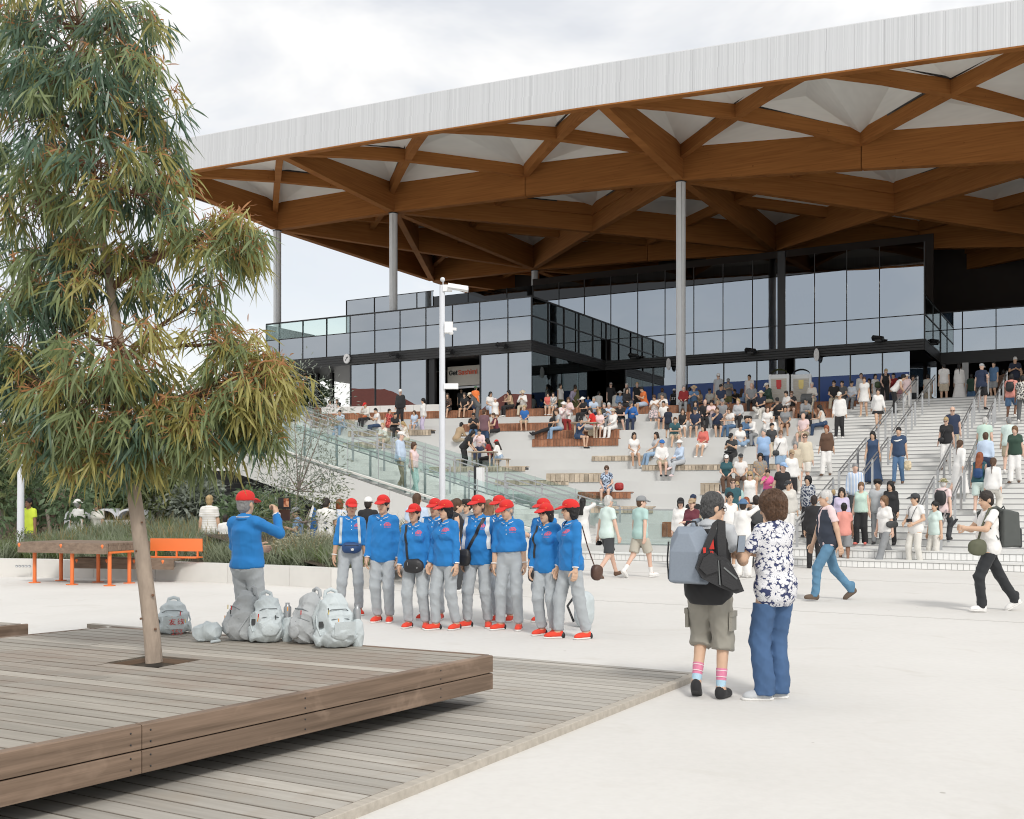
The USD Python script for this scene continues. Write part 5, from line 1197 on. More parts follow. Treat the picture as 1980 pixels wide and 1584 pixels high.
def person(label, loc, rz, h, sex, pose, hair, hat, top, bottom, skin='a', lod=0, shoes='black', fat=0.0, opts=(), name='person', group=None, seed=0, tweak=None):
    """one figure: body, hair, clothes, shoes as parts. lod 0 far, 1 middle, 2 near"""
    J = skeleton(h, sex, pose); s = J['s']; R = J['R']; g_ = [.042, .024, .0145][lod] * min(1, s + .1)
    o = thing(name, label, 'person', loc=loc, rz=rz, group=group); fine = lod >= 1; W_ = [None, (.0022, 24, seed), (.0042, 34, seed)][lod]
    tk, tc = (top.split(':') + ['white'])[:2]; bk, bc = (bottom.split(':') + ['navy'])[:2]; tpat = tc.split('/')[1] if '/' in tc else None; tc = tc.split('/')[0]
    bpat = bc.split('/')[1] if '/' in bc else None; bc = bc.split('/')[0]
    # ---- body (head and hands finer, the joins lie under collar and cuff)
    legs = []; 
    for i in (0, 1): legs += legp(J, i, 0.0)
    core = torso(J, sex, fat, -.004) + legs + arm(J, 0, 0) + arm(J, 1, 0)
    core += [cap(J['neck'] - R @ np.array([0, 0, .05]) * s, J['head'] - J['Rh'] @ np.array([0, -.012, .06]) * s, (.054 if sex == 'm' else .046) * s, (.050 if sex == 'm' else .043) * s)]
    for i in (0, 1): core += [cap(J['ank'][i], J['ank'][i] + J['fd'][i] @ np.array([0, -.12, -.045]) * s, .035 * s, .028 * s)]
    hd = head_prims(J); hn = [hand_prims(J, i, fine, pose.get('curl', (.35, .35))[i], pose.get('grip', (None, None))[i]) for i in (0, 1)]
    if not fine: body = sdf_mesh(core + hd + hn[0] + hn[1], min(g_, .036), .03)
    else:
        parts = [sdf_mesh(core, g_ * 1.5, .03), sdf_mesh(hd + [core[-3]], [.02, .0105, .0075][lod], .018)]
        for i in (0, 1): parts.append(sdf_mesh(hn[i] + [cap(J['el'][i], J['wr'][i], .040 * s, .028 * s)], [.02, .0085, .006][lod], .008))
        m_ = MB()
        for v, f in parts: m_.add(v, f)
        body = m_.get()
    put('body', body, skinm(skin), o, smooth=True)
    Th = lambda x, y, z: J['head'] + J['Rh'] @ np.array([x, y, z]) * s
    Rh = J['Rh']
    # ---- hair
    hs, hc = (hair.split(':') + ['black'])[:2]
    if hs != 'bald':
        pr = [ell(Th(0, .018, .038), np.array([.083, .098, .098]) * s, Rh), ell(Th(0, .045, -.03), np.array([.071, .062, .075]) * s, Rh)]
        if hs in ('bob', 'long', 'pony', 'bun', 'thick'): pr += [ell(Th(0, .022, .045), np.array([.089, .103, .103]) * s, Rh)]
        if hs in ('bob', 'thick'): pr += [ell(Th(x * .062, .03, -.045), np.array([.027, .052, .075]) * s, Rh) for x in (-1, 1)] + [ell(Th(0, .06, -.05), np.array([.072, .045, .075]) * s, Rh)]
        if hs == 'thick': pr += [ell(Th(0, .035, .03), np.array([.105, .115, .112]) * s, Rh), ell(Th(0, .05, -.05), np.array([.098, .075, .075]) * s, Rh)]
        if hs == 'curly': pr += [ell(Th(x * .05, y, z), .062 * s) for x in (-1, 0, 1) for y, z in ((.04, .09), (.07, .02), (-.02, .10))]
        if hs == 'long': pr += [cap(Th(x * .055, .055, -.04), J['P'] + R @ np.array([x * .055, .135, .30]) * s, .052 * s, .035 * s) for x in (-1, 0, 1)] + [cap(Th(x * .072, .0, -.02), Th(x * .085, .01, -.22), .026 * s, .02 * s) for x in (-1, 1)]
        if hs == 'pony': pr += [cap(Th(0, .10, .02), J['P'] + R @ np.array([0, .15, .33]) * s, .036 * s, .018 * s)]
        if hs == 'bun': pr += [ell(Th(0, .10, .07), .046 * s)]
        hcut = [] if hat == '-' else [lambda X, Y, Z: (X - Th(0, 0, .048)[0]) * Rh[0, 2] + (Y - Th(0, 0, .048)[1]) * Rh[1, 2] + (Z - Th(0, 0, .048)[2]) * Rh[2, 2]]
        fz = -.052 if hs != 'crop' else -.045
        hm = sdf_mesh(pr, [.036, .017, .010][lod], .02, cuts=hcut, sub=[ell(Th(0, -.112, fz), np.array([.069, .085, .108]) * s, Rh), ell(Th(0, -.05, -.13), np.array([.075, .095, .085]) * s, Rh)] + ([] if hs in ('bob', 'long', 'thick') else [ell(Th(x * .085, -.02, -.055), np.array([.03, .055, .06]) * s, Rh) for x in (-1, 1)]), wr=[None, (.0015, 60, seed), (.0026, 110, seed)][lod])
        hm0 = hm
        if hm is not None: put('hair', hm, hairm(hc), o, smooth=True)
    # ---- face
    if lod >= 1:
        ey = MB()
        for x in (-1, 1): ey.ball(Th(x * .031, -.0805, .010), np.array([.0125, .0075, .0048]) * s, 1, Rh.T)
        put('eyes', ey, M['lens_dark'], o, smooth=True); br = MB()
        for x in (-1, 1): br.ball(Th(x * .033, -.083, .032), np.array([.020, .006, .0042]) * s, 1, (Rh @ roty(x * .12)).T)
        put('eyebrows', br, hairm(hc if hs != 'bald' else 'grey'), o, smooth=True)
        put('mouth', MB().ball(Th(0, -.0835, -.060), np.array([.022, .007, .0055]) * s, 1, Rh.T), M['lip'], o, smooth=True)
        if 'smile' in opts: put('teeth', MB().ball(Th(0, -.0865, -.0595), np.array([.016, .005, .0034]) * s, 1, Rh.T), M['teeth'], o, smooth=True)
    if 'shades' in opts or 'glasses' in opts:
        gm = MB()
        for x in (-1, 1):
            if 'shades' in opts: gm.ball(Th(x * .033, -.090, .010), np.array([.026, .011, .0185]) * s, 1, Rh.T)
            else: gm.tube([Th(x * .033 + .024 * math.cos(t), -.094, .006 + .018 * math.sin(t)) for t in np.linspace(0, 6.28, 9)], .0022 * s, 4)
            gm.bar(Th(x * .058, -.085, .012), Th(x * .078, .02, .008), .004 * s, .006 * s)
        gm.bar(Th(-.012, -.098, .012), Th(.012, -.098, .012), .004 * s, .005 * s); put('glasses', gm, M['lens_dark'], o, smooth=True)
    # ---- hat
    if hat != '-':
        hk, hcol = (hat.split(':') + ['white'])[:2]; hh = [.034, .017, .0095][lod]; hp = hcol.split('/')[1] if '/' in hcol else None; hcol = hcol.split('/')[0]
        if hk == 'cap':
            B = 0.032; cut = lambda X, Y, Z: -((X - Th(0, 0, B)[0]) * Rh[0, 2] + (Y - Th(0, 0, B)[1]) * Rh[1, 2] + (Z - Th(0, 0, B)[2]) * Rh[2, 2])
            hm = sdf_mesh([ell(Th(0, .016, .045), np.array([.090, .106, .098]) * s, Rh), ell(Th(0, -.022, .078), np.array([.070, .076, .060]) * s, Rh)], hh, .02, cuts=[cut]); put('cap', hm, cloth(hcol), o, smooth=60)
            vis = sdf_mesh([ell(Th(0, -.128, .030), np.array([.074, .078, .012 + hh * .2]) * s, Rh @ rotx(.26)), ell(Th(.0, -.085, .044), np.array([.076, .055, .013 + hh * .25]) * s, Rh)], hh, .01); put('visor', vis, cloth(hcol), o, smooth=True)
        else:
            br_ = {'bucket': .135, 'sun': .175, 'straw': .165, 'beanie': .09}[hk]
            pr = [ell(Th(0, .015, .06), np.array([.088, .10, .088]) * s, Rh)]
            if hk != 'beanie': pr += [ell(Th(0, .005, .045), np.array([br_, br_ * 1.06, .012 + hh * .35]) * s, Rh @ rotx(.05))]
            hm = sdf_mesh(pr, hh, .02, cuts=[lambda X, Y, Z: -((X - Th(0, 0, .012)[0]) * Rh[0, 2] + (Y - Th(0, 0, .012)[1]) * Rh[1, 2] + (Z - Th(0, 0, .012)[2]) * Rh[2, 2])]); put('hat', hm, cloth(hcol, hp), o, smooth=50)
            if hk in ('straw',): put('hat_band', MB().tube([Th(.094 * math.cos(t), .015 + .106 * math.sin(t), .062) for t in np.linspace(0, 6.283, 17)], .008 * s, 5), cloth('black'), o, smooth=True)
    # ---- clothes
    P0 = J['P']; zt = R[:, 2]
    def below(z, up=True):       # keep what is above the hem at height z over the pelvis
        c = P0 + R @ np.array([0, 0, z]) * s
        return lambda X, Y, Z: -((X - c[0]) * zt[0] + (Y - c[1]) * zt[1] + (Z - c[2]) * zt[2])
    fld = None; hem = None; hmesh = locals().get('hm0')
    gt = .020 + .008 * (lod == 0)
    sitting = pose.get('sit', False)
    if tk in ('tee', 'polo', 'long', 'tank', 'shirt', 'jacket', 'dress', 'longdress', 'maxi', 'vest', 'tucked', 'blouse', 'gown'):
        pr = torso(J, sex, fat, gt)
        slv = {'tee': .62, 'polo': .62, 'tucked': 2.0, 'long': 1.97, 'tank': 0, 'shirt': 1.95, 'jacket': 1.97, 'dress': .5, 'longdress': .45, 'maxi': 0, 'vest': 0, 'blouse': 1.5, 'gown': 1.9}[tk]
        if tweak and 'sleeve' in tweak: slv = tweak['sleeve']
        if slv:
            for i in (0, 1): pr += arm(J, i, .012 + .006 * (lod == 0), .019 if slv <= 1 else .012, slv)
        hem = {'tucked': .035, 'tank': -.06, 'vest': -.14, 'jacket': -.13}.get(tk, -.115 if sex == 'm' else -.10)
        if tweak and 'hem' in tweak: hem = tweak['hem']
        kk = .035 if lod < 2 else .022
        if tk in ('dress', 'longdress', 'maxi', 'gown'):
            dn = {'dress': .62, 'longdress': 1.55, 'maxi': 1.9, 'gown': 1.75}[tk]; hem = None
            if sitting:
                for i in (0, 1): pr += legp(J, i, .035, min(1.0, dn)) + (legp(J, i, .035, dn, .03)[1:] if dn > 1 else [])
            else:
                z1 = P0[2] * (1 - dn / 2.05); k2 = (J['knee'][0] + J['knee'][1]) / 2; kc = np.array([k2[0], k2[1] * .5, z1])
                for x in (-1, 0, 1): pr += [cap(P0 + np.array([x * .05, 0, -.02]) * s, kc + np.array([x * (.08 + .04 * dn), 0, 0]) * s, .125 * s, (.125 + .02 * dn) * s)]
                for y in (-1, 1): pr += [cap(P0, kc + np.array([0, y * (.05 + .05 * dn), 0]) * s, .12 * s, (.11 + .02 * dn) * s)]
                pr = pr[:]; zc = z1
                cut = [lambda X, Y, Z: zc - Z + 0 * X + 0 * Y]
            kk = .05
        if hem is not None and hem < .0 and not sitting: pr += [ell(P0 + R @ np.array([0, .006, -.02]) * s, np.array([.158 * (1 + .14 * fat) + (.008 if sex == 'f' else 0), .114 * (1 + .14 * fat), .16]) * s + gt + .007, R), ell(P0 + R @ np.array([0, -.006, .15]) * s, np.array([.146 * (1 + .14 * fat), .106 * (1 + .2 * fat), .2]) * s + gt, R)]
        if hem is not None and -.02 <= hem < .12 and tk != 'tucked': pr += [ell(P0 + R @ np.array([0, -.008, hem + .05]) * s, np.array([.160 * (1 + .14 * fat), .118 + .05 * fat, .085]) * s + gt, R)]
        cuts = [below(hem)] if hem is not None else ([] if sitting else cut)
        if tk == 'tucked': pr += [ell(P0 + R @ np.array([0, -.012, .075]) * s, np.array([.152 * (1 + .14 * fat), .115 + .05 * fat, .07]) * s + gt, R)]
        # neck opening
        nk = J['neck'] + R @ np.array([0, -.045, .035]) * s
        sub = [ell(nk, np.array([.066, .075, .055 + (.03 if tk in ('tank', 'maxi', 'dress') else 0)]) * s, R)]
        vf, fld = sdf_mesh(pr, g_, kk, cuts, W_, field=True, sub=sub)
        if tk == 'vest' or (tweak and tweak.get('floral')): tm = M[tweak['matname']] if tweak and 'matname' in tweak else cloth(tc, tpat)
        else: tm = cloth(tc, tpat)
        put({'dress': 'dress', 'longdress': 'dress', 'maxi': 'dress', 'gown': 'dress', 'jacket': 'jacket', 'vest': 'vest'}.get(tk, 'shirt'), vf, tm, o, smooth=True)
    if bk in ('trousers', 'wide', 'jeans', 'shorts', 'cargo', 'sweat', 'skirt', 'longskirt', 'mini'):
        pr = [ell(P0 + rotz(0) @ np.array([0, .012, 0]) * s, np.array([.162 * (1 + .14 * fat) + (.01 if sex == 'f' else 0), .116 * (1 + .14 * fat), .14]) * s + .012 + .006 * (lod == 0))]
        if fat > .2 : pr.append(ell(P0 + R @ np.array([0, -.03 * fat, .09]) * s, np.array([.15 * (1 + .12 * fat), .11 + .045 * fat, .08]) * s + .012, R))
        if bk == 'sweat' : pr.append(ell(P0 + R @ np.array([0, -.012, .09]) * s, np.array([.148, .108, .09]) * s + .010, R))
        ztop_ = P0[2] + (.145 if (tk in ('tucked',) or hem is None or sitting) else (tweak or {}).get('top', min(.14, hem + .03))) * s
        cuts = [lambda X, Y, Z: Z - ztop_ + 0 * X + 0 * Y]
        if bk in ('skirt', 'longskirt', 'mini'):
            dn = {'skirt': .75, 'mini': .5, 'longskirt': 1.7}[bk]
            if sitting:
                for i in (0, 1): pr += legp(J, i, .035, min(1., dn)) + (legp(J, i, .035, dn, .03)[1:] if dn > 1 else [])
            else:
                z1 = P0[2] * (1 - dn / 2.05); kc = np.array([0, (J['knee'][0][1] + J['knee'][1][1]) / 4, z1])
                for x in (-1, 0, 1): pr.append(cap(P0 + np.array([x * .055, 0, -.03]) * s, kc + np.array([x * (.09 + .03 * dn), 0, 0]) * s, .115 * s, (.12 + .02 * dn) * s))
                cuts.append(lambda X, Y, Z: z1 - Z + 0 * X + 0 * Y)
            kk = .05
        else:
            upto = {'shorts': .90, 'cargo': 1.22, 'sweat': 1.93}.get(bk, 1.97); fl = {'wide': .030, 'shorts': .028, 'cargo': .022, 'sweat': .010, 'jeans': .010}.get(bk, .012); gg = {'wide': .014, 'shorts': .02, 'cargo': .024, 'sweat': .014, 'jeans': .010}.get(bk, .012)
            for i in (0, 1):
                pr += legp(J, i, gg, upto, fl)
                if bk == 'sweat': pr += [ell(J['ank'][i] + np.array([0, 0, .075]) * s, np.array([.060, .064, .030]) * s), ell(J['ank'][i] + np.array([0, -.006, .035]) * s, np.array([.055, .060, .024]) * s)]
                if bk == 'wide': A = J['ank'][i]; pr.append(fcap(A + np.array([0, 0, .10]) * s, A + J['fd'][i] @ np.array([0, -.012, -.035]) * s, .070 * s, .088 * s))
                if bk in ('trousers', 'jeans'): A = J['ank'][i]; pr.append(fcap(A + np.array([0, 0, .08]) * s, A + J['fd'][i] @ np.array([0, -.025, -.028]) * s, .052 * s, .058 * s))
            kk = .022
        vf = sdf_mesh(pr, g_, kk, cuts, None if W_ is None else (W_[0] * .85, W_[1] * 1.25, seed + 7)); put({'shorts': 'shorts', 'cargo': 'shorts', 'skirt': 'skirt', 'longskirt': 'skirt', 'mini': 'skirt'}.get(bk, 'trousers'), vf, cloth(bc, bpat), o, smooth=True)
    # ---- shoes
    if shoes != '-':
        sc_, sole = (shoes.split('/') + [None])[:2]
        for i in (0, 1):
            A, Rf = J['ank'][i], J['fd'][i]; T = lambda x, y, z: A + Rf @ np.array([x, y, z]) * s
            nz = Rf[:, 2]; c0 = T(0, 0, -.072 + (.018 if sole and lod else 0))
            pr = [ell(T(0, -.065, -.042), np.array([.046, .120, .050]) * s, Rf), ell(T(0, .005, -.02), np.array([.044, .058, .060]) * s, Rf), ell(T(0, -.13, -.05), np.array([.042, .055, .035]) * s, Rf)]
            sh_ = put('shoe', sdf_mesh(pr, [.034, .016, .0095][lod], .02, [lambda X, Y, Z: -((X - c0[0]) * nz[0] + (Y - c0[1]) * nz[1] + (Z - c0[2]) * nz[2])]), cloth(sc_), o, smooth=50)
            if sole and lod:
                c1 = T(0, 0, -.052); c2 = T(0, 0, -.075)
                put('sole', sdf_mesh([ell(T(0, -.07, -.062), np.array([.047, .128, .03]) * s, Rf), ell(T(0, .01, -.062), np.array([.044, .062, .03]) * s, Rf), ell(T(0, -.14, -.06), np.array([.044, .055, .03]) * s, Rf)], .011, .02,
                    [lambda X, Y, Z: ((X - c1[0]) * nz[0] + (Y - c1[1]) * nz[1] + (Z - c1[2]) * nz[2]), lambda X, Y, Z: -((X - c2[0]) * nz[0] + (Y - c2[1]) * nz[1] + (Z - c2[2]) * nz[2])]), M['sole_white'] if sole == 'white' else cloth(sole), sh_, smooth=50)
                if 'heel' in opts: put('heel', sdf_mesh([ell(T(0, .045, -.045), np.array([.047, .04, .05]) * s, Rf)], .011, .01, [lambda X, Y, Z: -((X - c2[0]) * nz[0] + (Y - c2[1]) * nz[1] + (Z - c2[2]) * nz[2])]), M['shoe_black'], sh_, smooth=50)
    return dict(o=o, J=J, field=fld, loc=np.asarray(loc, float), rz=rz, s=s, Th=Th, hair=locals().get('hm0'))
POSE = {
 'stand': dict(),
 'stand2': dict(feet=((-.11, -.05, .075), (.10, .04, .075)), hands=((-.23, -.05, .80), (.24, .0, .80)), yaw=8),
 'hip': dict(feet=((-.13, 0, .075), (.11, -.03, .075)), hands=((-.20, -.02, 1.0), (.24, 0, .80)), yaw=-12),
 'phone': dict(hands=((-.07, -.27, 1.18), (.06, -.28, 1.18)), nod=18, lean=3),
 'cross': dict(hands=((.08, -.20, 1.16), (-.08, -.19, 1.14)), epole=((-1, .2, -.6), (1, .2, -.6))),
 'walk': dict(pelvis=(0, 0, .915), feet=((-.08, -.30, .095), (.09, .36, .155)), fpitch=(-14, 38), hands=((-.23, .14, .83), (.23, -.20, .86)), lean=4),
 'walk2': dict(pelvis=(0, 0, .92), feet=((-.09, .26, .12), (.08, -.22, .085)), fpitch=(28, -8), hands=((-.23, -.16, .84), (.23, .12, .82)), lean=3),
 'down': dict(pelvis=(0, 0, .92), feet=((-.09, -.20, .02), (.09, .08, .09)), fpitch=(8, 12), hands=((-.23, -.10, .84), (.23, .04, .82)), nod=10),
 'up': dict(pelvis=(0, -.02, .93), feet=((-.09, -.18, .22), (.09, .14, .10)), fpitch=(-4, 22), hands=((-.23, .08, .83), (.23, -.12, .86)), lean=6),
 'photo': dict(hands=((-.10, -.36, 1.55), (.22, -.05, .80)), yaw=0, nod=-4),
 'bend': dict(lean=38, hands=((-.15, -.45, .85), (.15, -.45, .85)), nod=10, feet=((-.12, 0, .075), (.12, .02, .075))),
 'sit': dict(sit=True, pelvis=(0, .13, .115), feet=((-.11, -.33, -.375), (.12, -.36, -.375)), hands=((-.10, -.16, .20), (.11, -.18, .20)), lean=9),
 'sitphone': dict(sit=True, pelvis=(0, .13, .115), feet=((-.12, -.36, -.375), (.11, -.32, -.375)), hands=((-.06, -.22, .40), (.05, -.23, .41)), lean=12, nod=22),
 'sitlean': dict(sit=True, pelvis=(0, .13, .115), feet=((-.17, -.36, -.375), (.17, -.35, -.375)), hands=((-.06, -.38, .26), (.06, -.39, .25)), lean=28, nod=-4),
 'sitcross': dict(sit=True, pelvis=(0, .13, .115), feet=((.10, -.44, -.10), (.09, -.34, -.375)), fpitch=(20, 0), hands=((-.05, -.20, .25), (.08, -.22, .24)), lean=6),
 'sitside': dict(sit=True, pelvis=(0, .13, .115), feet=((-.02, -.40, -.375), (.16, -.36, -.375)), hands=((-.26, .10, .08), (.10, -.20, .22)), lean=4, twist=16),
 'siteat': dict(sit=True, pelvis=(0, .13, .115), feet=((-.12, -.32, -.375), (.12, -.30, -.375)), hands=((-.05, -.20, .52), (.12, -.26, .30)), lean=14, nod=8),
 'sitlegs': dict(sit=True, pelvis=(0, .13, .115), feet=((-.06, -.74, -.20), (.10, -.76, -.20)), fpitch=(-40, -40), hands=((-.22, .12, .06), (.20, .14, .06)), lean=-14),
 'floor': dict(sit=True, pelvis=(0, .10, .115), feet=((.16, -.26, .03), (-.16, -.30, .04)), kpole=((-1, -.3, .5), (1, -.3, .5)), hands=((-.12, -.24, .22), (.10, -.26, .24)), lean=14, nod=14),
}
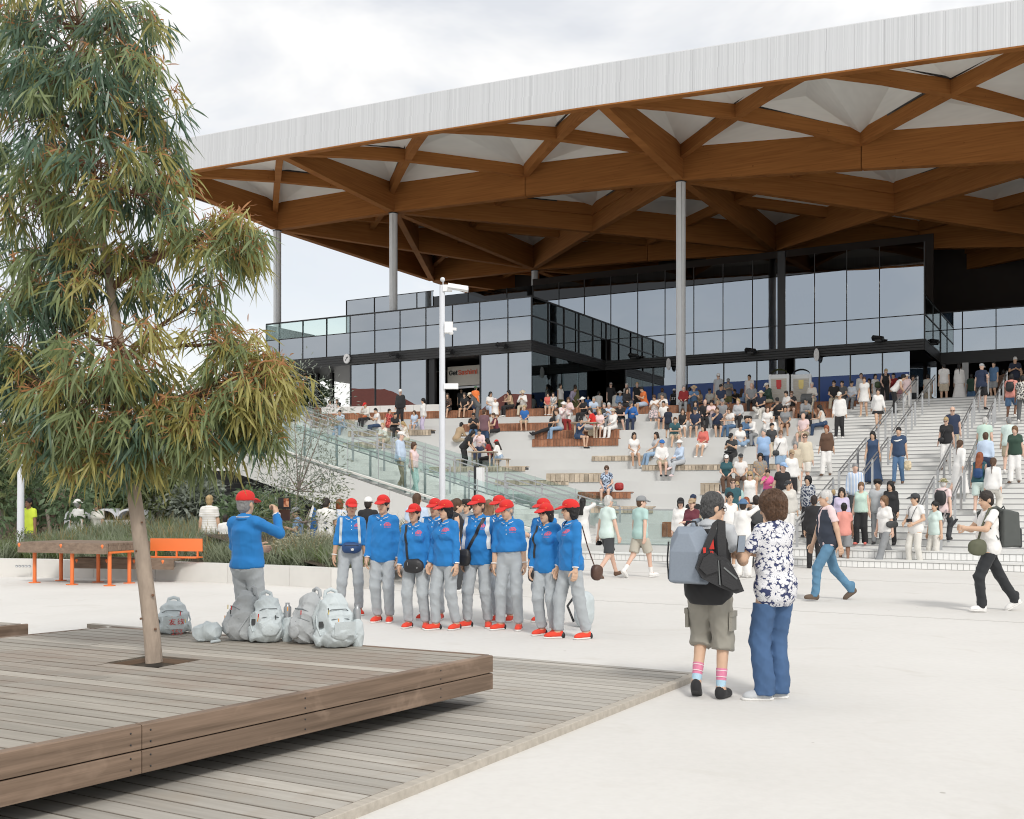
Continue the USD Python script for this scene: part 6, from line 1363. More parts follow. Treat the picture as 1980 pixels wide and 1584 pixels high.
# ================================================================ the crowd on the terraces, the stair and the paving
REG = dict(a=(580, 720, 4.714), b=(900, 720, 4.714), c=(1240, 680, 4.714), d=(1560, 660, 4.714), e=(1560, 880, 4.66), f=(1100, 860, 4.304), g=(480, 500, 3.414), p=(0, 0, 1.0))
CROWD = """
S|a152,440|sit|0|1.65 m d|short:black|-|tee:brown|shorts:tan|brown|person in brown half hidden by the silvery tree on the top bench
Q|a272,275|sit|10|1.6 m t|short:dark|-|shirt:palepink/check-white|trousers:navy|black|person in pink checked shirt sitting left on the top terrace near the silvery tree
Q|a338,300|sit|30|1.6 f a|bob:brown|-|tee:white|trousers:grey|black|brown haired person in white right behind the woman with the bun
S|a345,455|sit|-50|1.62 f a|bun:black|-|dress:white|-|white|woman in white dress with black hair in a bun on the top bench
S|a380,480|sitlean|-15|1.72 m t|crop:dark|-|tee:offwhite/stripe-skyblue|jeans:ltdenim|brown|man in striped pale tee and jeans sitting apart on the low timber edge
S|a597,440|siteat|-25|1.65 m a|short:dark|cap:red|shirt:offwhite|trousers:black|black|person in red cap with an orange bag on the top bench
S|a692,520|sitphone|-45|1.72 m a|crop:black|-|tee:white|jeans:dkdenim|white|man in white tee and dark jeans looking at his phone on the greyed bench
S|a822,500|sitside|60|1.6 f a|short:black|-|dress:dkred/print-coral|-|brown|woman in dark pink dress leaning sideways on the greyed bench
F|a915,482|stand2|0|1.74 m l|bald|cap:white|long:black|trousers:black|black|man all in black with a white cap standing before the top bench
Q|a1005,215|sit|0|1.7 m a|short:grey|cap:green|tee:dkgrey|trousers:khaki|black|man in grey tee and green cap behind the man all in black
P|a962,225|stand|10|1.66 m a|short:dark|-|tee:offwhite|trousers:grey|black|person in pale shirt half hidden behind the man all in black
S|a1038,480|sit|0|1.4 f a|long:brown|-|dress:paleblue|-|white|girl in pale blue dress on the greyed bench
F|a1125,517|stand|-60|1.66 f a|pony:black|-|long:white|wide:lilac|white|woman in white top and lilac trousers standing right of the girl in pale blue
P|a790,170|stand2|80|1.62 f a|pony:brown|-|dress:palemint|-|white|woman in pale green dress behind the white wall
Q|a848,230|sit|70|1.6 m t|short:black|-|tee:red|trousers:navy|black|dark haired person in red behind the white wall
P|a1108,235|stand|0|1.35 m l|short:red|-|tee:paleblue|trousers:navy|white|boy with reddish hair in pale blue behind the white wall
Q|a655,275|sit|0|1.5 f a|short:dark|-|tee:palepink|trousers:grey|black|small person peeking over the white wall at its left
S|a768,608|sitlean|-10|1.66 f l|short:blond|-|blouse:cream/print-white|shorts:beige|white|blond woman in pale print with bare legs on the lower greyed bench
S|a945,625|sitphone|-50|1.66 f l|long:blond|-|blouse:beige/print-white|trousers:cream|white|woman in beige print turned left on the lower greyed bench
S|a858,560|sitlean|40|1.6 f t|short:black|-|tee:black|trousers:black|black|person bent over in black between the two women in beige
N|a915,1030|down|10|1.72 m l|short:grey|cap:white|shirt:paleblue|trousers:khaki|white|man in white cap and pale blue shirt walking down the side stair|sl
N|a1035,1055|down|5|1.58 f a|bob:brown|-|tank:palepink|trousers:aqua|white|woman in pink sleeveless top walking down the side stair
S|a1340,352|sit|0|1.64 f a|long:dark|-|blouse:brown/print-black|shorts:black|black|woman in dark print right behind the lamp post on the top bench
S|a1495,345|sit|0|1.66 f a|long:black|-|dress:black|-|black|woman in black dress with sunglasses on the top bench right of the lamp post|shades
Q|a1508,195|sit|20|1.74 m a|short:dark|cap:navy|tee:plum|trousers:navy|black|man in plum tee and blue cap behind the woman in black dress
Q|a1565,205|sit|-20|1.72 m a|short:grey|-|tee:grey|trousers:navy|black|grey haired man in grey left of the boy in orange
F|a1600,402|stand|180|1.5 m a|crop:dark|cap:green|tee:orange|shorts:navy|black|boy in bright orange tee and green cap standing before the top bench
Q|a1652,225|sit|10|1.66 m t|short:black|-|jacket:dkgreen|trousers:black|black|person in dark green hood right of the boy in orange
S|a1738,350|sit|40|1.65 f a|long:black|-|tee:white|longskirt:paleblue|white|woman in white top and pale blue skirt on the top bench|shades
Q|a1775,215|sit|-10|1.6 f t|long:black|-|tee:charcoal|trousers:black|black|long haired woman in charcoal across from the woman in the pale blue skirt
S|a1905,345|siteat|-50|1.65 f a|long:black|-|vest:tan|trousers:black|white|woman in tan vest with long black hair on the top bench
S|b520,345|sitphone|0|1.66 f a|short:brown|straw:beige|shirt:white|trousers:beige|brown|person in straw hat and white shirt on the top bench below the glass corner
S|b535,470|sit|5|1.5 m a|short:blond|-|tee:blue|shorts:khaki|-|boy in blue tee with folded arms on the second row bench
S|a1625,470|bend|-70|1.6 f a|long:brown|cap:cream|tee:dkgrey|trousers:dkgrey|black|person in cream cap bending over the second row bench|stand
F|a1780,465|stand2|20|1.2 f a|short:dark|sun:palepink|dress:white|-|white|small child in white dress and pink hat on the second row
S|a1580,560|sitphone|15|1.72 m t|short:black|-|tee:black|jeans:denim|black|man in black tee and jeans beside the lower picnic table|shades
F|a1680,650|stand|180|1.74 m a|crop:brown|-|tee:plum|trousers:dkdenim|black|man in plum tee with his back turned at the lower picnic table
S|a1768,575|siteat|-60|1.66 f a|short:brown|-|tank:maroon|trousers:black|black|woman in maroon tank top right of the man in plum
S|a1445,640|sitlean|150|1.7 m a|short:black|-|shirt:tan|trousers:khaki|brown|person in tan shirt with back turned left of the lower picnic table
F|a1490,850|bend|90|1.66 f a|long:black|-|tee:black|wide:black|black|woman in black leaning over the lower picnic table
S|a1635,700|siteat|0|1.66 m a|short:black|-|shirt:palepink|trousers:navy|black|man in pale pink shirt eating behind the lower picnic table
S|a1715,760|siteat|-95|1.62 f a|long:black|-|tee:dkred|trousers:black|black|woman in dark red top at the right of the lower picnic table
S|a1795,780|siteat|-95|1.5 f a|long:dark|cap:red|long:white|jeans:ltdenim|white|girl in red cap and white top on the small stool
S|b750,330|sit|10|1.4 f a|long:dark|-|tee:coral|skirt:grey|white|girl in red top and grey skirt on the top bench
S|b797,330|sit|-5|1.42 f a|long:dark|-|dress:white/print-grey|-|white|girl in white print dress next to the girl in red top
P|b865,105|stand2|60|1.68 f t|bun:black|-|tank:white|wide:olive|black|woman in white tank top standing above the two girls
P|b955,185|bend|60|1.7 m a|short:brown|-|shirt:lilac|trousers:navy|black|person in lilac shirt bending beside the olive coat
P|b1000,150|stand|180|1.7 f a|bob:dark|-|jacket:olive|wide:olive|black|person in long olive coat with back turned
Q|b1118,262|sit|20|1.3 m l|short:brown|-|tee:blue|shorts:navy|white|brown haired child in blue below the olive coat
S|b1160,385|sitlean|30|1.7 m a|short:grey|-|tee:paleblue|trousers:navy|black|man in pale blue leaning forward on the top bench
Q|b1215,215|sit|180|1.72 m a|short:black|-|tee:white|trousers:navy|black|man in white tee with back turned at the top terrace table, left one
P|b1325,120|stand|20|1.78 m l|crop:grey|-|tee:black|trousers:black|black|tall man in black tee with sunglasses on the top terrace|shades
Q|b1372,195|sit|170|1.7 m a|short:black|-|tee:offwhite|trousers:navy|black|man in off white tee with back turned right of the tall man in black
Q|b1410,175|sit|30|1.66 f a|short:dark|sun:white|shirt:skyblue|trousers:white|white|person in white sun hat and sky blue shirt on the top terrace
P|b1470,130|stand|-30|1.72 m l|short:white|-|shirt:offwhite|trousers:beige|black|white haired man in pale shirt left of the man in orange polo
S|b1475,330|sit|40|1.64 f a|long:dark|-|jacket:black|trousers:black|black|woman in black leather jacket on the top bench
P|b1565,138|stand|15|1.76 m l|short:blond|-|tee:black|trousers:black|black|blond man in black behind the man in orange polo
S|b1612,310|sitphone|-55|1.74 m a|short:black|-|polo:orange|shorts:paleblue|white|man in orange polo on the top bench
Q|b832,345|bend|-40|1.5 f a|short:grey|-|tee:coral|trousers:grey|black|person in coral red bending down behind the straw hat
S|b938,410|siteat|0|1.62 f a|long:brown|-|blouse:palepink|trousers:white|white|brown haired woman in pale pink behind the straw hats
S|b890,500|siteat|50|1.74 m l|short:grey|straw:white|shirt:white/check-palepink|trousers:dkred|brown|man in white straw hat and white shirt at the upper picnic table
S|b1070,420|siteat|-20|1.62 f a|short:dark|sun:white|tee:black|trousers:black|black|woman in black with a white hat left of the red polo
S|b752,565|sitlegs|-75|1.64 f a|long:dark|-|tee:black|trousers:black|black|woman in black with legs stretched out on the stacked bench
S|b835,565|siteat|-60|1.76 m a|short:brown|-|tee:ltgrey|jeans:ltdenim|white|man in light grey tee and pale jeans on the stacked bench
S|b1048,575|siteat|60|1.64 f a|bun:black|-|dress:dkdenim|-|black|woman in dark blue dress at the upper picnic table
S|b1145,520|siteat|-90|1.78 m l|short:dark|cap:charcoal|polo:red|shorts:ltgrey|white|man in bright red polo on the stacked bench
S|b1218,560|sit|0|1.64 f l|long:blond|-|tee:palepink|shorts:white|white|blond woman in pale pink top with a big cream basket at her feet
S|b1262,440|sit|-10|1.66 f l|short:grey|-|tee:charcoal|trousers:black|black|grey haired person in charcoal behind the blond woman
S|b1308,455|sitphone|0|1.68 m l|short:white|-|shirt:paleblue|trousers:grey|black|white haired person in pale blue behind the lady in white
S|b1330,555|sitside|-30|1.66 f l|short:blond|straw:beige|shirt:white|trousers:white|white|lady in white with a straw hat on the stacked bench
S|b1412,440|sitlean|0|1.78 m l|crop:dark|-|tee:black|shorts:charcoal|black|man in black tee and shorts with sunglasses right of the red polo|shades
S|b1512,440|siteat|0|1.76 m a|short:dark|cap:dkgrey|jacket:blue|trousers:navy|white|man in blue jacket and dark cap on the second row
S|b1722,385|sitphone|0|1.64 f a|bob:brown|-|tee:white|longskirt:grey/print-palepink|white|woman in white top and patterned skirt below the big column
S|b1795,400|siteat|-10|1.74 m t|crop:pepper|-|tee:white|shorts:khaki|black|stout man in white tee below the big column
F|b1848,568|stand|180|1.25 m a|short:brown|-|tee:dknavy|shorts:charcoal|black|small boy in dark tee with back turned below the big column
Q|b1795,150|sit|180|1.76 m a|short:brown|-|tee:grey|trousers:navy|black|man in grey tee with back turned just left of the big column
Q|b1905,190|sit|175|1.76 m l|short:dark|cap:white|tank:black|shorts:black|black|man in black basketball jersey numbered 37 at the foot of the big column|n37
S|b1538,765|sit|20|1.66 f t|long:dark|-|dress:white|-|-|young woman in short white dress on the edge of the grey bench
S|b1715,740|sitside|-60|1.66 f t|long:dark|-|tank:ltgrey|jeans:ltdenim|white|long haired woman in light tank leaning left on her arm
S|b1790,845|sit|15|1.68 m l|short:grey|bucket:blue|shirt:white|shorts:khaki|black|person in blue bucket hat and white shirt on the long grey bench
S|b1938,845|sitcross|-40|1.66 f l|short:white|sun:white|shirt:paleblue|trousers:ltgrey|palepink|person in wide white sun hat with crossed legs on the long grey bench
S|b1283,1095|sit|0|1.66 f l|bun:brown|-|dress:navy/print-paleblue|-|white|woman in blue patterned dress on the red bench with the red bag|shades
H|b1072,1012|photo|160|1.66 f a|long:black|-|gown:white|-|cream|woman in long white dress with black hair lifting a phone
P|c702,200|stand|0|1.78 m l|short:dark|cap:white|polo:ltgrey|trousers:beige|black|man in pale polo and white cap standing against the blue band|shades
P|c792,245|phone|20|1.72 m a|short:dark|cap:grey|tee:grey|shorts:olive|black|man in grey tee and olive shorts against the blue band
S|c725,480|sit|0|1.7 m t|short:black|cap:black|tee:navy|shorts:khaki|black|man in navy tee and black cap below the pale polo
Q|c855,345|sitphone|-30|1.6 m t|short:black|-|tee:black|trousers:navy|black|dark haired youth in black below the blue band
Q|c922,345|sit|160|1.6 f a|long:brown|-|tee:skyblue|trousers:navy|black|brown haired person in sky blue with back turned below the blue band
P|c985,210|stand|-5|1.78 m t|crop:black|-|tee:white|trousers:beige|black|man in white tee standing against the blue band
S|c1005,480|sit|0|1.76 m l|bald:grey|-|tee:grey|trousers:black|black|bald man in grey tee on the top bench below the white tee
S|c1148,465|sitphone|-55|1.72 m a|short:dark|cap:offwhite|jacket:dkgreen|trousers:khaki|black|man in dark green jacket and pale cap just left of the bins
P|c1245,205|stand|10|1.74 m d|short:black|-|vest:lime|trousers:black|black|man in bright yellow and black safety vest behind the bins
P|c1490,280|cross|-20|1.7 f t|short:dark|-|tee:charcoal|trousers:black|black|person in charcoal leaning on the right side of the bins
S|c1552,490|sit|0|1.68 f l|short:white|-|blouse:offwhite|trousers:cream|white|white haired woman in cream on the top bench right of the bins
S|c735,590|sit|0|1.72 m l|short:grey|cap:grey|polo:grey|shorts:khaki|black|grey capped man in grey polo on the short bench of the second row
S|c880,595|sit|-5|1.7 f l|bob:blond|-|long:ltgrey|trousers:black|black|fair haired woman in long light grey top with a black coat on her lap
S|c1085,575|sitcross|-20|1.72 m a|short:grey|straw:cream|polo:dknavy|trousers:offwhite|white|person under a wide cream straw hat in navy with white trousers
S|c1238,590|siteat|-5|1.74 m a|short:dark|cap:black|tee:black|shorts:black|black|man in black tee and black cap below the bins|shades
S|c1315,550|sit|-40|1.64 f a|pony:dark|-|shirt:white|trousers:grey|white|woman in white with a dark ponytail below the yellow bin
S|c1368,560|sitphone|0|1.66 f l|short:brown|-|tee:black|mini:brown|black|woman in black top and brown skirt with sunglasses below the bins|shades
S|c1490,600|sitlean|30|1.72 m a|short:dark|cap:charcoal|jacket:grey|trousers:black|black|man in grey jacket and dark cap beside the pram
S|c385,520|sit|0|1.72 m l|short:grey|-|jacket:dkred|trousers:grey|black|grey haired man in dark red jacket right of the big column
S|c480,520|sitphone|10|1.7 m a|short:dark|straw:tan|tee:denim|trousers:navy|black|person in tan straw hat right of the dark red jacket
Q|c475,375|sit|10|1.64 m a|short:dark|cap:dkred|tee:black|trousers:black|black|person in dark red cap behind the tan straw hat
Q|c438,330|sit|-160|1.7 m a|short:black|-|tee:denim|trousers:navy|black|man in denim blue with back turned behind the big column
S|c490,605|sit|-5|1.62 f a|long:black|-|tee:black|trousers:white|black|black haired woman holding a baby in white in her arms
S|c580,595|sit|0|1.72 m l|bald:grey|-|jacket:black|trousers:black|black|bald man in long black coat on the second row
S|c372,710|sitside|0|1.62 f a|long:brown|-|vest:black|shorts:white|white|woman in black top and white shorts sitting on the bare terrace
S|c488,710|sit|-5|1.7 m a|short:dark|cap:navy|tee:navy|shorts:dkgrey|white|youth in navy tee and cap with a bottle sitting on the bare terrace
S|c690,705|siteat|15|1.68 m a|crop:brown|-|tee:navy|shorts:black|black|man in navy tee and black socks sharing a box of food
S|c805,720|siteat|-35|1.66 f a|long:brown|-|tee:white|jeans:denim|black|woman in white tee sharing a box of food with the man in navy
S|c900,830|floor|20|1.64 f a|pony:dark|-|tee:white|jeans:ltdenim|white|woman in white tee and jeans sitting cross legged on the terrace floor
S|c950,740|sitlean|20|1.64 f t|curly:dark|-|shirt:denim|trousers:dkdenim|black|curly haired person in denim behind the cross legged woman
S|c1010,750|sitlean|-30|1.66 m a|short:black|-|shirt:white|trousers:grey|black|dark haired person in white behind the man in blue polo
F|c1115,1080|stand|0|1.78 m l|crop:grey|-|polo:skyblue|jeans:dkdenim|black|big man in sky blue polo and dark jeans standing on the terrace|fat
S|c1150,690|sit|0|1.64 f l|long:brown|-|blouse:white|trousers:white|white|brown haired woman in white behind the man in sky blue polo
S|c1185,760|sit|-10|1.5 m l|short:grey|cap:offwhite|shirt:white|trousers:white|white|small person in white and a white cap behind the woman with the grey bag
S|c1310,690|sit|-5|1.66 f t|bob:dark|-|tee:grey|mini:brown|brown|dark haired woman in grey tee with bare legs near the pram
S|c1632,720|siteat|-80|1.68 f a|long:black|-|tank:offwhite|trousers:dkdenim|black|black haired woman in pale top turned to the pram
H|c1270,710|down|5|1.66 f l|short:ltbrown|-|blouse:white|shorts:ltdenim|white|woman in white blouse and denim shorts with a grey shoulder bag|shades
H|c1492,715|down|0|1.78 m l|crop:brown|-|shirt:cream|shorts:offwhite|white|man in cream shirt and white shorts walking down|shades
F|c1690,1120|down|-5|1.66 f t|bob:red|-|blouse:brown|wide:white|brown|woman in brown blouse and white trousers walking down the stair
F|c1808,778|down|0|1.76 m a|short:dark|cap:offwhite|jacket:white|trousers:black|white|man in open white jacket and black trousers walking down the upper stair
H|c1370,862|down|10|1.64 f a|short:dark|cap:tan|shirt:white|trousers:black|black|person in loose white shirt and tan cap below the woman with the grey bag
S|c820,1010|sitphone|-15|1.7 m a|short:black|cap:black|tee:charcoal|trousers:black|white|young man in charcoal tee and cap with a bag on the long grey bench
S|c775,1170|sit|0|1.66 f l|short:dark|cap:white|tee:teal|trousers:brown|black|woman in teal top and white cap above the beige capped person|shades
S|c905,1170|sit|5|1.72 m a|short:dark|cap:charcoal|polo:white|trousers:brown|black|man in white polo and dark cap right of the woman in teal
S|c1085,1190|sit|5|1.74 m t|thick:black|-|tee:grey/print-tan|shorts:khaki|black|man in printed grey tee with bushy black hair
H|c990,1060|stand|-5|1.68 f l|long:blond|-|vest:white|trousers:black|white|blond woman in white vest with sunglasses and black trousers|shades
H|c1283,975|walk|30|1.8 m l|short:brown|cap:skyblue|tee:black|trousers:black|black|man in black tee and blue cap turned right on the lower stair
H|f1830,258|down|-15|1.7 f a|short:dark|cap:charcoal|jacket:offwhite|wide:white|white|person in pale jacket and dark cap walking down the lower stair
H|f1990,262|stand|-10|1.66 f a|thick:black|-|blouse:navy/print-ltgrey|trousers:black|black|woman in dotted navy blouse on the lower stair
S|f1655,410|siteat|0|1.5 f a|bun:dark|-|tee:hotpink|trousers:navy|white|girl in hot pink at the edge of the lower stair
S|c1755,455|sit|10|1.76 m a|crop:black|-|tee:black|trousers:beige|black|man in black tee at the right end of the top bench|shades
S|c1825,455|sit|-15|1.7 m a|short:black|-|tee:dkgrey|shorts:dkgrey|black|youth in dark grey tee at the right end of the top bench
S|c1915,450|sit|0|1.66 f a|short:black|cap:dknavy|blouse:paleblue/stripe-white|trousers:grey|white|person in blue striped blouse at the very end of the top bench
F|d523,670|down|-5|1.66 f a|short:brown|-|dress:white|-|cream|woman in off shoulder white dress walking down beside the end of the top bench
P|d495,290|stand|10|1.74 m l|short:brown|-|shirt:white|trousers:white|white|man in white shirt against the blue band at the right end
P|d570,345|stand|-20|1.6 f a|bob:black|-|tee:charcoal|trousers:black|black|dark haired person in charcoal behind the bouquet
P|d625,300|stand|40|1.64 f a|bob:black|-|tee:white|skirt:white|white|woman in white with black bob carrying a leafy bouquet
P|d708,235|bend|10|1.72 f l|short:blond|-|tank:black|wide:black|black|blond woman in black tank top bending above the stair
P|d790,292|stand|-30|1.68 m t|short:black|-|tee:dkred|trousers:navy|black|dark haired person with a red bag right of the blond woman in black
F|d648,790|walk|20|1.66 f a|pony:dark|-|jacket:white|mini:black|brown|woman in white jacket and short black skirt walking up the stair
P|d695,380|stand|0|1.6 f a|long:dark|-|long:palepink|trousers:palepink|white|person in pale pink behind the woman with the red and white bags
F|d790,650|bend|100|1.66 f a|bun:black|-|tank:white|wide:black|black|woman in white tank and wide black trousers lifting shopping bags
P|d843,385|stand|170|1.62 f a|short:black|-|tee:pink|skirt:palepink|white|person in pink with back turned at the stair head
F|d912,600|stand|20|1.35 f a|short:dark|sun:white|tee:palepink|trousers:white|white|child in white hat at the top of the left handrails
P|d968,345|stand|0|1.66 f a|bun:dark|-|tee:white|trousers:charcoal|white|woman in white tee standing at the stair head facing down
P|d1105,322|stand|180|1.68 m t|short:black|-|tee:offwhite|trousers:beige|white|person in off white with back turned left of the couple at the entrance
P|d1250,200|stand|178|1.78 m a|short:black|-|tee:white|shorts:beige|white|tall man in white tee and beige shorts with back turned at the entrance
P|d1390,208|stand|185|1.74 f a|pony:black|-|long:white|longskirt:white|white|woman in white with a long black ponytail at the entrance
F|d1592,622|hip|165|1.78 m l|bald:grey|cap:ltgrey|tee:navy|shorts:black|black|man in navy tee, black shorts and grey cap at the middle handrail
P|d1705,185|stand|-40|1.66 m a|short:black|-|tee:denim|shorts:grey|black|boy in blue grey tee leaning at the top of the middle handrail
P|d1792,268|stand|180|1.72 m d|short:black|-|shirt:brown|trousers:black|black|man in dark brown in the shade of the entrance
P|d1898,142|phone|0|1.8 m t|short:white|-|polo:dknavy|trousers:black|black|white haired man in dark navy polo looking at his phone at the entrance
F|d1860,712|up|172|1.74 m d|short:black|-|tee:salmon|shorts:denim|white|man in salmon tee with a black backpack climbing the stair
F|d1962,745|up|175|1.74 m d|short:black|-|tee:offwhite/print-black|trousers:dkgrey|white|person in black and white top at the right edge climbing the stair
F|d1328,1085|down|0|1.8 m l|bald:grey|-|polo:navy|shorts:khaki|brown|bald man in dark polo with sunglasses behind the woman in black and white|shades
F|d1272,1172|down|-5|1.68 f l|short:blond|-|tee:black|trousers:white|brown|blond woman in black top and white trousers reading her phone on the stair|shades
H|d1620,652|up|178|1.78 m l|short:white|-|tee:mint|trousers:beige|white|white haired man in mint tee climbing the stair
H|d1840,662|up|176|1.74 m l|short:grey|-|tee:palemint|shorts:khaki|white|man in pale mint tee and khaki shorts climbing near the right edge
F|d1898,1282|down|-8|1.68 f l|bob:ltbrown|-|tee:dkgreen|wide:white|brown|woman in dark green tee and white trousers walking down at the right
H|d1625,822|up|175|1.76 m l|crop:brown|-|tucked:paleblue|trousers:navy|black|man in pale blue shirt climbing below the mint tee
H|d1572,995|up|175|1.7 f l|long:red|-|tank:teal|shorts:palemint|white|red haired woman with a blue and white backpack climbing the stair
F|d1388,1395|walk|150|1.7 f l|pony:brown|-|gown:white|-|brown|woman in long white dress with brown ponytail walking up the stair
H|d1695,1018|up|172|1.68 f l|pony:brown|-|long:white|wide:offwhite|brown|woman in white top and trousers with a ponytail climbing the stair
F|d602,1275|down|5|1.66 f a|long:black|-|maxi:dkdenim|-|black|woman in long denim dress walking down the stair
F|d838,1290|down|-5|1.76 m a|short:black|-|tee:dkdenim|jeans:denim|brown|man in blue tee with a white mark and jeans carrying a colourful bag|swoosh
H|e435,52|down|5|1.74 m l|short:grey|-|shirt:white/vstripe-skyblue|trousers:charcoal|black|grey haired man in blue striped shirt at the foot of the left handrail|sl
H|e640,170|down|8|1.7 m a|curly:black|-|tee:ltgrey|trousers:grey|black|young man in light blue grey tee with a dark strap at the stair foot
H|e755,226|stand|-10|1.64 f a|long:black|-|long:black|trousers:black|black|young woman in black with long black hair at the stair foot
F|e490,805|stand2|-5|1.62 f l|bob:ltbrown|-|tank:mint|wide:black|coral|woman in printed mint sleeveless top and black trousers on the plinth
F|e1222,818|up|170|1.7 f l|short:white|bucket:beige/print-olive|tee:palepink|trousers:charcoal|black|person in pink tee and patterned bucket hat with a shiny black backpack
H|e315,288|stand|20|1.62 f a|long:dark|-|shirt:lilac|trousers:grey|black|long haired person in lilac behind the boy in salmon
H|e240,268|stand|-170|1.3 f l|short:blond|-|tee:navy|shorts:navy|white|fair haired child in navy behind the man with the navy vest
Y26.0|p1316,0|stand|-20|1.66 f l|bob:black|cap:black|shirt:white|trousers:grey|black|woman in white and black cap behind the grey backpack|shades
Y24.5|p1338,0|cross|-35|1.64 f l|short:brown|cap:tan|long:maroon|trousers:grey|black|person in tan cap and maroon top with crossed arms behind the grey backpack
H|f1035,338|stand|-10|1.76 m t|short:dark|cap:navy|tee:black|trousers:navy|black|man in navy cap and black top left of the crowd
Y26.5|p1388,0|stand|40|1.84 m l|bald:grey|-|tee:blue|shorts:ltgrey|white|bald man in blue tee left of the young man in white
Y25.2|p1411,0|stand2|10|1.8 m a|crop:black|-|tank:white|shorts:white|white|young man in white tank top and white shorts with a strap
H|f1365,272|stand|-10|1.76 m l|short:brown|-|tee:teal|shorts:khaki|black|man in teal tee above the crowd|shades
H|f1395,276|stand|10|1.68 f l|short:blond|-|tee:aqua|shorts:white|white|fair haired person in aqua next to the man in teal|shades
Y27.5|p1443,0|stand|-15|1.68 f a|long:red|-|tee:ltgrey|trousers:navy|black|woman with long reddish brown hair in the crowd
Y22.0|p1437,0|photo|150|1.62 f a|short:dark|bucket:denim|jacket:white|wide:white|white|person all in white with a blue bucket hat and a red strap taking a picture
Q|c522,385|sit|-20|1.6 f a|long:ltbrown|-|tee:tan|trousers:navy|black|light brown haired person in tan behind the straw hats right of the big column
S|c1472,760|sit|-10|1.7 m l|bald:grey|-|tee:palepink|shorts:khaki|white|bald man in pale pink tee beside the man in cream shirt
H|c1405,790|down|10|1.66 f l|bob:grey|-|blouse:beige|trousers:offwhite|white|grey haired woman in beige between the white blouse and the cream shirt
H|f1185,330|stand|-10|1.74 m l|short:dark|cap:white|tee:white|shorts:khaki|white|man in white cap and white tee left of the man in teal|shades
P|d1500,355|stand|170|1.6 m d|short:black|-|tee:dkgreen|shorts:denim|black|person in dark green in the shade left of the navy tee with grey cap
P|d1955,300|stand|-20|1.7 f t|bob:dark|-|tee:tan|trousers:black|black|woman in tan at the right edge of the entrance
Y25.0|p1574,0|stand|165|1.72 m a|short:dark|-|jacket:black|trousers:black|black|man in black jacket and trousers right behind the grey haired man in vest
P|b660,210|stand|-10|1.64 f a|bob:dark|-|tee:maroon|trousers:charcoal|black|woman in maroon in the shade under the glass corner
P|a1470,150|stand|20|1.7 m a|short:black|-|tee:charcoal|trousers:black|black|person in charcoal before the shop with the red lettered sign
Q|b640,255|sit|20|1.6 f a|long:black|-|tee:grey|trousers:navy|black|long haired person in grey at the foot of the glass corner
S|c200,600|sit|-10|1.68 m t|short:black|-|tee:white|shorts:navy|white|young man in white tee on the second row left of the boy with turned back
S|c640,600|sitphone|15|1.66 f a|bob:black|-|tee:palepink|trousers:grey|white|woman in pale pink tee on the second row left of the grey capped man
S|c300,800|sitlean|20|1.7 m a|short:brown|-|polo:teal|shorts:beige|brown|man in teal polo on the bare terrace above the white sun hat
S|c560,830|sit|-15|1.62 f a|long:dark|-|blouse:coral|shorts:white|white|woman in coral blouse on the bare terrace below the food sharers
S|c1190,880|sitside|10|1.66 f a|bun:black|-|tee:charcoal|wide:beige|black|woman in charcoal tee and beige trousers beside the man in sky blue polo
Q|c620,350|sit|-10|1.7 m a|short:dark|cap:navy|tee:offwhite|trousers:navy|black|person in navy cap and off white below the pale polo
P|c1420,300|stand|15|1.68 m a|short:black|-|tee:olive|trousers:black|black|man in olive tee between the bins and the dark column
Y25.5|p1462,0|stand|175|1.72 m a|crop:dark|-|tee:black|trousers:charcoal|black|man in black with a dark backpack between the couple
"""
pend = {}
def surf_z(P):
    k = krow(P); u = P[0] * E1[0] + P[1] * E1[1]
    if k < 0: return 0.0
    if u >= UB: return RISE * min(NROW, math.floor(k * 3) / 3)
    return RISE * min(NROW, math.floor(k))
def smooth_z(P): return min(max(krow(P), 0), NROW) * RISE
def ray_hit(px, py, dz):
    """distance at which the sight line of the pixel is dz above the sloping terraces"""
    q = (px - CX) / F; t = (HY - py) / F
    Ys = np.linspace(24, 60, 721); g = np.array([EYE + t * Y - dz - smooth_z((q * Y, Y)) for Y in Ys]); i = np.argmax(g < 0)
    if g[i] >= 0: return None
    return Ys[i]
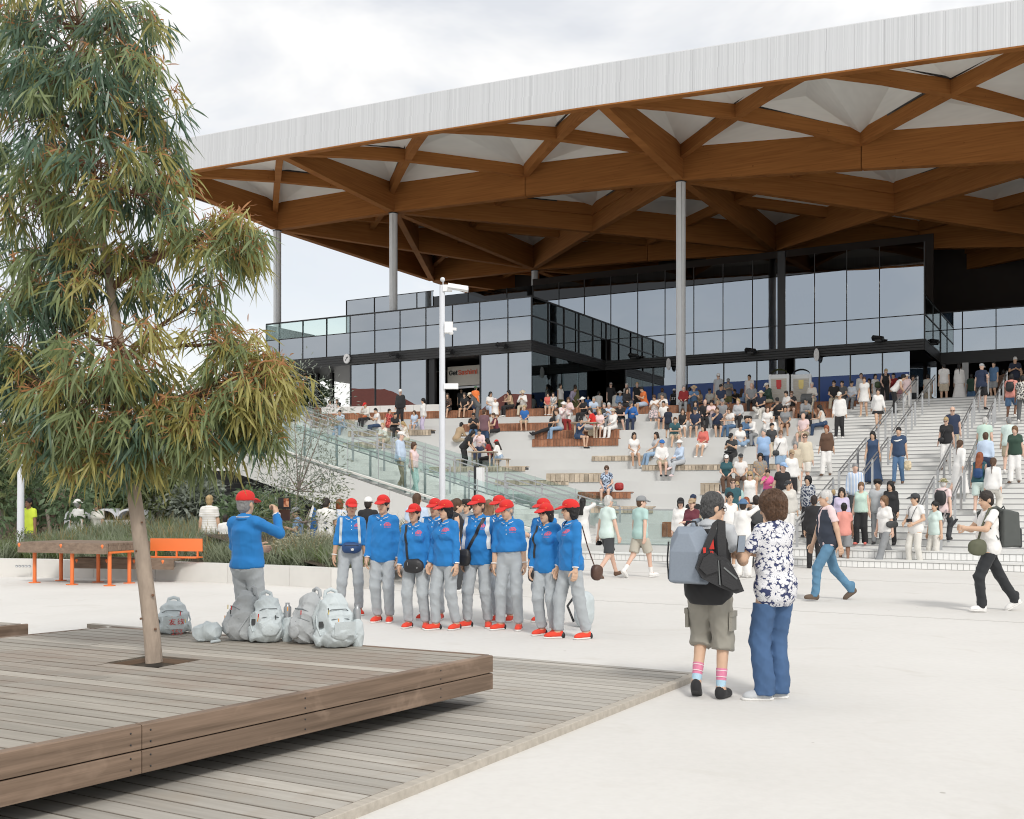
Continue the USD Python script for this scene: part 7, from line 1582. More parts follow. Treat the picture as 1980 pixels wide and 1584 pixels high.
def locate(mode, px, py, h, pose):
    if mode == 'S':
        best = min(range(1, NROW + 1), key=lambda k: abs(HY - (RISE * k - EYE) * F / row_pt(k, px)[1] - py))
        P = row_pt(best, px); d = row_dir(px); n = np.array([-d[1], d[0]]); zb = RISE * best
        top = 0.0
        for x0, x1, k, y0, y1, mt, lab in BENCHES:
            if k == best and x0 - 4 <= px <= x1 + 4: top = max(top, max(.05, EYE + (HY - y0) / F * P[1] - zb))
        return np.array([P[0] + n[0] * .02, P[1] + n[1] * .02, zb + top]), math.degrees(math.atan2(d[1], d[0])), best
    if mode == 'P' or mode == 'Q':
        hh = h if mode == 'P' else .45 + .50 * h; Y = (ZTOP + hh - EYE) * F / (HY - py); Y = min(max(Y, row_pt(NROW, px)[1] + .35), row_pt(NROW, px)[1] + 5.5); z = ZTOP + (0 if mode == 'P' else .45)
        return np.array([(px - CX) / F * Y, Y, z]), math.degrees(THE1) * .7, NROW
    if mode == 'N':
        q = (px - CX) / F; Y = 34.2 - (2.2 if px > 790 else 2.6); P = np.array([q * Y, Y]); u = P @ np.array([.8742, -.4856]); i = max(0, math.floor((S2U - u) / .54)); return np.array([P[0], P[1], .398 + .154 * (i + 1)]), 60.0, 0
    if mode[0] == 'Y': Y = float(mode[1:]); return np.array([(px - CX) / F * Y, Y, 0.0]), 0.0, 0
    Y = ray_hit(px, py, 0.0 if mode == 'F' else h)
    if Y is None: Y = 28.0
    P = np.array([(px - CX) / F * Y, Y]); z = surf_z(P)
    if mode == 'H' and krow(P) < 0: z = 0.0
    if -1.2 < krow(P) < .34: z = .40 if krow(P) > -.05 else (.19 if krow(P) > -.47 else 0.0)
    d = row_dir(px); return np.array([P[0], P[1], z]), math.degrees(math.atan2(d[1], d[0])), 0
held = []
_n = 0
for line in CROWD.strip().split('\n'):
    q = line.split('|'); mode, xy, pose, face, body, hair, hat, top, bottom, shoes, label = q[:11]; opt = q[11].split(',') if len(q) > 11 else []
    r = REG[xy[0]]; cx, cy = map(float, xy[1:].split(',')); px, py = r[0] + cx / r[2], r[1] + cy / r[2]
    h, sex, skin = body.split(); h = float(h)
    pp = POSE['bend' if 'stand' in opt else pose]
    if mode == 'S' and not pp.get('sit'): mode = 'F'
    if mode == 'Q' and not pp.get('sit'): mode = 'P'; h = h * .95
    loc, base, k = locate(mode, px, py, h, pose)
    away = 0
    if mode == 'Q' and abs(float(face)) < 100: pass
    pp = dict(pp); rj = np.random.default_rng(100 + _n); pp['yaw'] = pp.get('yaw', 0) + rj.uniform(-16, 16); pp['nod'] = pp.get('nod', 0) + rj.uniform(-4, 8)
    if pp.get('sit') and mode == 'S':
        j = rj.uniform(-.05, .05, 4); pp['feet'] = tuple((a + j[i], b + j[i + 2], c) for i, (a, b, c) in enumerate(pp['feet']))
    if mode == 'Q': pp['feet'] = ((-.11, -.34, -.375), (.12, -.36, -.375))
    lod = 1 if (loc[1] < 27.5) else 0
    D = person(label, loc, base + float(face), h, sex, pp, hair, hat, top, bottom, skin, lod, shoes, .9 if 'fat' in opt else (.35 if rj.uniform() < .3 else 0.0), tuple(opt), seed=_n)
    pend[label] = D; _n += 1
    if mode == 'Q':
        st_ = thing('stool', 'plain dark stool under a person sitting on the top terrace', 'stool', (loc[0], loc[1], ZTOP), base + float(face), group='stools on the top terrace')
        put('seat_top', MB().box(-.19, .19, -.02, .36, .41, .448), M['bench_red'], st_)
        for sx in (-.16, .16):
            for sy in (.01, .33): put('leg', MB().box(sx - .02, sx + .02, sy - .02, sy + .02, 0, .41), M['black_metal'], st_)
# ================================================================ people in front
def gpt(px, Y): return np.array([(px - CX) / F * Y, Y, 0.0])
def w2l(D, p):
    """world point into the frame of person D"""
    d = np.asarray(p, float) - D['loc']; return rotz(-math.radians(D['rz'])) @ d
def worn(D, name, label, cat, group=None): return thing(name, label, cat, D['loc'], D['rz'], group)
def collar(D, c, stripe=True, open_=.55):
    J, s, R = D['J'], D['s'], D['J']['R']; N = J['neck'] + R @ np.array([0, -.006, .012]) * s
    mb, ms = MB(), MB(); n = 22; th = np.linspace(-math.pi / 2 + open_ * .55, 1.5 * math.pi - open_ * .55, n); P0, P1, P2 = [], [], []
    for t in th:
        f = max(0, -math.sin(t)); d = np.array([math.cos(t), math.sin(t), 0])
        P0.append(N + R @ (d * [.062, .066, 0] + [0, 0, .026 - .030 * f]) * s); P1.append(N + R @ (d * [.078, .084, 0] + [0, -.004 * f, .012 - .034 * f]) * s); P2.append(N + R @ (d * [.096, .104, 0] + [0, -.012 * f, -.020 - .052 * f]) * s)
    V = P0 + P1 + P2; f = [[r * n + i, r * n + i + 1, (r + 1) * n + i + 1, (r + 1) * n + i] for r in (0, 1) for i in range(n - 1)]
    off = [np.array(v) + (R @ np.array([0, 0, -.006])) * s for v in V]; m = len(V)
    mb.add(V + off, f + [[q + m for q in x[::-1]] for x in f]); put('collar', mb, cloth(c), D['o'], smooth=True)
    if stripe: put('collar_stripe', MB().tube([p * .35 + q * .65 + R @ np.array([0, 0, .006]) * s for p, q in zip(P1, P2)], .0042 * s, 5), cloth('white'), D['o'], smooth=True)
def cuffs(D, c='white'):
    for i in (0, 1):
        J = D['J']; W, E_ = J['wr'][i], J['el'][i]; d = (W - E_) / np.linalg.norm(W - E_); p = E_ + (W - E_) * .97 - d * .008
        put('cuff_stripe', MB().tube([p - d * .006, p + d * .006], .043 * D['s'], 14), cloth(c), D['o'], smooth=40)
def cap_script(D):
    """yellow brush lettering across the front of the cap"""
    T = D['Th']; mb = MB()
    def on(x, z): y = .016 - .110 * math.sqrt(max(.02, 1 - (x / .094) ** 2 - ((z - .040) / .108) ** 2)); return T(x, y, z)
    for st in ([(-.052, .088), (-.028, .098), (-.010, .094)], [(-.040, .104), (-.044, .070)], [(-.056, .066), (-.030, .082), (-.012, .064)], [(.0, .102), (.018, .098)], [(.008, .108), (.004, .066)], [(.0, .084), (.024, .080)], [(.030, .104), (.052, .096)], [(.040, .102), (.034, .068)], [(.028, .080), (.056, .074)], [(.050, .092), (.058, .070)]):
        mb.tube([on(*p) for p in st], .0062 * D['s'], 5)
    put('cap_lettering', mb, M['thread_yellow'], D['o'], smooth=True)
def chest(D, emblem=True, buttons=3):
    J, s, P0 = D['J'], D['s'], D['J']['P']; R = J['R']
    if D['field'] is None: return
    c = P0 + R @ np.array([.082, 0, .385]) * s; rng = random.Random(3); cells = []
    for i in range(-5, 6):
        for j in range(-5, 6):
            r = math.hypot(i, j * 1.15)
            if (r < 5.1 and (r > 3.9 or (i + j) % 2 == 0 or r < 2.3) and j > -3) or (j in (-5,) and abs(i) < 5 and i % 2 == 0): cells.append((c[0] + i * .0082 * s, c[2] + j * .0075 * s, .0040 * s, .0037 * s))
    if emblem:
        m = decal(D['field'], cells, P0[1] - .42)
        if m: put('chest_emblem', m, M['emblem_red'], D['o'])
    cells = [(P0[0] + (R @ np.array([0, 0, .44 - .055 * k]))[0] * s, P0[2] + (.44 - .055 * k) * s, .0058 * s, .0058 * s) for k in range(buttons)]
    m = decal(D['field'], cells, P0[1] - .42, off=.006)
    if m: put('buttons', m, cloth('white'), D['o'])
def strap_on(D, pts, w, m, parent, name='strap', off=.006, up=None):
    """flat band laid over the shirt through xz points, front side (or back when up = -1)"""
    from scipy.ndimage import map_coordinates
    Dg, o, h = D['field']; sg = -1 if up == -1 else 1; V, n = [], 0; P0 = D['J']['P']
    pts = np.array(pts, float) * D['s']; t = np.linspace(0, 1, 26); q = np.stack([np.interp(t, np.linspace(0, 1, len(pts)), pts[:, i]) for i in (0, 1)], 1); tg = np.gradient(q, axis=0); tg /= np.linalg.norm(tg, axis=1, keepdims=True); nn = np.stack([-tg[:, 1], tg[:, 0]], 1) * w / 2
    ys = P0[1] - sg * .45 + sg * np.arange(0, .8, .004); rows = []
    for a in (q - nn, q, q + nn):
        row = []
        for x, z in a:
            z_ = z; d = map_coordinates(Dg, ((np.stack([np.full(len(ys), x), ys, np.full(len(ys), z_)], 1) - o) / h).T, order=1, mode='nearest'); i = int(np.argmax(d < 0)); row.append([x, (ys[i] if d[i] < 0 else np.nan), z_])
        rows.append(np.array(row))
    for r_ in rows:
        y = r_[:, 1]; ok = ~np.isnan(y)
        if ok.sum() < 2: return
        y[:] = np.interp(np.arange(len(y)), np.where(ok)[0], y[ok])
    base = np.minimum.reduce([r_[:, 1] for r_ in rows]) if sg > 0 else np.maximum.reduce([r_[:, 1] for r_ in rows])
    L = [np.stack([r_[:, 0], base * .6 + r_[:, 1] * .4 - sg * off, r_[:, 2]], 1) for r_ in rows]; B = [x + [0, sg * (off + .004), 0] for x in L]; k = len(t)
    V = np.vstack(L + B); f = []
    for r_ in (0, 1): f += [[r_ * k + i, r_ * k + i + 1, (r_ + 1) * k + i + 1, (r_ + 1) * k + i] for i in range(k - 1)]
    f += [[i, 3 * k + i, 3 * k + i + 1, i + 1] for i in range(k - 1)] + [[2 * k + i, 2 * k + i + 1, 5 * k + i + 1, 5 * k + i] for i in range(k - 1)]
    put(name, MB().add(V, f), m, parent, smooth=40)
def soft_bag(o, c, r, mname, R=None, name='bag_body', flap=None, seed=1, h=.012):
    """rounded box of cloth, slightly slumped"""
    r = np.array(r, float); R = np.eye(3) if R is None else R; q = .55
    pr = [ell(np.array(c) + R @ (r * np.array([i * q * .55, j * q * .3, k * q * .5])), r * [.68, .8, .66], R) for i in (-1, 1) for j in (-1, 1) for k in (-1, 1)]
    put(name, sdf_mesh(pr, h, .03, wr=(.003, 30, seed)), M[mname] if mname in M else cloth(mname), o, smooth=True)
GRP = 'blue shirted tour group posing for a picture'
GROUP = [  # px, Y, h, sex, face, hair, skin, fat, pose, opts, label
 (676, 14.9, 1.62, 'm', 12, 'crop:pepper', 't', .0, dict(yaw=4, hands=((-.24, -.04, .79), (.24, -.04, .79))), (), 'leftmost man of the blue shirted group, with grey pack straps and a blue waist bag'),
 (740, 13.95, 1.665, 'm', -8, 'crop:dark', 'a', .0, dict(yaw=-6), (), 'tall slim man with bare waist in the blue group, second from the left'),
 (806, 13.3, 1.55, 'f', -10, 'short:dark', 't', .15, dict(yaw=-8, nod=-4, hands=((-.24, -.05, .80), (.25, -.06, .82))), ('smile',), 'smiling woman with a black shoulder bag at her front in the blue group'),
 (836, 14.3, 1.62, 'm', -15, 'short:dark', 't', .1, dict(yaw=-5), (), 'man of the blue group mostly hidden behind the woman in sunglasses'),
 (862, 13.15, 1.595, 'f', -38, 'bob:black', 'a', .25, dict(yaw=-6, feet=((-.10, -.08, .075), (.10, .10, .075)), hands=((-.20, -.12, .82), (.24, -.06, .80))), ('shades',), 'woman in sunglasses with black bob turned left in the blue group'),
 (925, 13.4, 1.655, 'f', -18, 'short:brown', 't', .75, dict(yaw=-14, feet=((-.14, -.03, .075), (.13, .02, .075)), fyaw=(-28, 18)), ('smile',), 'stout smiling person with white pack straps and black crossbody bag in the blue group'),
 (972, 14.1, 1.66, 'f', -20, 'short:black', 'a', .1, dict(yaw=-10), (), 'person of the blue group hidden behind the elderly man'),
 (986, 13.15, 1.60, 'm', -14, 'short:grey', 'a', .1, dict(yaw=-24, nod=12, side=-3, feet=((-.12, -.02, .075), (.12, 0, .075)), fyaw=(-30, 8)), (), 'elderly grey haired man with high grey waistband looking down in the blue group'),
 (1056, 14.0, 1.62, 'f', -30, 'bob:black', 'a', .1, dict(yaw=-12, hands=((-.24, -.04, .79), (-.16, -.22, 1.20))), (), 'person of the blue group raising a hand behind the woman in dark glasses'),
 (1060, 12.6, 1.56, 'f', -32, 'bob:black', 'a', .1, dict(yaw=-8, hands=((-.22, -.08, .78), (.22, -.05, .80))), ('shades',), 'woman in dark glasses with black shoulder strap in the blue group'),
 (1104, 12.3, 1.60, 'f', -66, 'bob:black', 'a', .2, dict(yaw=-12, feet=((-.10, -.12, .075), (.11, .16, .075)), hands=((-.20, -.10, .80), (.23, -.06, .80))), ('glasses',), 'rightmost woman of the blue group seen in profile with spectacles'),
]
BLUE = []
for i, (px, Y, h, sex, face, hair, skin, fat, pose, opts, lab) in enumerate(GROUP):
    tuck = i in (0, 7); tw = {'hem': .095, 'top': .135} if tuck else ({'hem': -.12} if i in (1, 2, 5, 9) else {'hem': -.09})
    rq = np.random.default_rng(900 + i); j = rq.uniform(-.045, .045, 6)
    if 'feet' not in pose: pose = dict(pose, feet=((-.10 + j[0], j[1], .075), (.10 + j[2], j[3], .075)), side=j[4] * 60, pelvis=(j[4] * .5, 0, .925))
    if 'hands' not in pose: pose = dict(pose, hands=((-.212 + j[0] * .4, -.05 + j[5], .80), (.212, -.03 - j[5], .785)))
    D = person(lab, gpt(px, Y), face, h, sex, pose, hair, 'cap:red', 'long:polo', 'sweat:sweat', skin, 2, 'shoered/white', fat, ('heel',) + opts, group=GRP, seed=200 + i, tweak=tw)
    collar(D, 'polo'); cuffs(D); cap_script(D); chest(D, buttons=3 if i in (0, 7) else 2); BLUE.append(D)
# the man taking the picture
PH = person('man in red cap and blue shirt with his back turned, photographing the group', gpt(478, 11.0), 156, 1.69, 'm', dict(yaw=-6, hands=((-.17, -.27, 1.47), (.06, -.24, 1.10)), epole=((-.5, .3, -1), (.6, .8, -.2)), lean=-3, curl=(.9, .5), twist=4), 'short:grey', 'cap:red', 'long:polo', 'sweat:sweat', 'a', 2, 'shoered/white', .25, ('heel',), group=GRP, seed=230, tweak={'hem': -.02})
collar(PH, 'polo'); cuffs(PH)
ph = worn(PH, 'phone_case', 'black folding phone case held up by the man taking the picture', 'phone'); W = PH['J']['wr'][0] + np.array([-.03, -.10, .11])
put('phone_body', MB().obox(W, (.075, 0, 0), (0, .008, 0), (0, 0, .060)), M['shoe_black'], ph); put('case_flap', MB().obox(W + [.005, -.004, -.125], (.07, 0, 0), (0, .006, 0), (0, 0, .060)), mat('leather_dark', (.06, .028, .02), .5, .15, 12), ph)
_mats['screen_glow'] = usdkit.material(stage, '/World/Looks/screen_glow', {"tc": ("texture_coordinate", {}), "n": ("noise_texture", {"scale": 30.0}), "r": ("rgb_ramp", {"ramp": [(.35, (.25, .06, .03)), (.6, (.75, .38, .22))]}), "e": ("emission", {"strength": .7})}, [("tc.object", "n.vector"), ("n.fac", "r.fac"), ("r.color", "e.color")], surface="e.emission")
put('screen', MB().obox(W + [-.03, .0095, .005], (.032, 0, 0), (0, .001, 0), (0, 0, .045)), M['screen_glow'], ph)
# bags of the group
mat('bag_grey', (.53, .585, .60), .7, .07, 9, bump=.2, bscale=60, coord='object'); mat('bag_black', (.018, .018, .02), .5, .12, 9, coord='object', bump=.15, bscale=80); mat('bag_blue', (.015, .055, .16), .6, .08, 9, coord='object'); mat('bag_slate', (.235, .275, .33), .75, .05, 60, coord='object', bump=.1, bscale=220); mat('bag_olive', (.10, .105, .065), .7, .08, 9, coord='object'); mat('bag_char', (.075, .082, .078), .7, .08, 9, coord='object'); mat('bag_dk', (.05, .053, .055), .7, .1, 9, coord='object'); mat('leather_brown', (.09, .045, .03), .5, .2, 40, coord='object')
def local_strap(D, z0, x0, x1, z1): return [(x0, z0), (x0 * .95 + x1 * .05, z0 * .75 + z1 * .25), ((x0 + x1) / 2, (z0 + z1) / 2), (x1, z1)]
D = BLUE[0]; P = D['J']['P']; s = D['s']
b = worn(D, 'backpack', 'grey backpack worn by the leftmost man of the blue group', 'backpack')
soft_bag(b, P + np.array([0, .20, .28]) * s, (.15, .09, .22), 'bag_grey')
for x in (-1, 1): strap_on(D, [(x * .125, 1.43), (x * .128, 1.33), (x * .135, 1.20), (x * .142, 1.05)], .036, M['bag_grey'], b)
w = worn(D, 'waist_bag', 'dark blue waist bag with white trefoil on the leftmost man of the blue group', 'waist bag')
soft_bag(w, P + np.array([.01, -.155, .065]) * s, (.135, .055, .075), 'bag_blue'); 
tf = MB(); cc = P + np.array([.015, -.225, .03]) * s
for a in (-.75, 0, .75): tf.obox(cc + np.array([math.sin(a) * .016, 0, math.cos(a) * .016]), (.006 * math.cos(a), 0, -.006 * math.sin(a)), (0, .003, 0), (.014 * math.sin(a), 0, .014 * math.cos(a)))
tf.obox(cc - [0, 0, .004], (.02, 0, 0), (0, .003, 0), (0, 0, .0025)); put('trefoil', tf, cloth('white'), w)
put('zip', MB().bar(P + np.array([-.10, -.212, .10]) * s, P + np.array([.11, -.212, .10]) * s, .004, .006), M['bag_black'], w)
put('belt', MB().tube([P + np.array([.165 * math.cos(t), .012 + .125 * math.sin(t), .10]) * s for t in np.linspace(0, 6.283, 25)], .014, 6), M['bag_blue'], w)
D = BLUE[2]; P = D['J']['P']; s = D['s']; b = worn(D, 'shoulder_bag', 'black leather shoulder bag hanging before the smiling woman', 'bag')
soft_bag(b, P + np.array([.02, -.18, -.06]) * s, (.125, .045, .085), 'bag_black'); strap_on(D, [(-.135, 1.42), (-.12, 1.25), (-.108, 1.05), (-.09, .90)], .030, M['bag_black'], b)
put('badge', MB().ball(P + np.array([.07, -.232, -.08]) * s, (.017, .004, .017), 1), M['steel_grey'], b); put('zip_pull', MB().obox(P + np.array([-.05, -.232, -.03]) * s, (.004, 0, 0), (0, .003, 0), (0, 0, .018)), M['steel_grey'], b)
D = BLUE[5]; P = D['J']['P']; s = D['s']; b = worn(D, 'shoulder_bag', 'black crossbody pouch of the stout smiling person', 'bag')
soft_bag(b, P + np.array([-.13, -.19, -.02]) * s, (.09, .045, .11), 'bag_black'); strap_on(D, [(.10, 1.42), (.05, 1.28), (-.03, 1.10), (-.10, .98)], .042, M['bag_black'], b)
b = worn(D, 'backpack', 'white strapped backpack of the stout smiling person', 'backpack'); soft_bag(b, P + np.array([0, .24, .28]) * s, (.16, .09, .22), 'bag_grey')
mat('strap_white', (.66, .68, .68), .7, .05, 9)
for x in (-1, 1): strap_on(D, [(x * .145, 1.43), (x * .15, 1.32), (x * .165, 1.18), (x * .175, 1.02)], .044, M['strap_white'], b)
D = BLUE[3]; P = D['J']['P']; s = D['s']; b = worn(D, 'backpack', 'pale backpack of the hidden man behind the sunglasses woman', 'backpack'); soft_bag(b, P + np.array([0, .20, .28]) * s, (.15, .09, .22), 'bag_grey')
for x in (-1, 1): strap_on(D, [(x * .125, 1.43), (x * .128, 1.33), (x * .135, 1.20), (x * .142, 1.05)], .036, M['strap_white'], b)
D = BLUE[9]; P = D['J']['P']; s = D['s']; b = worn(D, 'shoulder_bag', 'dark round pouch on a black strap held by the woman in dark glasses', 'bag')
strap_on(D, [(-.13, 1.42), (-.142, 1.28), (-.150, 1.12), (-.155, 1.0)], .030, M['bag_black'], b); soft_bag(b, P + np.array([-.20, -.03, -.14]) * s, (.05, .06, .09), 'bag_black')
D = BLUE[10]; P = D['J']['P']; s = D['s']; b = worn(D, 'shoulder_bag', 'small brown leather bag hanging behind the rightmost woman of the blue group', 'bag')
soft_bag(b, P + np.array([.05, .33, -.12]) * s, (.05, .07, .09), 'leather_brown'); put('strap', MB().tube([P + np.array([.10, .10, .46]) * s, P + np.array([.08, .19, .2]) * s, P + np.array([.06, .30, -.05]) * s], .008, 6), M['leather_brown'], b)
# ---------------------------------------------------------------- the couple with the phone
MAN = person('man in black vest and grey cargo shorts with his back turned', gpt(1371, 8.62), 152, 1.665, 'm', dict(yaw=-44, nod=10, lean=4, hands=((-.150, -.275, 1.205), (-.06, -.30, 1.19)), epole=((-.6, .1, -1), (.6, .6, -.6)), curl=(.7, .7), feet=((-.105, .02, .075), (.095, .05, .115)), fpitch=(0, 26), fyaw=(-6, 14)), 'short:pepper', '-', 'tee:ltgrey', 'cargo:stone', 'a', 2, 'black', .12, ('glasses',), seed=301, tweak={'hem': -.05, 'top': -.02}) if COL.setdefault('stone', (.29, .275, .235)) else None
collar(MAN, 'ltgrey', False); strands(MAN, MAN['hair'], 4200, .05, 'pepper', 5, .0016)
J, s = MAN['J'], MAN['s']; P = J['P']; R = J['R']
vst = sdf_mesh(torso(J, 'm', .12, .033) + [ell(P + np.array([0, .006, -.02]) * s, np.array([.176, .132, .17]) * s + .03)], .013, .035, [lambda X, Y, Z: (P[2] - .155 * s) - Z + 0 * X + 0 * Y, lambda X, Y, Z: Z - (J['neck'][2] - .035 * s) + 0 * X + 0 * Y], (.003, 26, 9), sub=[ell(J['sh'][i] + np.array([(-1, 1)[i] * .055, 0, 0]) * s, np.array([.065, .2, .085]) * s) for i in (0, 1)] + [ell(P + np.array([0, -.2, .35]) * s, np.array([.05, .14, .3]) * s)])
put('vest', vst, cloth('black'), MAN['o'], smooth=True)
mat('sock_pink', (.66, .22, .34), .85, .12, 60, coord='object'); mat('sock_blue', (.40, .58, .70), .85, .1, 60, coord='object')
for i in (0, 1):
    A, K = J['ank'][i], J['knee'][i]; d = (K - A) / np.linalg.norm(K - A)
    put('sock', MB().tube([A + d * .075, A + d * .11, A + d * .17], np.array([.041, .0435, .047]) * s, 16), M['sock_pink'], MAN['o'], smooth=40); put('sock_foot', MB().tube([A - d * .01, A + d * .04, A + d * .076], np.array([.04, .0405, .0415]) * s, 16), M['sock_blue'], MAN['o'], smooth=40)
    for q in (.10, .15): put('sock_band', MB().tube([A + d * q, A + d * (q + .005)], .0478 * s, 16), cloth('white'), MAN['o'], smooth=40)
for i in (0, 1):      # cargo pockets on the outer thighs
    H_, K = J['hip'][i], J['knee'][i]; c = H_ * .38 + K * .62 + np.array([(-1, 1)[i] * .098, .015, 0]) * s
    put('cargo_pocket', MB().obox(c, (.012, 0, 0), (0, .065, 0), (0, 0, .075)), cloth('stone'), MAN['o']); put('pocket_flap', MB().obox(c + [(-1, 1)[i] * .006, 0, .06], (.012, 0, 0), (0, .069, 0), (0, 0, .022)), cloth('stone'), MAN['o'])
put('belt_line', MB().tube([P + np.array([.172 * math.cos(t), .012 + .128 * math.sin(t), .105]) * s for t in np.linspace(0, 6.283, 33)], .010, 6), cloth('stone'), MAN['o'], smooth=True)
# grey hard backpack on his left shoulder
bp = worn(MAN, 'backpack', 'smooth slate grey backpack hanging off the back of the man in the black vest', 'backpack')
import manifold3d
def hull(pts, r=.02, nseg=10):
    sp = manifold3d.Manifold.sphere(r, nseg); return manifold3d.Manifold.batch_hull([sp.translate(tuple(map(float, p))) for p in pts])
c = P + np.array([.105, .235, .265]) * s
hp = hull([c + np.array(p) for p in ((-.13, -.07, -.22), (.13, -.07, -.22), (-.14, -.07, .12), (.14, -.07, .12), (-.09, -.06, .20), (.09, -.06, .20), (-.11, .075, -.20), (.11, .075, -.20), (-.10, .085, .02), (.10, .085, .02), (-.03, .05, .15), (.05, .05, .15))], .022, 16)
put('shell', hp, M['bag_slate'], bp, smooth=25)
put('side_zip', MB().tube([c + np.array(p) for p in ((.150, .03, .10), (.153, .05, -.05), (.135, .068, -.20))], .007, 6), M['bag_black'], bp, smooth=True)
put('back_pad', MB().obox(c + [0, -.098, -.02], (.13, 0, 0), (0, .012, 0), (0, 0, .2)), M['bag_black'], bp)
put('shoulder_strap', MB().tube([c + np.array([-.02, -.09, .19]), J['sh'][1] + np.array([-.04, .07, .075]) * s, J['sh'][1] + np.array([-.05, -.03, .085]) * s, J['sh'][1] + np.array([-.04, -.12, -.06]) * s], [.020, .024, .024, .018], 8), M['bag_slate'], bp, smooth=True)
put('grab_handle', MB().tube([c + np.array([-.06, -.07, .21]), c + np.array([-.04, -.07, .26]), c + np.array([.03, -.07, .26]), c + np.array([.05, -.07, .21])], .010, 6), M['bag_black'], bp, smooth=True)
put('crease', MB().bar(c + np.array([-.085, .102, -.02]), c + np.array([-.125, .085, -.16]), .003, .012), M['bag_dk'], bp)
# black sling tote with red lining on his right side
tt = worn(MAN, 'sling_bag', 'black sling tote with red lining at the side of the man in black vest', 'bag')
def wl(px, py, Y): return w2l(MAN, at(px, py, Y))
def slab(px_pts, Y0, Y1, name, m, parent, D):
    """flat cloth shape given by its outline, thickened in depth"""
    from shapely.geometry import Polygon
    pts = np.array([at(px, py, (Y0 + Y1) / 2)[[0, 2]] for px, py in px_pts]); pol = Polygon(pts).buffer(0); me = trimesh.creation.extrude_polygon(pol, abs(Y1 - Y0), engine='earcut'); v = np.array(me.vertices); w_ = np.stack([v[:, 0], min(Y0, Y1) + v[:, 2], v[:, 1]], 1)
    put(name, (np.array([w2l(D, q) for q in w_]), np.array(me.faces)[:, ::-1]), m, parent)
slab([(1352, 1072), (1374, 1062), (1386, 1075), (1402, 1078), (1412, 1090), (1424, 1112), (1436, 1142), (1420, 1147), (1392, 1136), (1356, 1118), (1344, 1098)], 8.38, 8.26, 'tote_body', M['bag_black'], tt, MAN)
slab([(1360, 1078), (1376, 1068), (1386, 1080), (1388, 1104), (1366, 1112), (1352, 1098)], 8.262, 8.235, 'tote_panel', M['bag_black'], tt, MAN); slab([(1392, 1084), (1404, 1086), (1414, 1100), (1430, 1138), (1416, 1141), (1396, 1130)], 8.262, 8.238, 'tote_panel', M['bag_black'], tt, MAN); slab([(1388, 1084), (1390, 1084), (1393, 1132), (1391, 1131)], 8.258, 8.245, 'tote_seam', mat('seam_light', (.16, .17, .17), .7, .1, 9), tt, MAN); slab([(1400, 1096), (1426, 1118), (1425, 1121), (1399, 1099)], 8.236, 8.230, 'tote_seam', M['seam_light'], tt, MAN)
slab([(1388, 1004), (1402, 1008), (1404, 1080), (1388, 1080), (1386, 1040)], 8.36, 8.33, 'front_strap', M['bag_black'], tt, MAN)
slab([(1388, 1004), (1378, 1012), (1354, 1072), (1366, 1072), (1384, 1030)], 8.36, 8.33, 'rear_strap', M['bag_black'], tt, MAN)
slab([(1375, 1020), (1377, 1020), (1381, 1062), (1362, 1062)], 8.345, 8.335, 'red_lining', mat('lining_red', (.55, .03, .02), .7, .06, 9), tt, MAN)
for k, (x, y) in enumerate(((1362, 1064), (1376, 1071), (1404, 1102), (1412, 1110))): slab([(x - 3, y - 5), (x + 3, y - 5), (x + 3, y + 5), (x - 2, y + 6)], 8.258, 8.25, 'red_tag', M['lining_red'], tt, MAN)
slab([(1394, 1083), (1408, 1088), (1412, 1096), (1398, 1090)], 8.256, 8.25, 'pocket_zip', M['bag_dk'], tt, MAN)
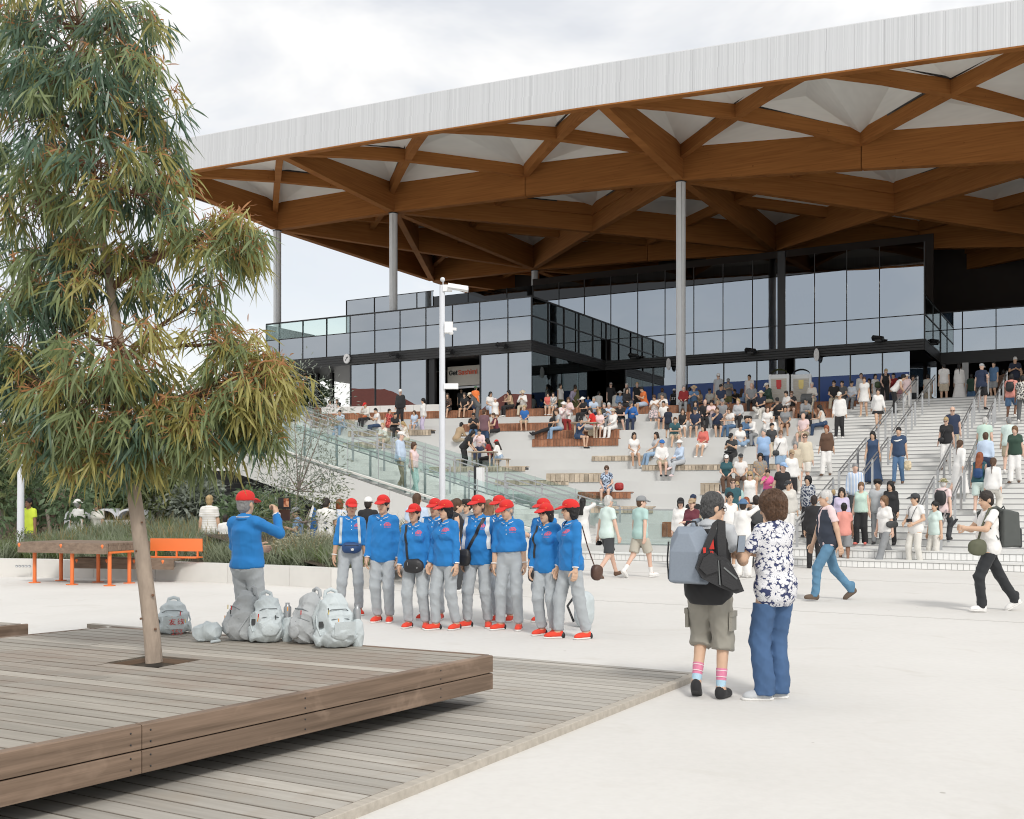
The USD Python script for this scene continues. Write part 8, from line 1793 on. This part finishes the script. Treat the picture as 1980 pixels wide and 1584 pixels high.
# woman in the floral shirt
usdkit.material(stage, '/World/Looks/floral_print', {"tc": ("texture_coordinate", {}), "mp": ("mapping", {"scale": (1, .75, 1)}), "v": ("voronoi_texture", {"scale": 14.0, "randomness": .75}), "sub": ("vector_math", {"math_type": "subtract"}), "sx": ("separate_xyz", {}),
    "at": ("math", {"math_type": "arctan2"}), "mul": ("math", {"math_type": "multiply", "value2": 9.0}), "sn": ("math", {"math_type": "sine"}), "ad": ("math", {"math_type": "multiply_add", "value2": .13, "value3": .46}), "lt": ("math", {"math_type": "subtract"}),
    "pet": ("rgb_ramp", {"ramp": [(.47, (.70, .70, .72)), (.53, (.035, .045, .12))]}), "mr": ("math", {"math_type": "multiply_add", "value2": 1.0, "value3": .5}),
    "v2": ("voronoi_texture", {"scale": 34.0, "randomness": 1.0}), "r2": ("rgb_ramp", {"ramp": [(.50, (1, 1, 1)), (.57, (0, 0, 0))]}), "mx": ("mix", {"color1": (.035, .045, .12), "color2": (.70, .70, .72)}),
    "ln": ("rgb_ramp", {"ramp": [(0.0, (1, 1, 1)), (.18, (0, 0, 0))]}), "ab": ("math", {"math_type": "absolute"}), "fin": ("mix", {"color2": (.05, .06, .15)}), "sel": ("rgb_ramp", {"ramp": [(.49, (1, 1, 1)), (.51, (0, 0, 0))]}), "m2": ("mix", {}), "p": ("principled_bsdf", {"roughness": .8}), "sn2": ("math", {"math_type": "sine"}), "hf": ("math", {"math_type": "multiply", "value2": .5}), "mul2": ("math", {"math_type": "multiply", "value2": 4.5})},
    [("tc.object", "mp.vector"), ("mp.vector", "v.vector"), ("mp.vector", "sub.vector1"), ("v.position", "sub.vector2"), ("sub.vector", "sx.vector"), ("sx.x", "at.value1"), ("sx.z", "at.value2"), ("at.value", "mul.value1"), ("mul.value", "sn.value1"), ("sn.value", "ad.value1"),
     ("v.distance", "lt.value1"), ("ad.value", "lt.value2"), ("lt.value", "mr.value1"), ("mr.value", "sel.fac"), ("mp.vector", "v2.vector"), ("v2.distance", "r2.fac"), ("r2.color", "mx.fac"), ("at.value", "mul2.value1"), ("mul2.value", "sn2.value1"), ("sn2.value", "ab.value1"), ("ab.value", "ln.fac"),
     ("ln.color", "fin.fac"), ("m2.color", "p.base_color"), ("sel.color", "m2.fac"), ("mx.color", "m2.color1"), ("fin.color", "m2.color2")], surface="p.BSDF")
M['floral_print'] = UsdShade.Material.Get(stage, '/World/Looks/floral_print')
_p = stage.GetPrimAtPath('/World/Looks/floral_print/fin'); UsdShade.Shader(_p).CreateInput('color1', Sdf.ValueTypeNames.Float3).Set(Gf.Vec3f(.70, .70, .72))
WOM = person('woman with brown bob in navy and white floral shirt and wide jeans', gpt(1499, 8.55), 205, 1.67, 'f', dict(yaw=14, nod=12, lean=2, hands=((.02, -.30, 1.19), (.155, -.29, 1.23)), epole=((-.8, .4, -.7), (.7, .5, -.8)), curl=(.7, .7), feet=((-.07, -.02, .075), (.10, .0, .075)), fyaw=(58, 66)), 'thick:brown', '-', 'tee:navy', 'wide:jeanmid', 'a', 2, 'ltgrey/white', .28, ('sleeveless',), seed=302, tweak={'floral': True, 'matname': 'floral_print', 'sleeve': .72, 'hem': -.17}) if COL.setdefault('jeanmid', (.055, .115, .235)) else None
strands(WOM, WOM['hair'], 7000, .10, 'brown', 6, .0017)
# the phone between them
pz = thing('phone', 'grey phone held between the black vest man and the floral shirt woman', 'phone', at(1433, 1052, 8.42), 20)
put('phone_body', MB().obox((0, 0, 0), (.034, 0, 0), (0, .005, 0), (0, -.01, .068)), M['bag_dk'], pz); put('phone_back', MB().obox((0, -.0062, 0), (.031, 0, 0), (0, .001, 0), (0, -.01, .064)), M['bag_slate'], pz)
# ---------------------------------------------------------------- people walking past
VM = person('grey haired man in navy vest, pale pink shirt and jeans striding left', gpt(1602, 17.0), -84, 1.80, 'm', dict(POSE['walk'], pelvis=(0, 0, .90), feet=((-.08, .40, .15), (.09, -.24, .09)), fpitch=(36, -6), hands=((-.22, -.16, .84), (.22, .10, .80)), yaw=-8), 'short:white', '-', 'tee:palepink', 'jeans:jeanlt', 'a', 2, 'leatherb', .15, (), seed=303, tweak={'hem': -.07}) if COL.setdefault('jeanlt', (.10, .22, .34)) and COL.setdefault('leatherb', (.12, .085, .06)) else None
J, s = VM['J'], VM['s']; P = J['P']
put('vest', sdf_mesh(torso(J, 'm', .35, .036), .014, .035, [lambda X, Y, Z: (P[2] - .14 * s) - Z + 0 * X + 0 * Y, lambda X, Y, Z: Z - (J['neck'][2] - .03 * s) + 0 * X + 0 * Y], (.003, 24, 4), sub=[ell(J['sh'][i] + np.array([(-1, 1)[i] * .065, 0, 0]) * s, np.array([.062, .2, .08]) * s) for i in (0, 1)] + [ell(P + np.array([0, -.22, .36]) * s, np.array([.055, .14, .34]) * s)]), cloth('vestnavy'), VM['o'], smooth=True) if COL.setdefault('vestnavy', (.028, .036, .055)) else None
collar(VM, 'palepink', False)
RM = person('man in white tee and black trousers striding left with a phone at the right edge', gpt(1912, 15.3), -88, 1.765, 'm', dict(POSE['walk'], pelvis=(0, 0, .905), feet=((-.08, .42, .14), (.08, -.13, .080)), fpitch=(30, -4), hands=((-.10, -.34, 1.16), (.12, -.37, 1.16)), yaw=4, nod=10, lean=2, curl=(.6, .7)), 'short:dark', '-', 'tee:white', 'trousers:blackpant', 'a', 2, 'white/white', .35, (), seed=304) if COL.setdefault('blackpant', (.022, .024, .027)) else None
J, s = RM['J'], RM['s']; P = J['P']
b = worn(RM, 'backpack', 'boxy dark grey green backpack on the man striding left at the right edge', 'backpack')
put('pack_body', hull([P + np.array([0, .25, .26]) * s + np.array(p) for p in ((-.14, -.10, -.25), (.14, -.10, -.25), (-.14, -.10, .24), (.14, -.10, .24), (-.13, .11, -.24), (.13, .11, -.24), (-.12, .09, .20), (.12, .09, .20))], .03, 14), M['bag_char'], b, smooth=25)
put('front_pocket', hull([P + np.array([0, .395, .12]) * s + np.array(p) for p in ((-.11, 0, -.12), (.11, 0, -.12), (-.10, 0, .12), (.10, 0, .12))], .02, 10), M['bag_dk'], b, smooth=25)
for x in (-1, 1): put('shoulder_strap', MB().tube([P + np.array([x * .11, .16, .48]) * s, P + np.array([x * .125, .05, .545]) * s, P + np.array([x * .13, -.09, .46]) * s, P + np.array([x * .145, -.07, .28]) * s, P + np.array([x * .16, .06, .10]) * s], [.022, .024, .022, .016, .010], 8), M['bag_char'], b, smooth=True)
put('grab_handle', MB().tube([P + np.array([-.05, .2, .52]) * s, P + np.array([0, .21, .56]) * s, P + np.array([.05, .2, .52]) * s], .009, 6), M['bag_char'], b, smooth=True)
b = worn(RM, 'shoulder_bag', 'olive zipped shoulder bag at the front of the man striding left at the right edge', 'bag')
soft_bag(b, P + np.array([.16, -.24, -.01]) * s, (.06, .13, .12), 'bag_olive'); put('strap', MB().tube([P + np.array([.14, -.22, .09]) * s, P + np.array([.155, -.17, .28]) * s, P + np.array([.13, -.06, .52]) * s, P + np.array([.05, .08, .545]) * s], .017, 8), M['bag_olive'], b, smooth=True)
pz = worn(RM, 'phone', 'dark phone held out by the man striding left at the right edge', 'phone'); W = (J['wr'][0] + J['wr'][1]) / 2 + np.array([0, -.15, .07]); put('phone_body', MB().obox(W, (.036, 0, 0), (0, .045, .06), (0, .006, -.005)), M['shoe_black'], pz); put('screen', MB().obox(W + np.array([0, .007, -.002]), (.032, 0, 0), (0, .041, .055), (0, .0012, -.001)), M['lens_dark'], pz)
MW = person('grey haired man in mint tee and dark shorts walking right with a camera in hand', gpt(1174, 21.9), 122, 1.72, 'm', dict(POSE['walk'], feet=((-.09, .30, .14), (.09, -.30, .095)), fpitch=(34, -12), hands=((-.25, -.10, .84), (.27, .04, .82)), lean=3), 'short:white', '-', 'tee:palemint', 'shorts:charcoal', 'l', 1, 'brown', .25, (), seed=305)
b = worn(MW, 'camera', 'small black camera in the hand of the man in the mint tee', 'camera'); W = MW['J']['wr'][1] + np.array([.01, -.02, -.16]); put('camera_body', MB().obox(W, (.03, 0, 0), (0, .05, 0), (0, 0, .045)), M['shoe_black'], b); put('lens', MB().bar(W + [0, -.05, 0], W + [0, -.10, -.01], .05, .05), M['shoe_black'], b)
TW = person('young man in grey cap, teal tee and beige shorts walking right', gpt(1238, 22.0), 128, 1.70, 'm', dict(POSE['walk'], feet=((-.08, -.24, .085), (.08, .38, .16)), fpitch=(-6, 40), hands=((-.22, .10, .82), (.24, -.06, .82)), lean=2, yaw=-30), 'short:brown', 'cap:grey', 'tee:aqua', 'shorts:shortbeige', 'l', 1, 'white/white', 0, (), seed=306) if COL.setdefault('shortbeige', (.47, .44, .37)) else None
for D_ in (TW,):
    for i in (0, 1):
        A, K = D_['J']['ank'][i], D_['J']['knee'][i]; d = (K - A) / np.linalg.norm(K - A); put('sock', MB().tube([A, A + d * .14], [.040, .046], 12), cloth('white'), D_['o'], smooth=40)
PW = person('woman in white tee with black back print and grey trousers walking left', gpt(1712, 25.6), -66, 1.72, 'f', dict(POSE['walk'], feet=((-.08, .36, .14), (.08, -.30, .09)), fpitch=(34, -8), hands=((-.22, -.08, .80), (.22, .02, .80)), lean=4), 'bob:ltbrown', '-', 'tee:white', 'wide:grey', 'l', 1, 'beige/white', .2, (), seed=307, tweak={'sleeve': .85})
J, s = PW['J'], PW['s']; P = J['P']; cells = [(x, P[2] + z, .009, .009) for x in np.arange(-.08, .085, .018) for z in np.arange(.24, .48, .018) if not (abs(z - .33) < .03 and (abs(abs(x) - .045) < .025)) and not (z < .29 and abs(x) > .05)]
m = decal(PW['field'], cells, P[1] + .45, -1)
if m: put('back_print', m, cloth('black'), PW['o'])
b = worn(PW, 'sling_bag', 'dark grey crescent bag of the woman in the white printed tee', 'bag'); soft_bag(b, P + np.array([.20, .02, .10]) * s, (.06, .17, .085), 'bag_dk'); put('strap', MB().tube([P + np.array([.2, .14, .12]) * s, P + np.array([.12, .16, .34]) * s, P + np.array([-.08, .12, .50]) * s], .018, 8), M['bag_dk'], b, smooth=True)
CM = person('man in black cap and long white shirt looking left before the plinth', gpt(1770, 25.2), -62, 1.76, 'm', dict(yaw=-22, feet=((-.12, -.06, .075), (.10, .06, .075)), hands=((-.16, -.20, 1.02), (.14, -.20, 1.02))), 'short:dark', 'cap:charcoal', 'tee:white', 'trousers:offwhite', 'a', 1, 'white/white', .35, (), seed=308, tweak={'hem': -.15})
b = worn(CM, 'camera', 'camera on a dark neck strap at the chest of the man in the black cap', 'camera'); P = CM['J']['P']; put('strap', MB().tube([P + np.array([-.09, .02, .56]), P + np.array([-.10, -.13, .42]), P + np.array([-.03, -.18, .2]), P + np.array([.03, -.18, .2]), P + np.array([.1, -.13, .42]), P + np.array([.09, .02, .56])], .007, 5), M['bag_black'], b); put('camera_body', MB().obox(P + np.array([0, -.21, .16]), (.06, 0, 0), (0, .03, 0), (0, 0, .04)), M['shoe_black'], b)
person('woman in pale mint top with dark ponytail next to the man in the black cap', gpt(1808, 25.4), -70, 1.58, 'f', dict(POSE['stand2']), 'pony:black', '-', 'tee:palemint', 'trousers:offwhite', 'a', 1, 'white/white', .3, (), seed=309)
person('boy in salmon tee and dark shorts stepping down from the plinth', gpt(1632, 26.0) + [0, 0, 0], 165, 1.55, 'm', dict(POSE['walk2']), 'crop:black', '-', 'tee:salmon', 'shorts:grey', 'd', 1, 'white/white', 0, (), seed=310)
# ---------------------------------------------------------------- people behind the planting bed and the group
for (px, Y, face, h, sex, pose, hair, hat, top, bot, lab, opts) in (
  (405, 24.0, 175, 1.72, 'm', 'stand2', 'short:blond', '-', 'tee:white/stripe-offwhite', 'trousers:paleblue', 'man in white banded polo with his back turned behind the grasses', ()),
  (436, 23.5, 178, 1.28, 'm', 'stand', 'crop:dark', '-', 'tee:white', 'shorts:navy', 'child in white with back turned beside the photographer', ()),
  (56, 25.5, -20, 1.66, 'm', 'stand', 'short:black', '-', 'tee:lime', 'trousers:dkgrey', 'worker in yellow safety vest at the far left behind the grasses', ()),
  (150, 26.3, 170, 1.62, 'f', 'stand', 'short:grey', 'bucket:white', 'tee:white', 'trousers:grey', 'person in white with white hat behind the curved pipes', ()),
  (188, 26.4, -20, 1.60, 'f', 'stand', 'bob:ltbrown', '-', 'tee:offwhite', 'trousers:grey', 'brown haired person in pale top behind the curved pipes', ()),
  (577, 22.8, -70, 1.45, 'm', 'phone', 'short:dark', 'cap:grey', 'tee:skyblue', 'shorts:ltdenim', 'youth in sky blue reading a phone behind the cream shrub', ()),
  (629, 22.4, 172, 1.66, 'm', 'phone', 'short:dark', '-', 'tee:white', 'shorts:tan', 'man in white tee with dark star prints behind the bed, head bowed', ('stars',)),
  (657, 24.0, 160, 1.62, 'f', 'stand', 'bob:red', '-', 'tee:paleblue/print-white', 'trousers:white', 'person in blue and white left of the fanny pack man', ()),
  (712, 21.0, 170, 1.66, 'm', 'stand', 'crop:dark', 'cap:white', 'tee:black', 'trousers:charcoal', 'man in black with a white cap and back turned behind the tall slim man', ()),
  (806, 19.5, 175, 1.73, 'm', 'stand', 'crop:brown', '-', 'tee:paleblue', 'trousers:navy', 'tall man in pale blue whose cropped head shows behind the smiling woman', ()),
  (884, 18.5, 95, 1.62, 'f', 'stand', 'bun:brown', '-', 'tank:black', 'trousers:charcoal', 'woman with hair in a bun and black top looking right behind the group', ()),
  (903, 20.5, -40, 1.60, 'm', 'stand', 'curly:dark', '-', 'tee:grey', 'trousers:navy', 'curly haired person with sunglasses behind the stout smiling person', ('shades',)),
  (945, 19.0, 175, 1.60, 'f', 'stand', 'long:ltbrown', '-', 'tee:beige', 'trousers:beige', 'woman with long light brown hair and back turned behind the group', ()),
  (962, 20.0, 175, 1.58, 'f', 'stand', 'long:blond', '-', 'long:cream', 'trousers:cream', 'blond person in cream with back turned behind the elderly man', ())):
    D = person(lab, gpt(px, Y), face, h, sex, dict(POSE[pose]), hair, hat, top, bot, 'a' if 'worker' not in lab else 'd', 1, 'white/white', .15, opts, seed=330 + px)
    if 'stars' in opts:
        P = D['J']['P']; cells = [(x0 + dx * .016, P[2] + z0 + dz * .016, .009, .009) for x0, z0 in ((-.06, .10), (-.03, .22)) for dx, dz in ((0, 0), (1, 0), (-1, 0), (0, 1), (0, -1), (2, 0), (0, 2), (-2, 1))]; m = decal(D['field'], cells, P[1] + .45, -1)
        if m: put('back_print', m, cloth('navy'), D['o'])
um = thing('folded_umbrella', 'blue and white folded cloth umbrella leaning behind the bed', 'umbrella', gpt(605, 22.6))
put('cloth', MB().lathe([(.01, 1.5), (.10, 1.25), (.17, .6), (.05, .5)], n=10), cloth('white'), um, smooth=True); put('blue_panel', MB().lathe([(.01, 1.46), (.10, 1.2), (.165, .62), (.05, .52)], (.05, -.04, 0), n=10), cloth('blue'), um, smooth=True); put('shaft', MB().bar((0, 0, 0), (0, 0, 1.55), .02, .02), M['steel_grey'], um)
# ---------------------------------------------------------------- backpacks on the platform
def big_pack(px, py, lab, wd, hg, dp, rz, seed, lean=0.0, text=None, dark=False, flop=False):
    g = ground(px, py, ZP); o = thing('grey_backpack', lab, 'backpack', (g[0], g[1], ZP), rz, group='grey backpacks left on the platform')
    mt = M['bag_grey'] if not dark else mat('bag_shade', (.40, .42, .43), .7, .08, 9, bump=.2, bscale=60, coord='object')
    Rl = rotx(lean)
    def q(x, y, z): return Rl @ np.array([x * wd, y * dp, z * hg])
    if flop:
        pr = [ell((x * wd * .25, 0, hg * .40 + .02 * (x == 0)), np.array([.30 * wd, .5 * dp, .45 * hg])) for x in (-1, 0, 1)]
    else:
        pr = [ell(q(0, .02, .22), np.array([.50 * wd, .50 * dp, .24 * hg])), ell(q(0, .02, .48), np.array([.47 * wd, .46 * dp, .32 * hg])), ell(q(0, .08, .76), np.array([.36 * wd, .34 * dp, .24 * hg])), ell(q(0, -.32, .30), np.array([.34 * wd, .26 * dp, .22 * hg])), ell(q(-.46, 0, .20), np.array([.10 * wd, .22 * dp, .17 * hg])), ell(q(.46, 0, .20), np.array([.10 * wd, .22 * dp, .17 * hg])), ell(q(0, .36, .5), np.array([.38 * wd, .12 * dp, .46 * hg]))]
    put('bag_body', sdf_mesh(pr, .0098, .018, [lambda X, Y, Z: .004 - Z + 0 * X + 0 * Y], (.0062, 44, seed)), mt, o, smooth=True)
    if flop: put('strap', MB().tube([(wd * .4, -.05, .02), (wd * .55, -.08, .015), (wd * .3, -.14, .012)], .012, 6), mt, o, smooth=True); return o
    put('front_pocket', sdf_mesh([ell(q(0, -.48, .24), np.array([.27 * wd, .11 * dp, .15 * hg]))], .011, .02, wr=(.004, 40, seed + 2)), mt, o, smooth=True)
    put('grab_handle', MB().tube([q(-.16, .28, .93), q(-.13, .26, 1.05), q(0, .25, 1.09), q(.13, .26, 1.05), q(.16, .28, .93)], .016, 8), mt, o, smooth=True)
    for z in (.64, .46): put('zip_line', MB().tube([q(-.36 + .06 * (z > .5), -.22, z - .02), q(-.18, -.42 + .06 * (z > .5), z + .03), q(.18, -.42 + .06 * (z > .5), z + .03), q(.36 - .06 * (z > .5), -.22, z - .02)], .0042, 5), mat('seam_grey', (.20, .22, .23), .8, .1, 9), o)
    for x in (-1, 1): put('side_strap', MB().tube([q(x * .44, .1, .60), q(x * .50, -.10, .40), q(x * .46, -.24, .22)], .007, 5), mt, o, smooth=True)
    put('shoulder_strap', MB().tube([q(-.2, .42, .90), q(-.34, .62, .62), q(-.30, .56, .25), q(-.2, .44, .06)], [.02, .026, .022, .012], 8), mt, o, smooth=True); put('shoulder_strap', MB().tube([q(.2, .42, .90), q(.34, .62, .62), q(.30, .56, .25), q(.2, .44, .06)], [.02, .026, .022, .012], 8), mt, o, smooth=True)
    put('buckle', MB().obox(q(-.42, -.2, .42), (.018, 0, 0), (0, .008, 0), (0, 0, .024)), M['bag_dk'], o)
    fl = q(.05, -.60, .30)
    if text or seed == 406: put('label_flap', MB().obox(fl, (.085, 0, 0), (0, .003, 0), (0, -.008, .055)), mt, o)
    mat('tag_orange', (.70, .30, .06), .7, .1, 9); rg_ = random.Random(seed)
    for k in range(4): c = q(rg_.uniform(-.4, .4), -.5, rg_.uniform(.35, .7)); put('hang_tag', MB().bar(c, c + np.array([rg_.uniform(-.01, .01), -.004, -.035]), .008, .004), [M['tag_orange'], M['red_mark'], M['yellow_mark'], M['bag_dk']][k], o)
    mat('seam_grey', (.20, .22, .23), .8, .1, 9)
    if seed in (404, 406):
        put('bottle_pocket', sdf_mesh([ell(q(.52, -.05, .22), np.array([.055, .06, .13 * hg / .4]))], .011, .01, wr=(.003, 60, seed)), mt, o, smooth=True); put('bottle', MB().lathe([(0, .0), (.032, .0), (.032, .17), (.018, .19), (.018, .21), (0, .21)], q(.52, -.05, .28), 12), M['steel_grey'], o, smooth=40)
    if text:      # red hand lettering on the flap and the number below it
        mb = MB(); c0 = fl + np.array([-.035, -.006, .012]); S = .058
        you = [[(0, .72), (.9, .78)], [(.42, 1.0), (.38, .7), (.05, .1)], [(.22, .5), (.72, .5), (.5, .2), (.15, 0)], [(.3, .4), (.55, .12), (.9, 0)]]
        xian = [[(.3, 1.0), (.08, .7), (.32, .68), (.06, .4)], [(.06, .4), (.36, .42)], [(.06, .1), (.38, .22)], [(.48, .75), (.95, .8)], [(.46, .52), (.95, .58)], [(.62, 1.0), (.70, .4), (.95, .08)], [(.92, .4), (.5, .05)]]
        for gi, strokes in enumerate((you, xian)):
            for st in strokes: mb.tube([c0 + np.array([(gi * 1.15 + a) * S, 0, (b_ - .5) * S]) for a, b_ in st], .0032, 5)
        put('red_characters', mb, M['red_mark'], o)
        t = meshkit.text_mesh('153', .042, .003); v = np.array(t.vertices); put('red_number', (fl + np.array([-.02, -.016, -.10]) + np.stack([v[:, 0] * .9, -v[:, 2], v[:, 1]], 1), np.array(t.faces)), M['red_mark'], o)
    return o
big_pack(334, 1226, 'pale grey backpack with red lettering and number 153 just right of the tree trunk', .30, .30, .24, 14, 401, -.16, text=True)
big_pack(402, 1240, 'small slumped grey bag lying between the lettered backpack and the others', .22, .18, .20, 0, 402, flop=True)
big_pack(465, 1238, 'darker creased grey backpack with a white handle loop, third from the tree', .29, .42, .27, -58, 403, -.10, dark=True)
big_pack(520, 1242, 'grey backpack with colourful tags leaning right, in the middle of the row', .30, .40, .27, 22, 404, -.22)
big_pack(590, 1244, 'darker grey backpack half hidden behind the rightmost one', .28, .42, .27, -40, 405, -.12, dark=True)
big_pack(652, 1252, 'rightmost pale grey backpack with bottle pocket and flap at the platform corner', .33, .44, .29, 28, 406, -.20)
g = ground(1130, 1212); o = thing('grey_backpack', 'grey backpack standing on the paving behind the rightmost woman of the blue group', 'backpack', g, 60)
soft_bag(o, (0, 0, .22), (.16, .11, .24), 'bag_grey'); put('shoulder_strap', MB().tube([(-.06, .10, .40), (-.08, .20, .26), (-.06, .12, .06)], .016, 8), M['bag_dk'], o, smooth=True); put('grab_handle', MB().tube([(-.04, .05, .42), (0, .05, .47), (.04, .05, .42)], .01, 6), M['bag_grey'], o, smooth=True)
# ---------------------------------------------------------------- bags and small things in the crowd
def back_pack_on(label, name, mname, text, c=(0, .19, .28), r=(.14, .085, .2)):
    D = pend[label]; o = worn(D, name, text, 'backpack' if 'pack' in name else 'bag'); soft_bag(o, D['J']['P'] + np.array(c) * D['s'], r, mname, h=.024)
    for x in (-1, 1): put('strap', MB().tube([D['J']['P'] + np.array([x * .10, .15, .47]) * D['s'], D['J']['P'] + np.array([x * .12, -.06, .50]) * D['s'], D['J']['P'] + np.array([x * .14, .05, .15]) * D['s']], .016, 5), M[mname], o, smooth=True)
def side_bag(label, name, mname, text, c=(-.16, -.12, .0), r=(.11, .06, .09), strap=True):
    D = pend[label]; o = worn(D, name, text, 'bag'); P = D['J']['P']; s = D['s']; soft_bag(o, P + np.array(c) * s, r, mname, h=.022)
    if strap: put('strap', MB().tube([P + np.array([c[0], c[1], c[2] + .06]) * s, P + np.array([c[0] * .2, -.16, .32]) * s, P + np.array([-c[0] * .7, .0, .52]) * s], .014, 5), M[mname], o, smooth=True)
back_pack_on('man in salmon tee with a black backpack climbing the stair', 'backpack', 'bag_black', 'black backpack with a white mark on the man in the salmon tee')
back_pack_on('red haired woman with a blue and white backpack climbing the stair', 'backpack', 'bag_blue', 'small blue and white backpack on the red haired woman', (0, .18, .2), (.12, .07, .14))
back_pack_on('person in pink tee and patterned bucket hat with a shiny black backpack', 'backpack', 'bag_black', 'shiny black backpack on the person in the patterned bucket hat')
back_pack_on('man in black with a dark backpack between the couple', 'backpack', 'bag_dk', 'dark backpack seen between the couple')
side_bag('woman in white blouse and denim shorts with a grey shoulder bag', 'shoulder_bag', 'bag_dk', 'grey shoulder bag of the woman in denim shorts')
side_bag('blond woman in black top and white trousers reading her phone on the stair', 'shoulder_bag', 'bag_black', 'small black bag of the blond woman reading her phone', (-.12, -.17, .04), (.09, .05, .07))
side_bag('man in blue tee with a white mark and jeans carrying a colourful bag', 'carrier_bag', 'bag_multi', 'colourful carrier bag in the hand of the man in the blue tee', (.27, -.05, -.38), (.11, .05, .16), False) if mat('bag_multi', (.60, .50, .34), .7, .5, 14, coord='object') else None
side_bag('woman in white tank and wide black trousers lifting shopping bags', 'shopping_bag', 'strap_white', 'white and red shopping bag held by the woman in wide black trousers', (.1, -.42, -.4), (.14, .07, .16), False)
side_bag('person in red cap with an orange bag on the top bench', 'waist_bag', 'orange_paint', 'orange bag on the lap of the person in the red cap', (0, -.18, .06), (.12, .06, .07), False)
side_bag('woman in blue patterned dress on the red bench with the red bag', 'backpack', 'bag_red', 'red and black backpack on the bench beside the woman in the blue patterned dress', (.40, .05, .06), (.15, .12, .14), False) if mat('bag_red', (.36, .03, .03), .6, .3, 16, coord='object') else None
side_bag('blond woman in pale pink top with a big cream basket at her feet', 'basket', 'bag_cream', 'big cream basket at the feet of the blond woman in pale pink', (-.28, -.25, -.26), (.20, .10, .15), False) if mat('bag_cream', (.62, .54, .40), .8, .15, 20, coord='object') else None
side_bag('young man in charcoal tee and cap with a bag on the long grey bench', 'waist_bag', 'bag_black', 'black bag on the lap of the young man in charcoal', (-.10, -.18, .07), (.14, .07, .06), False)
side_bag('woman in white with black bob carrying a leafy bouquet', 'bouquet', 'bush_green', 'leafy green bouquet carried at the stair head', (-.05, -.26, .22), (.16, .12, .16), False)
side_bag('dark haired person with a red bag right of the blond woman in black', 'carrier_bag', 'bag_red', 'red bag lifted by the dark haired person at the stair head', (.0, -.26, .30), (.12, .06, .09), False)
D = pend['man in black basketball jersey numbered 37 at the foot of the big column']; P = D['J']['P']; t = meshkit.text_mesh('37', .13, .004, True); v = np.array(t.vertices); m_ = decal(D['field'], [], 0) if False else None
put('jersey_number', (P + np.array([0, .150, .20]) * D['s'] + np.stack([.09 - v[:, 0], v[:, 2] + .0, v[:, 1]], 1), np.array(t.faces)), cloth('white'), D['o'])
D = pend['man in blue tee with a white mark and jeans carrying a colourful bag']; P = D['J']['P']; cells = [(x, P[2] + .36 + .35 * (x + .02) ** 2 * 8 + .02 * k, .009, .012) for x in np.arange(-.11, .12, .016) for k in (0, 1) if not (k == 1 and abs(x) > .07)]
m_ = decal(D['field'], cells, P[1] - .45, off=.012)
if m_: put('chest_mark', m_, cloth('white'), D['o'])
bb = pend['black haired woman holding a baby in white in her arms']; o = worn(bb, 'person', 'baby in white held by the black haired woman on the second row', 'person'); P = bb['J']['P']
put('body', sdf_mesh([ell(P + np.array([.04, -.20, .20]), (.09, .07, .13)), ell(P + np.array([.06, -.21, .36]), (.06, .065, .07))], .03, .03), cloth('white'), o, smooth=True); put('head', MB().ball(P + np.array([.065, -.225, .37]), (.058, .06, .066), 2), skinm('a'), o, smooth=True)
# pram by the stair
pc = locate('S', 1240 + 1550 / 4.714, 680 + 640 / 4.714, 1, '')[0]; pr_ = thing('pram', 'black pram with yellow details standing among the sitters near the stair', 'pram', pc + np.array([-.1, .4, 0]), -30)
put('seat_shell', sdf_mesh([ell((0, 0, .62), (.22, .30, .12)), ell((0, .22, .78), (.20, .08, .22))], .03, .04), M['bag_black'], pr_, smooth=True); th = np.linspace(0, 1.9, 8)
put('hood', MB().add([p for t in th for p in ((-.23, .22 - .30 * math.sin(t), .72 + .30 * math.cos(t) * .9 + .08), (.23, .22 - .30 * math.sin(t), .72 + .30 * math.cos(t) * .9 + .08))], [[2 * i, 2 * i + 1, 2 * i + 3, 2 * i + 2] for i in range(7)]), M['bag_dk'], pr_)
for x in (-.25, .25):
    for y in (-.30, .34): put('wheel', MB().lathe([(.06, -.02), (.11, -.02), (.11, .02), (.06, .02)], n=14), M['shoe_black'], pr_); w_ = stage.GetPrimAtPath(str(pr_.GetPath()) + '/wheel' + ('' if _used[(str(pr_.GetPath()), 'wheel')] == 1 else f'_{_used[(str(pr_.GetPath()), "wheel")] - 1:03d}')); xf = UsdGeom.Xformable(w_); xf.AddTranslateOp().Set(Gf.Vec3d(x, y, .11)); xf.AddRotateYOp().Set(90.0)
    put('frame_bar', MB().tube([(x, -.30, .12), (x, .1, .5), (x, .5, 1.02)], .014, 6), M['steel_grey'], pr_); put('frame_bar', MB().tube([(x, .34, .12), (x, .0, .55)], .014, 6), M['steel_grey'], pr_)
put('handle', MB().tube([(-.25, .5, 1.02), (.25, .5, 1.02)], .018, 6), M['bag_black'], pr_); put('yellow_pouch', MB().obox((0, .3, .35), (.14, 0, 0), (0, .08, 0), (0, 0, .08)), mat('pouch_yellow', (.70, .50, .05), .7, .1, 9), pr_)
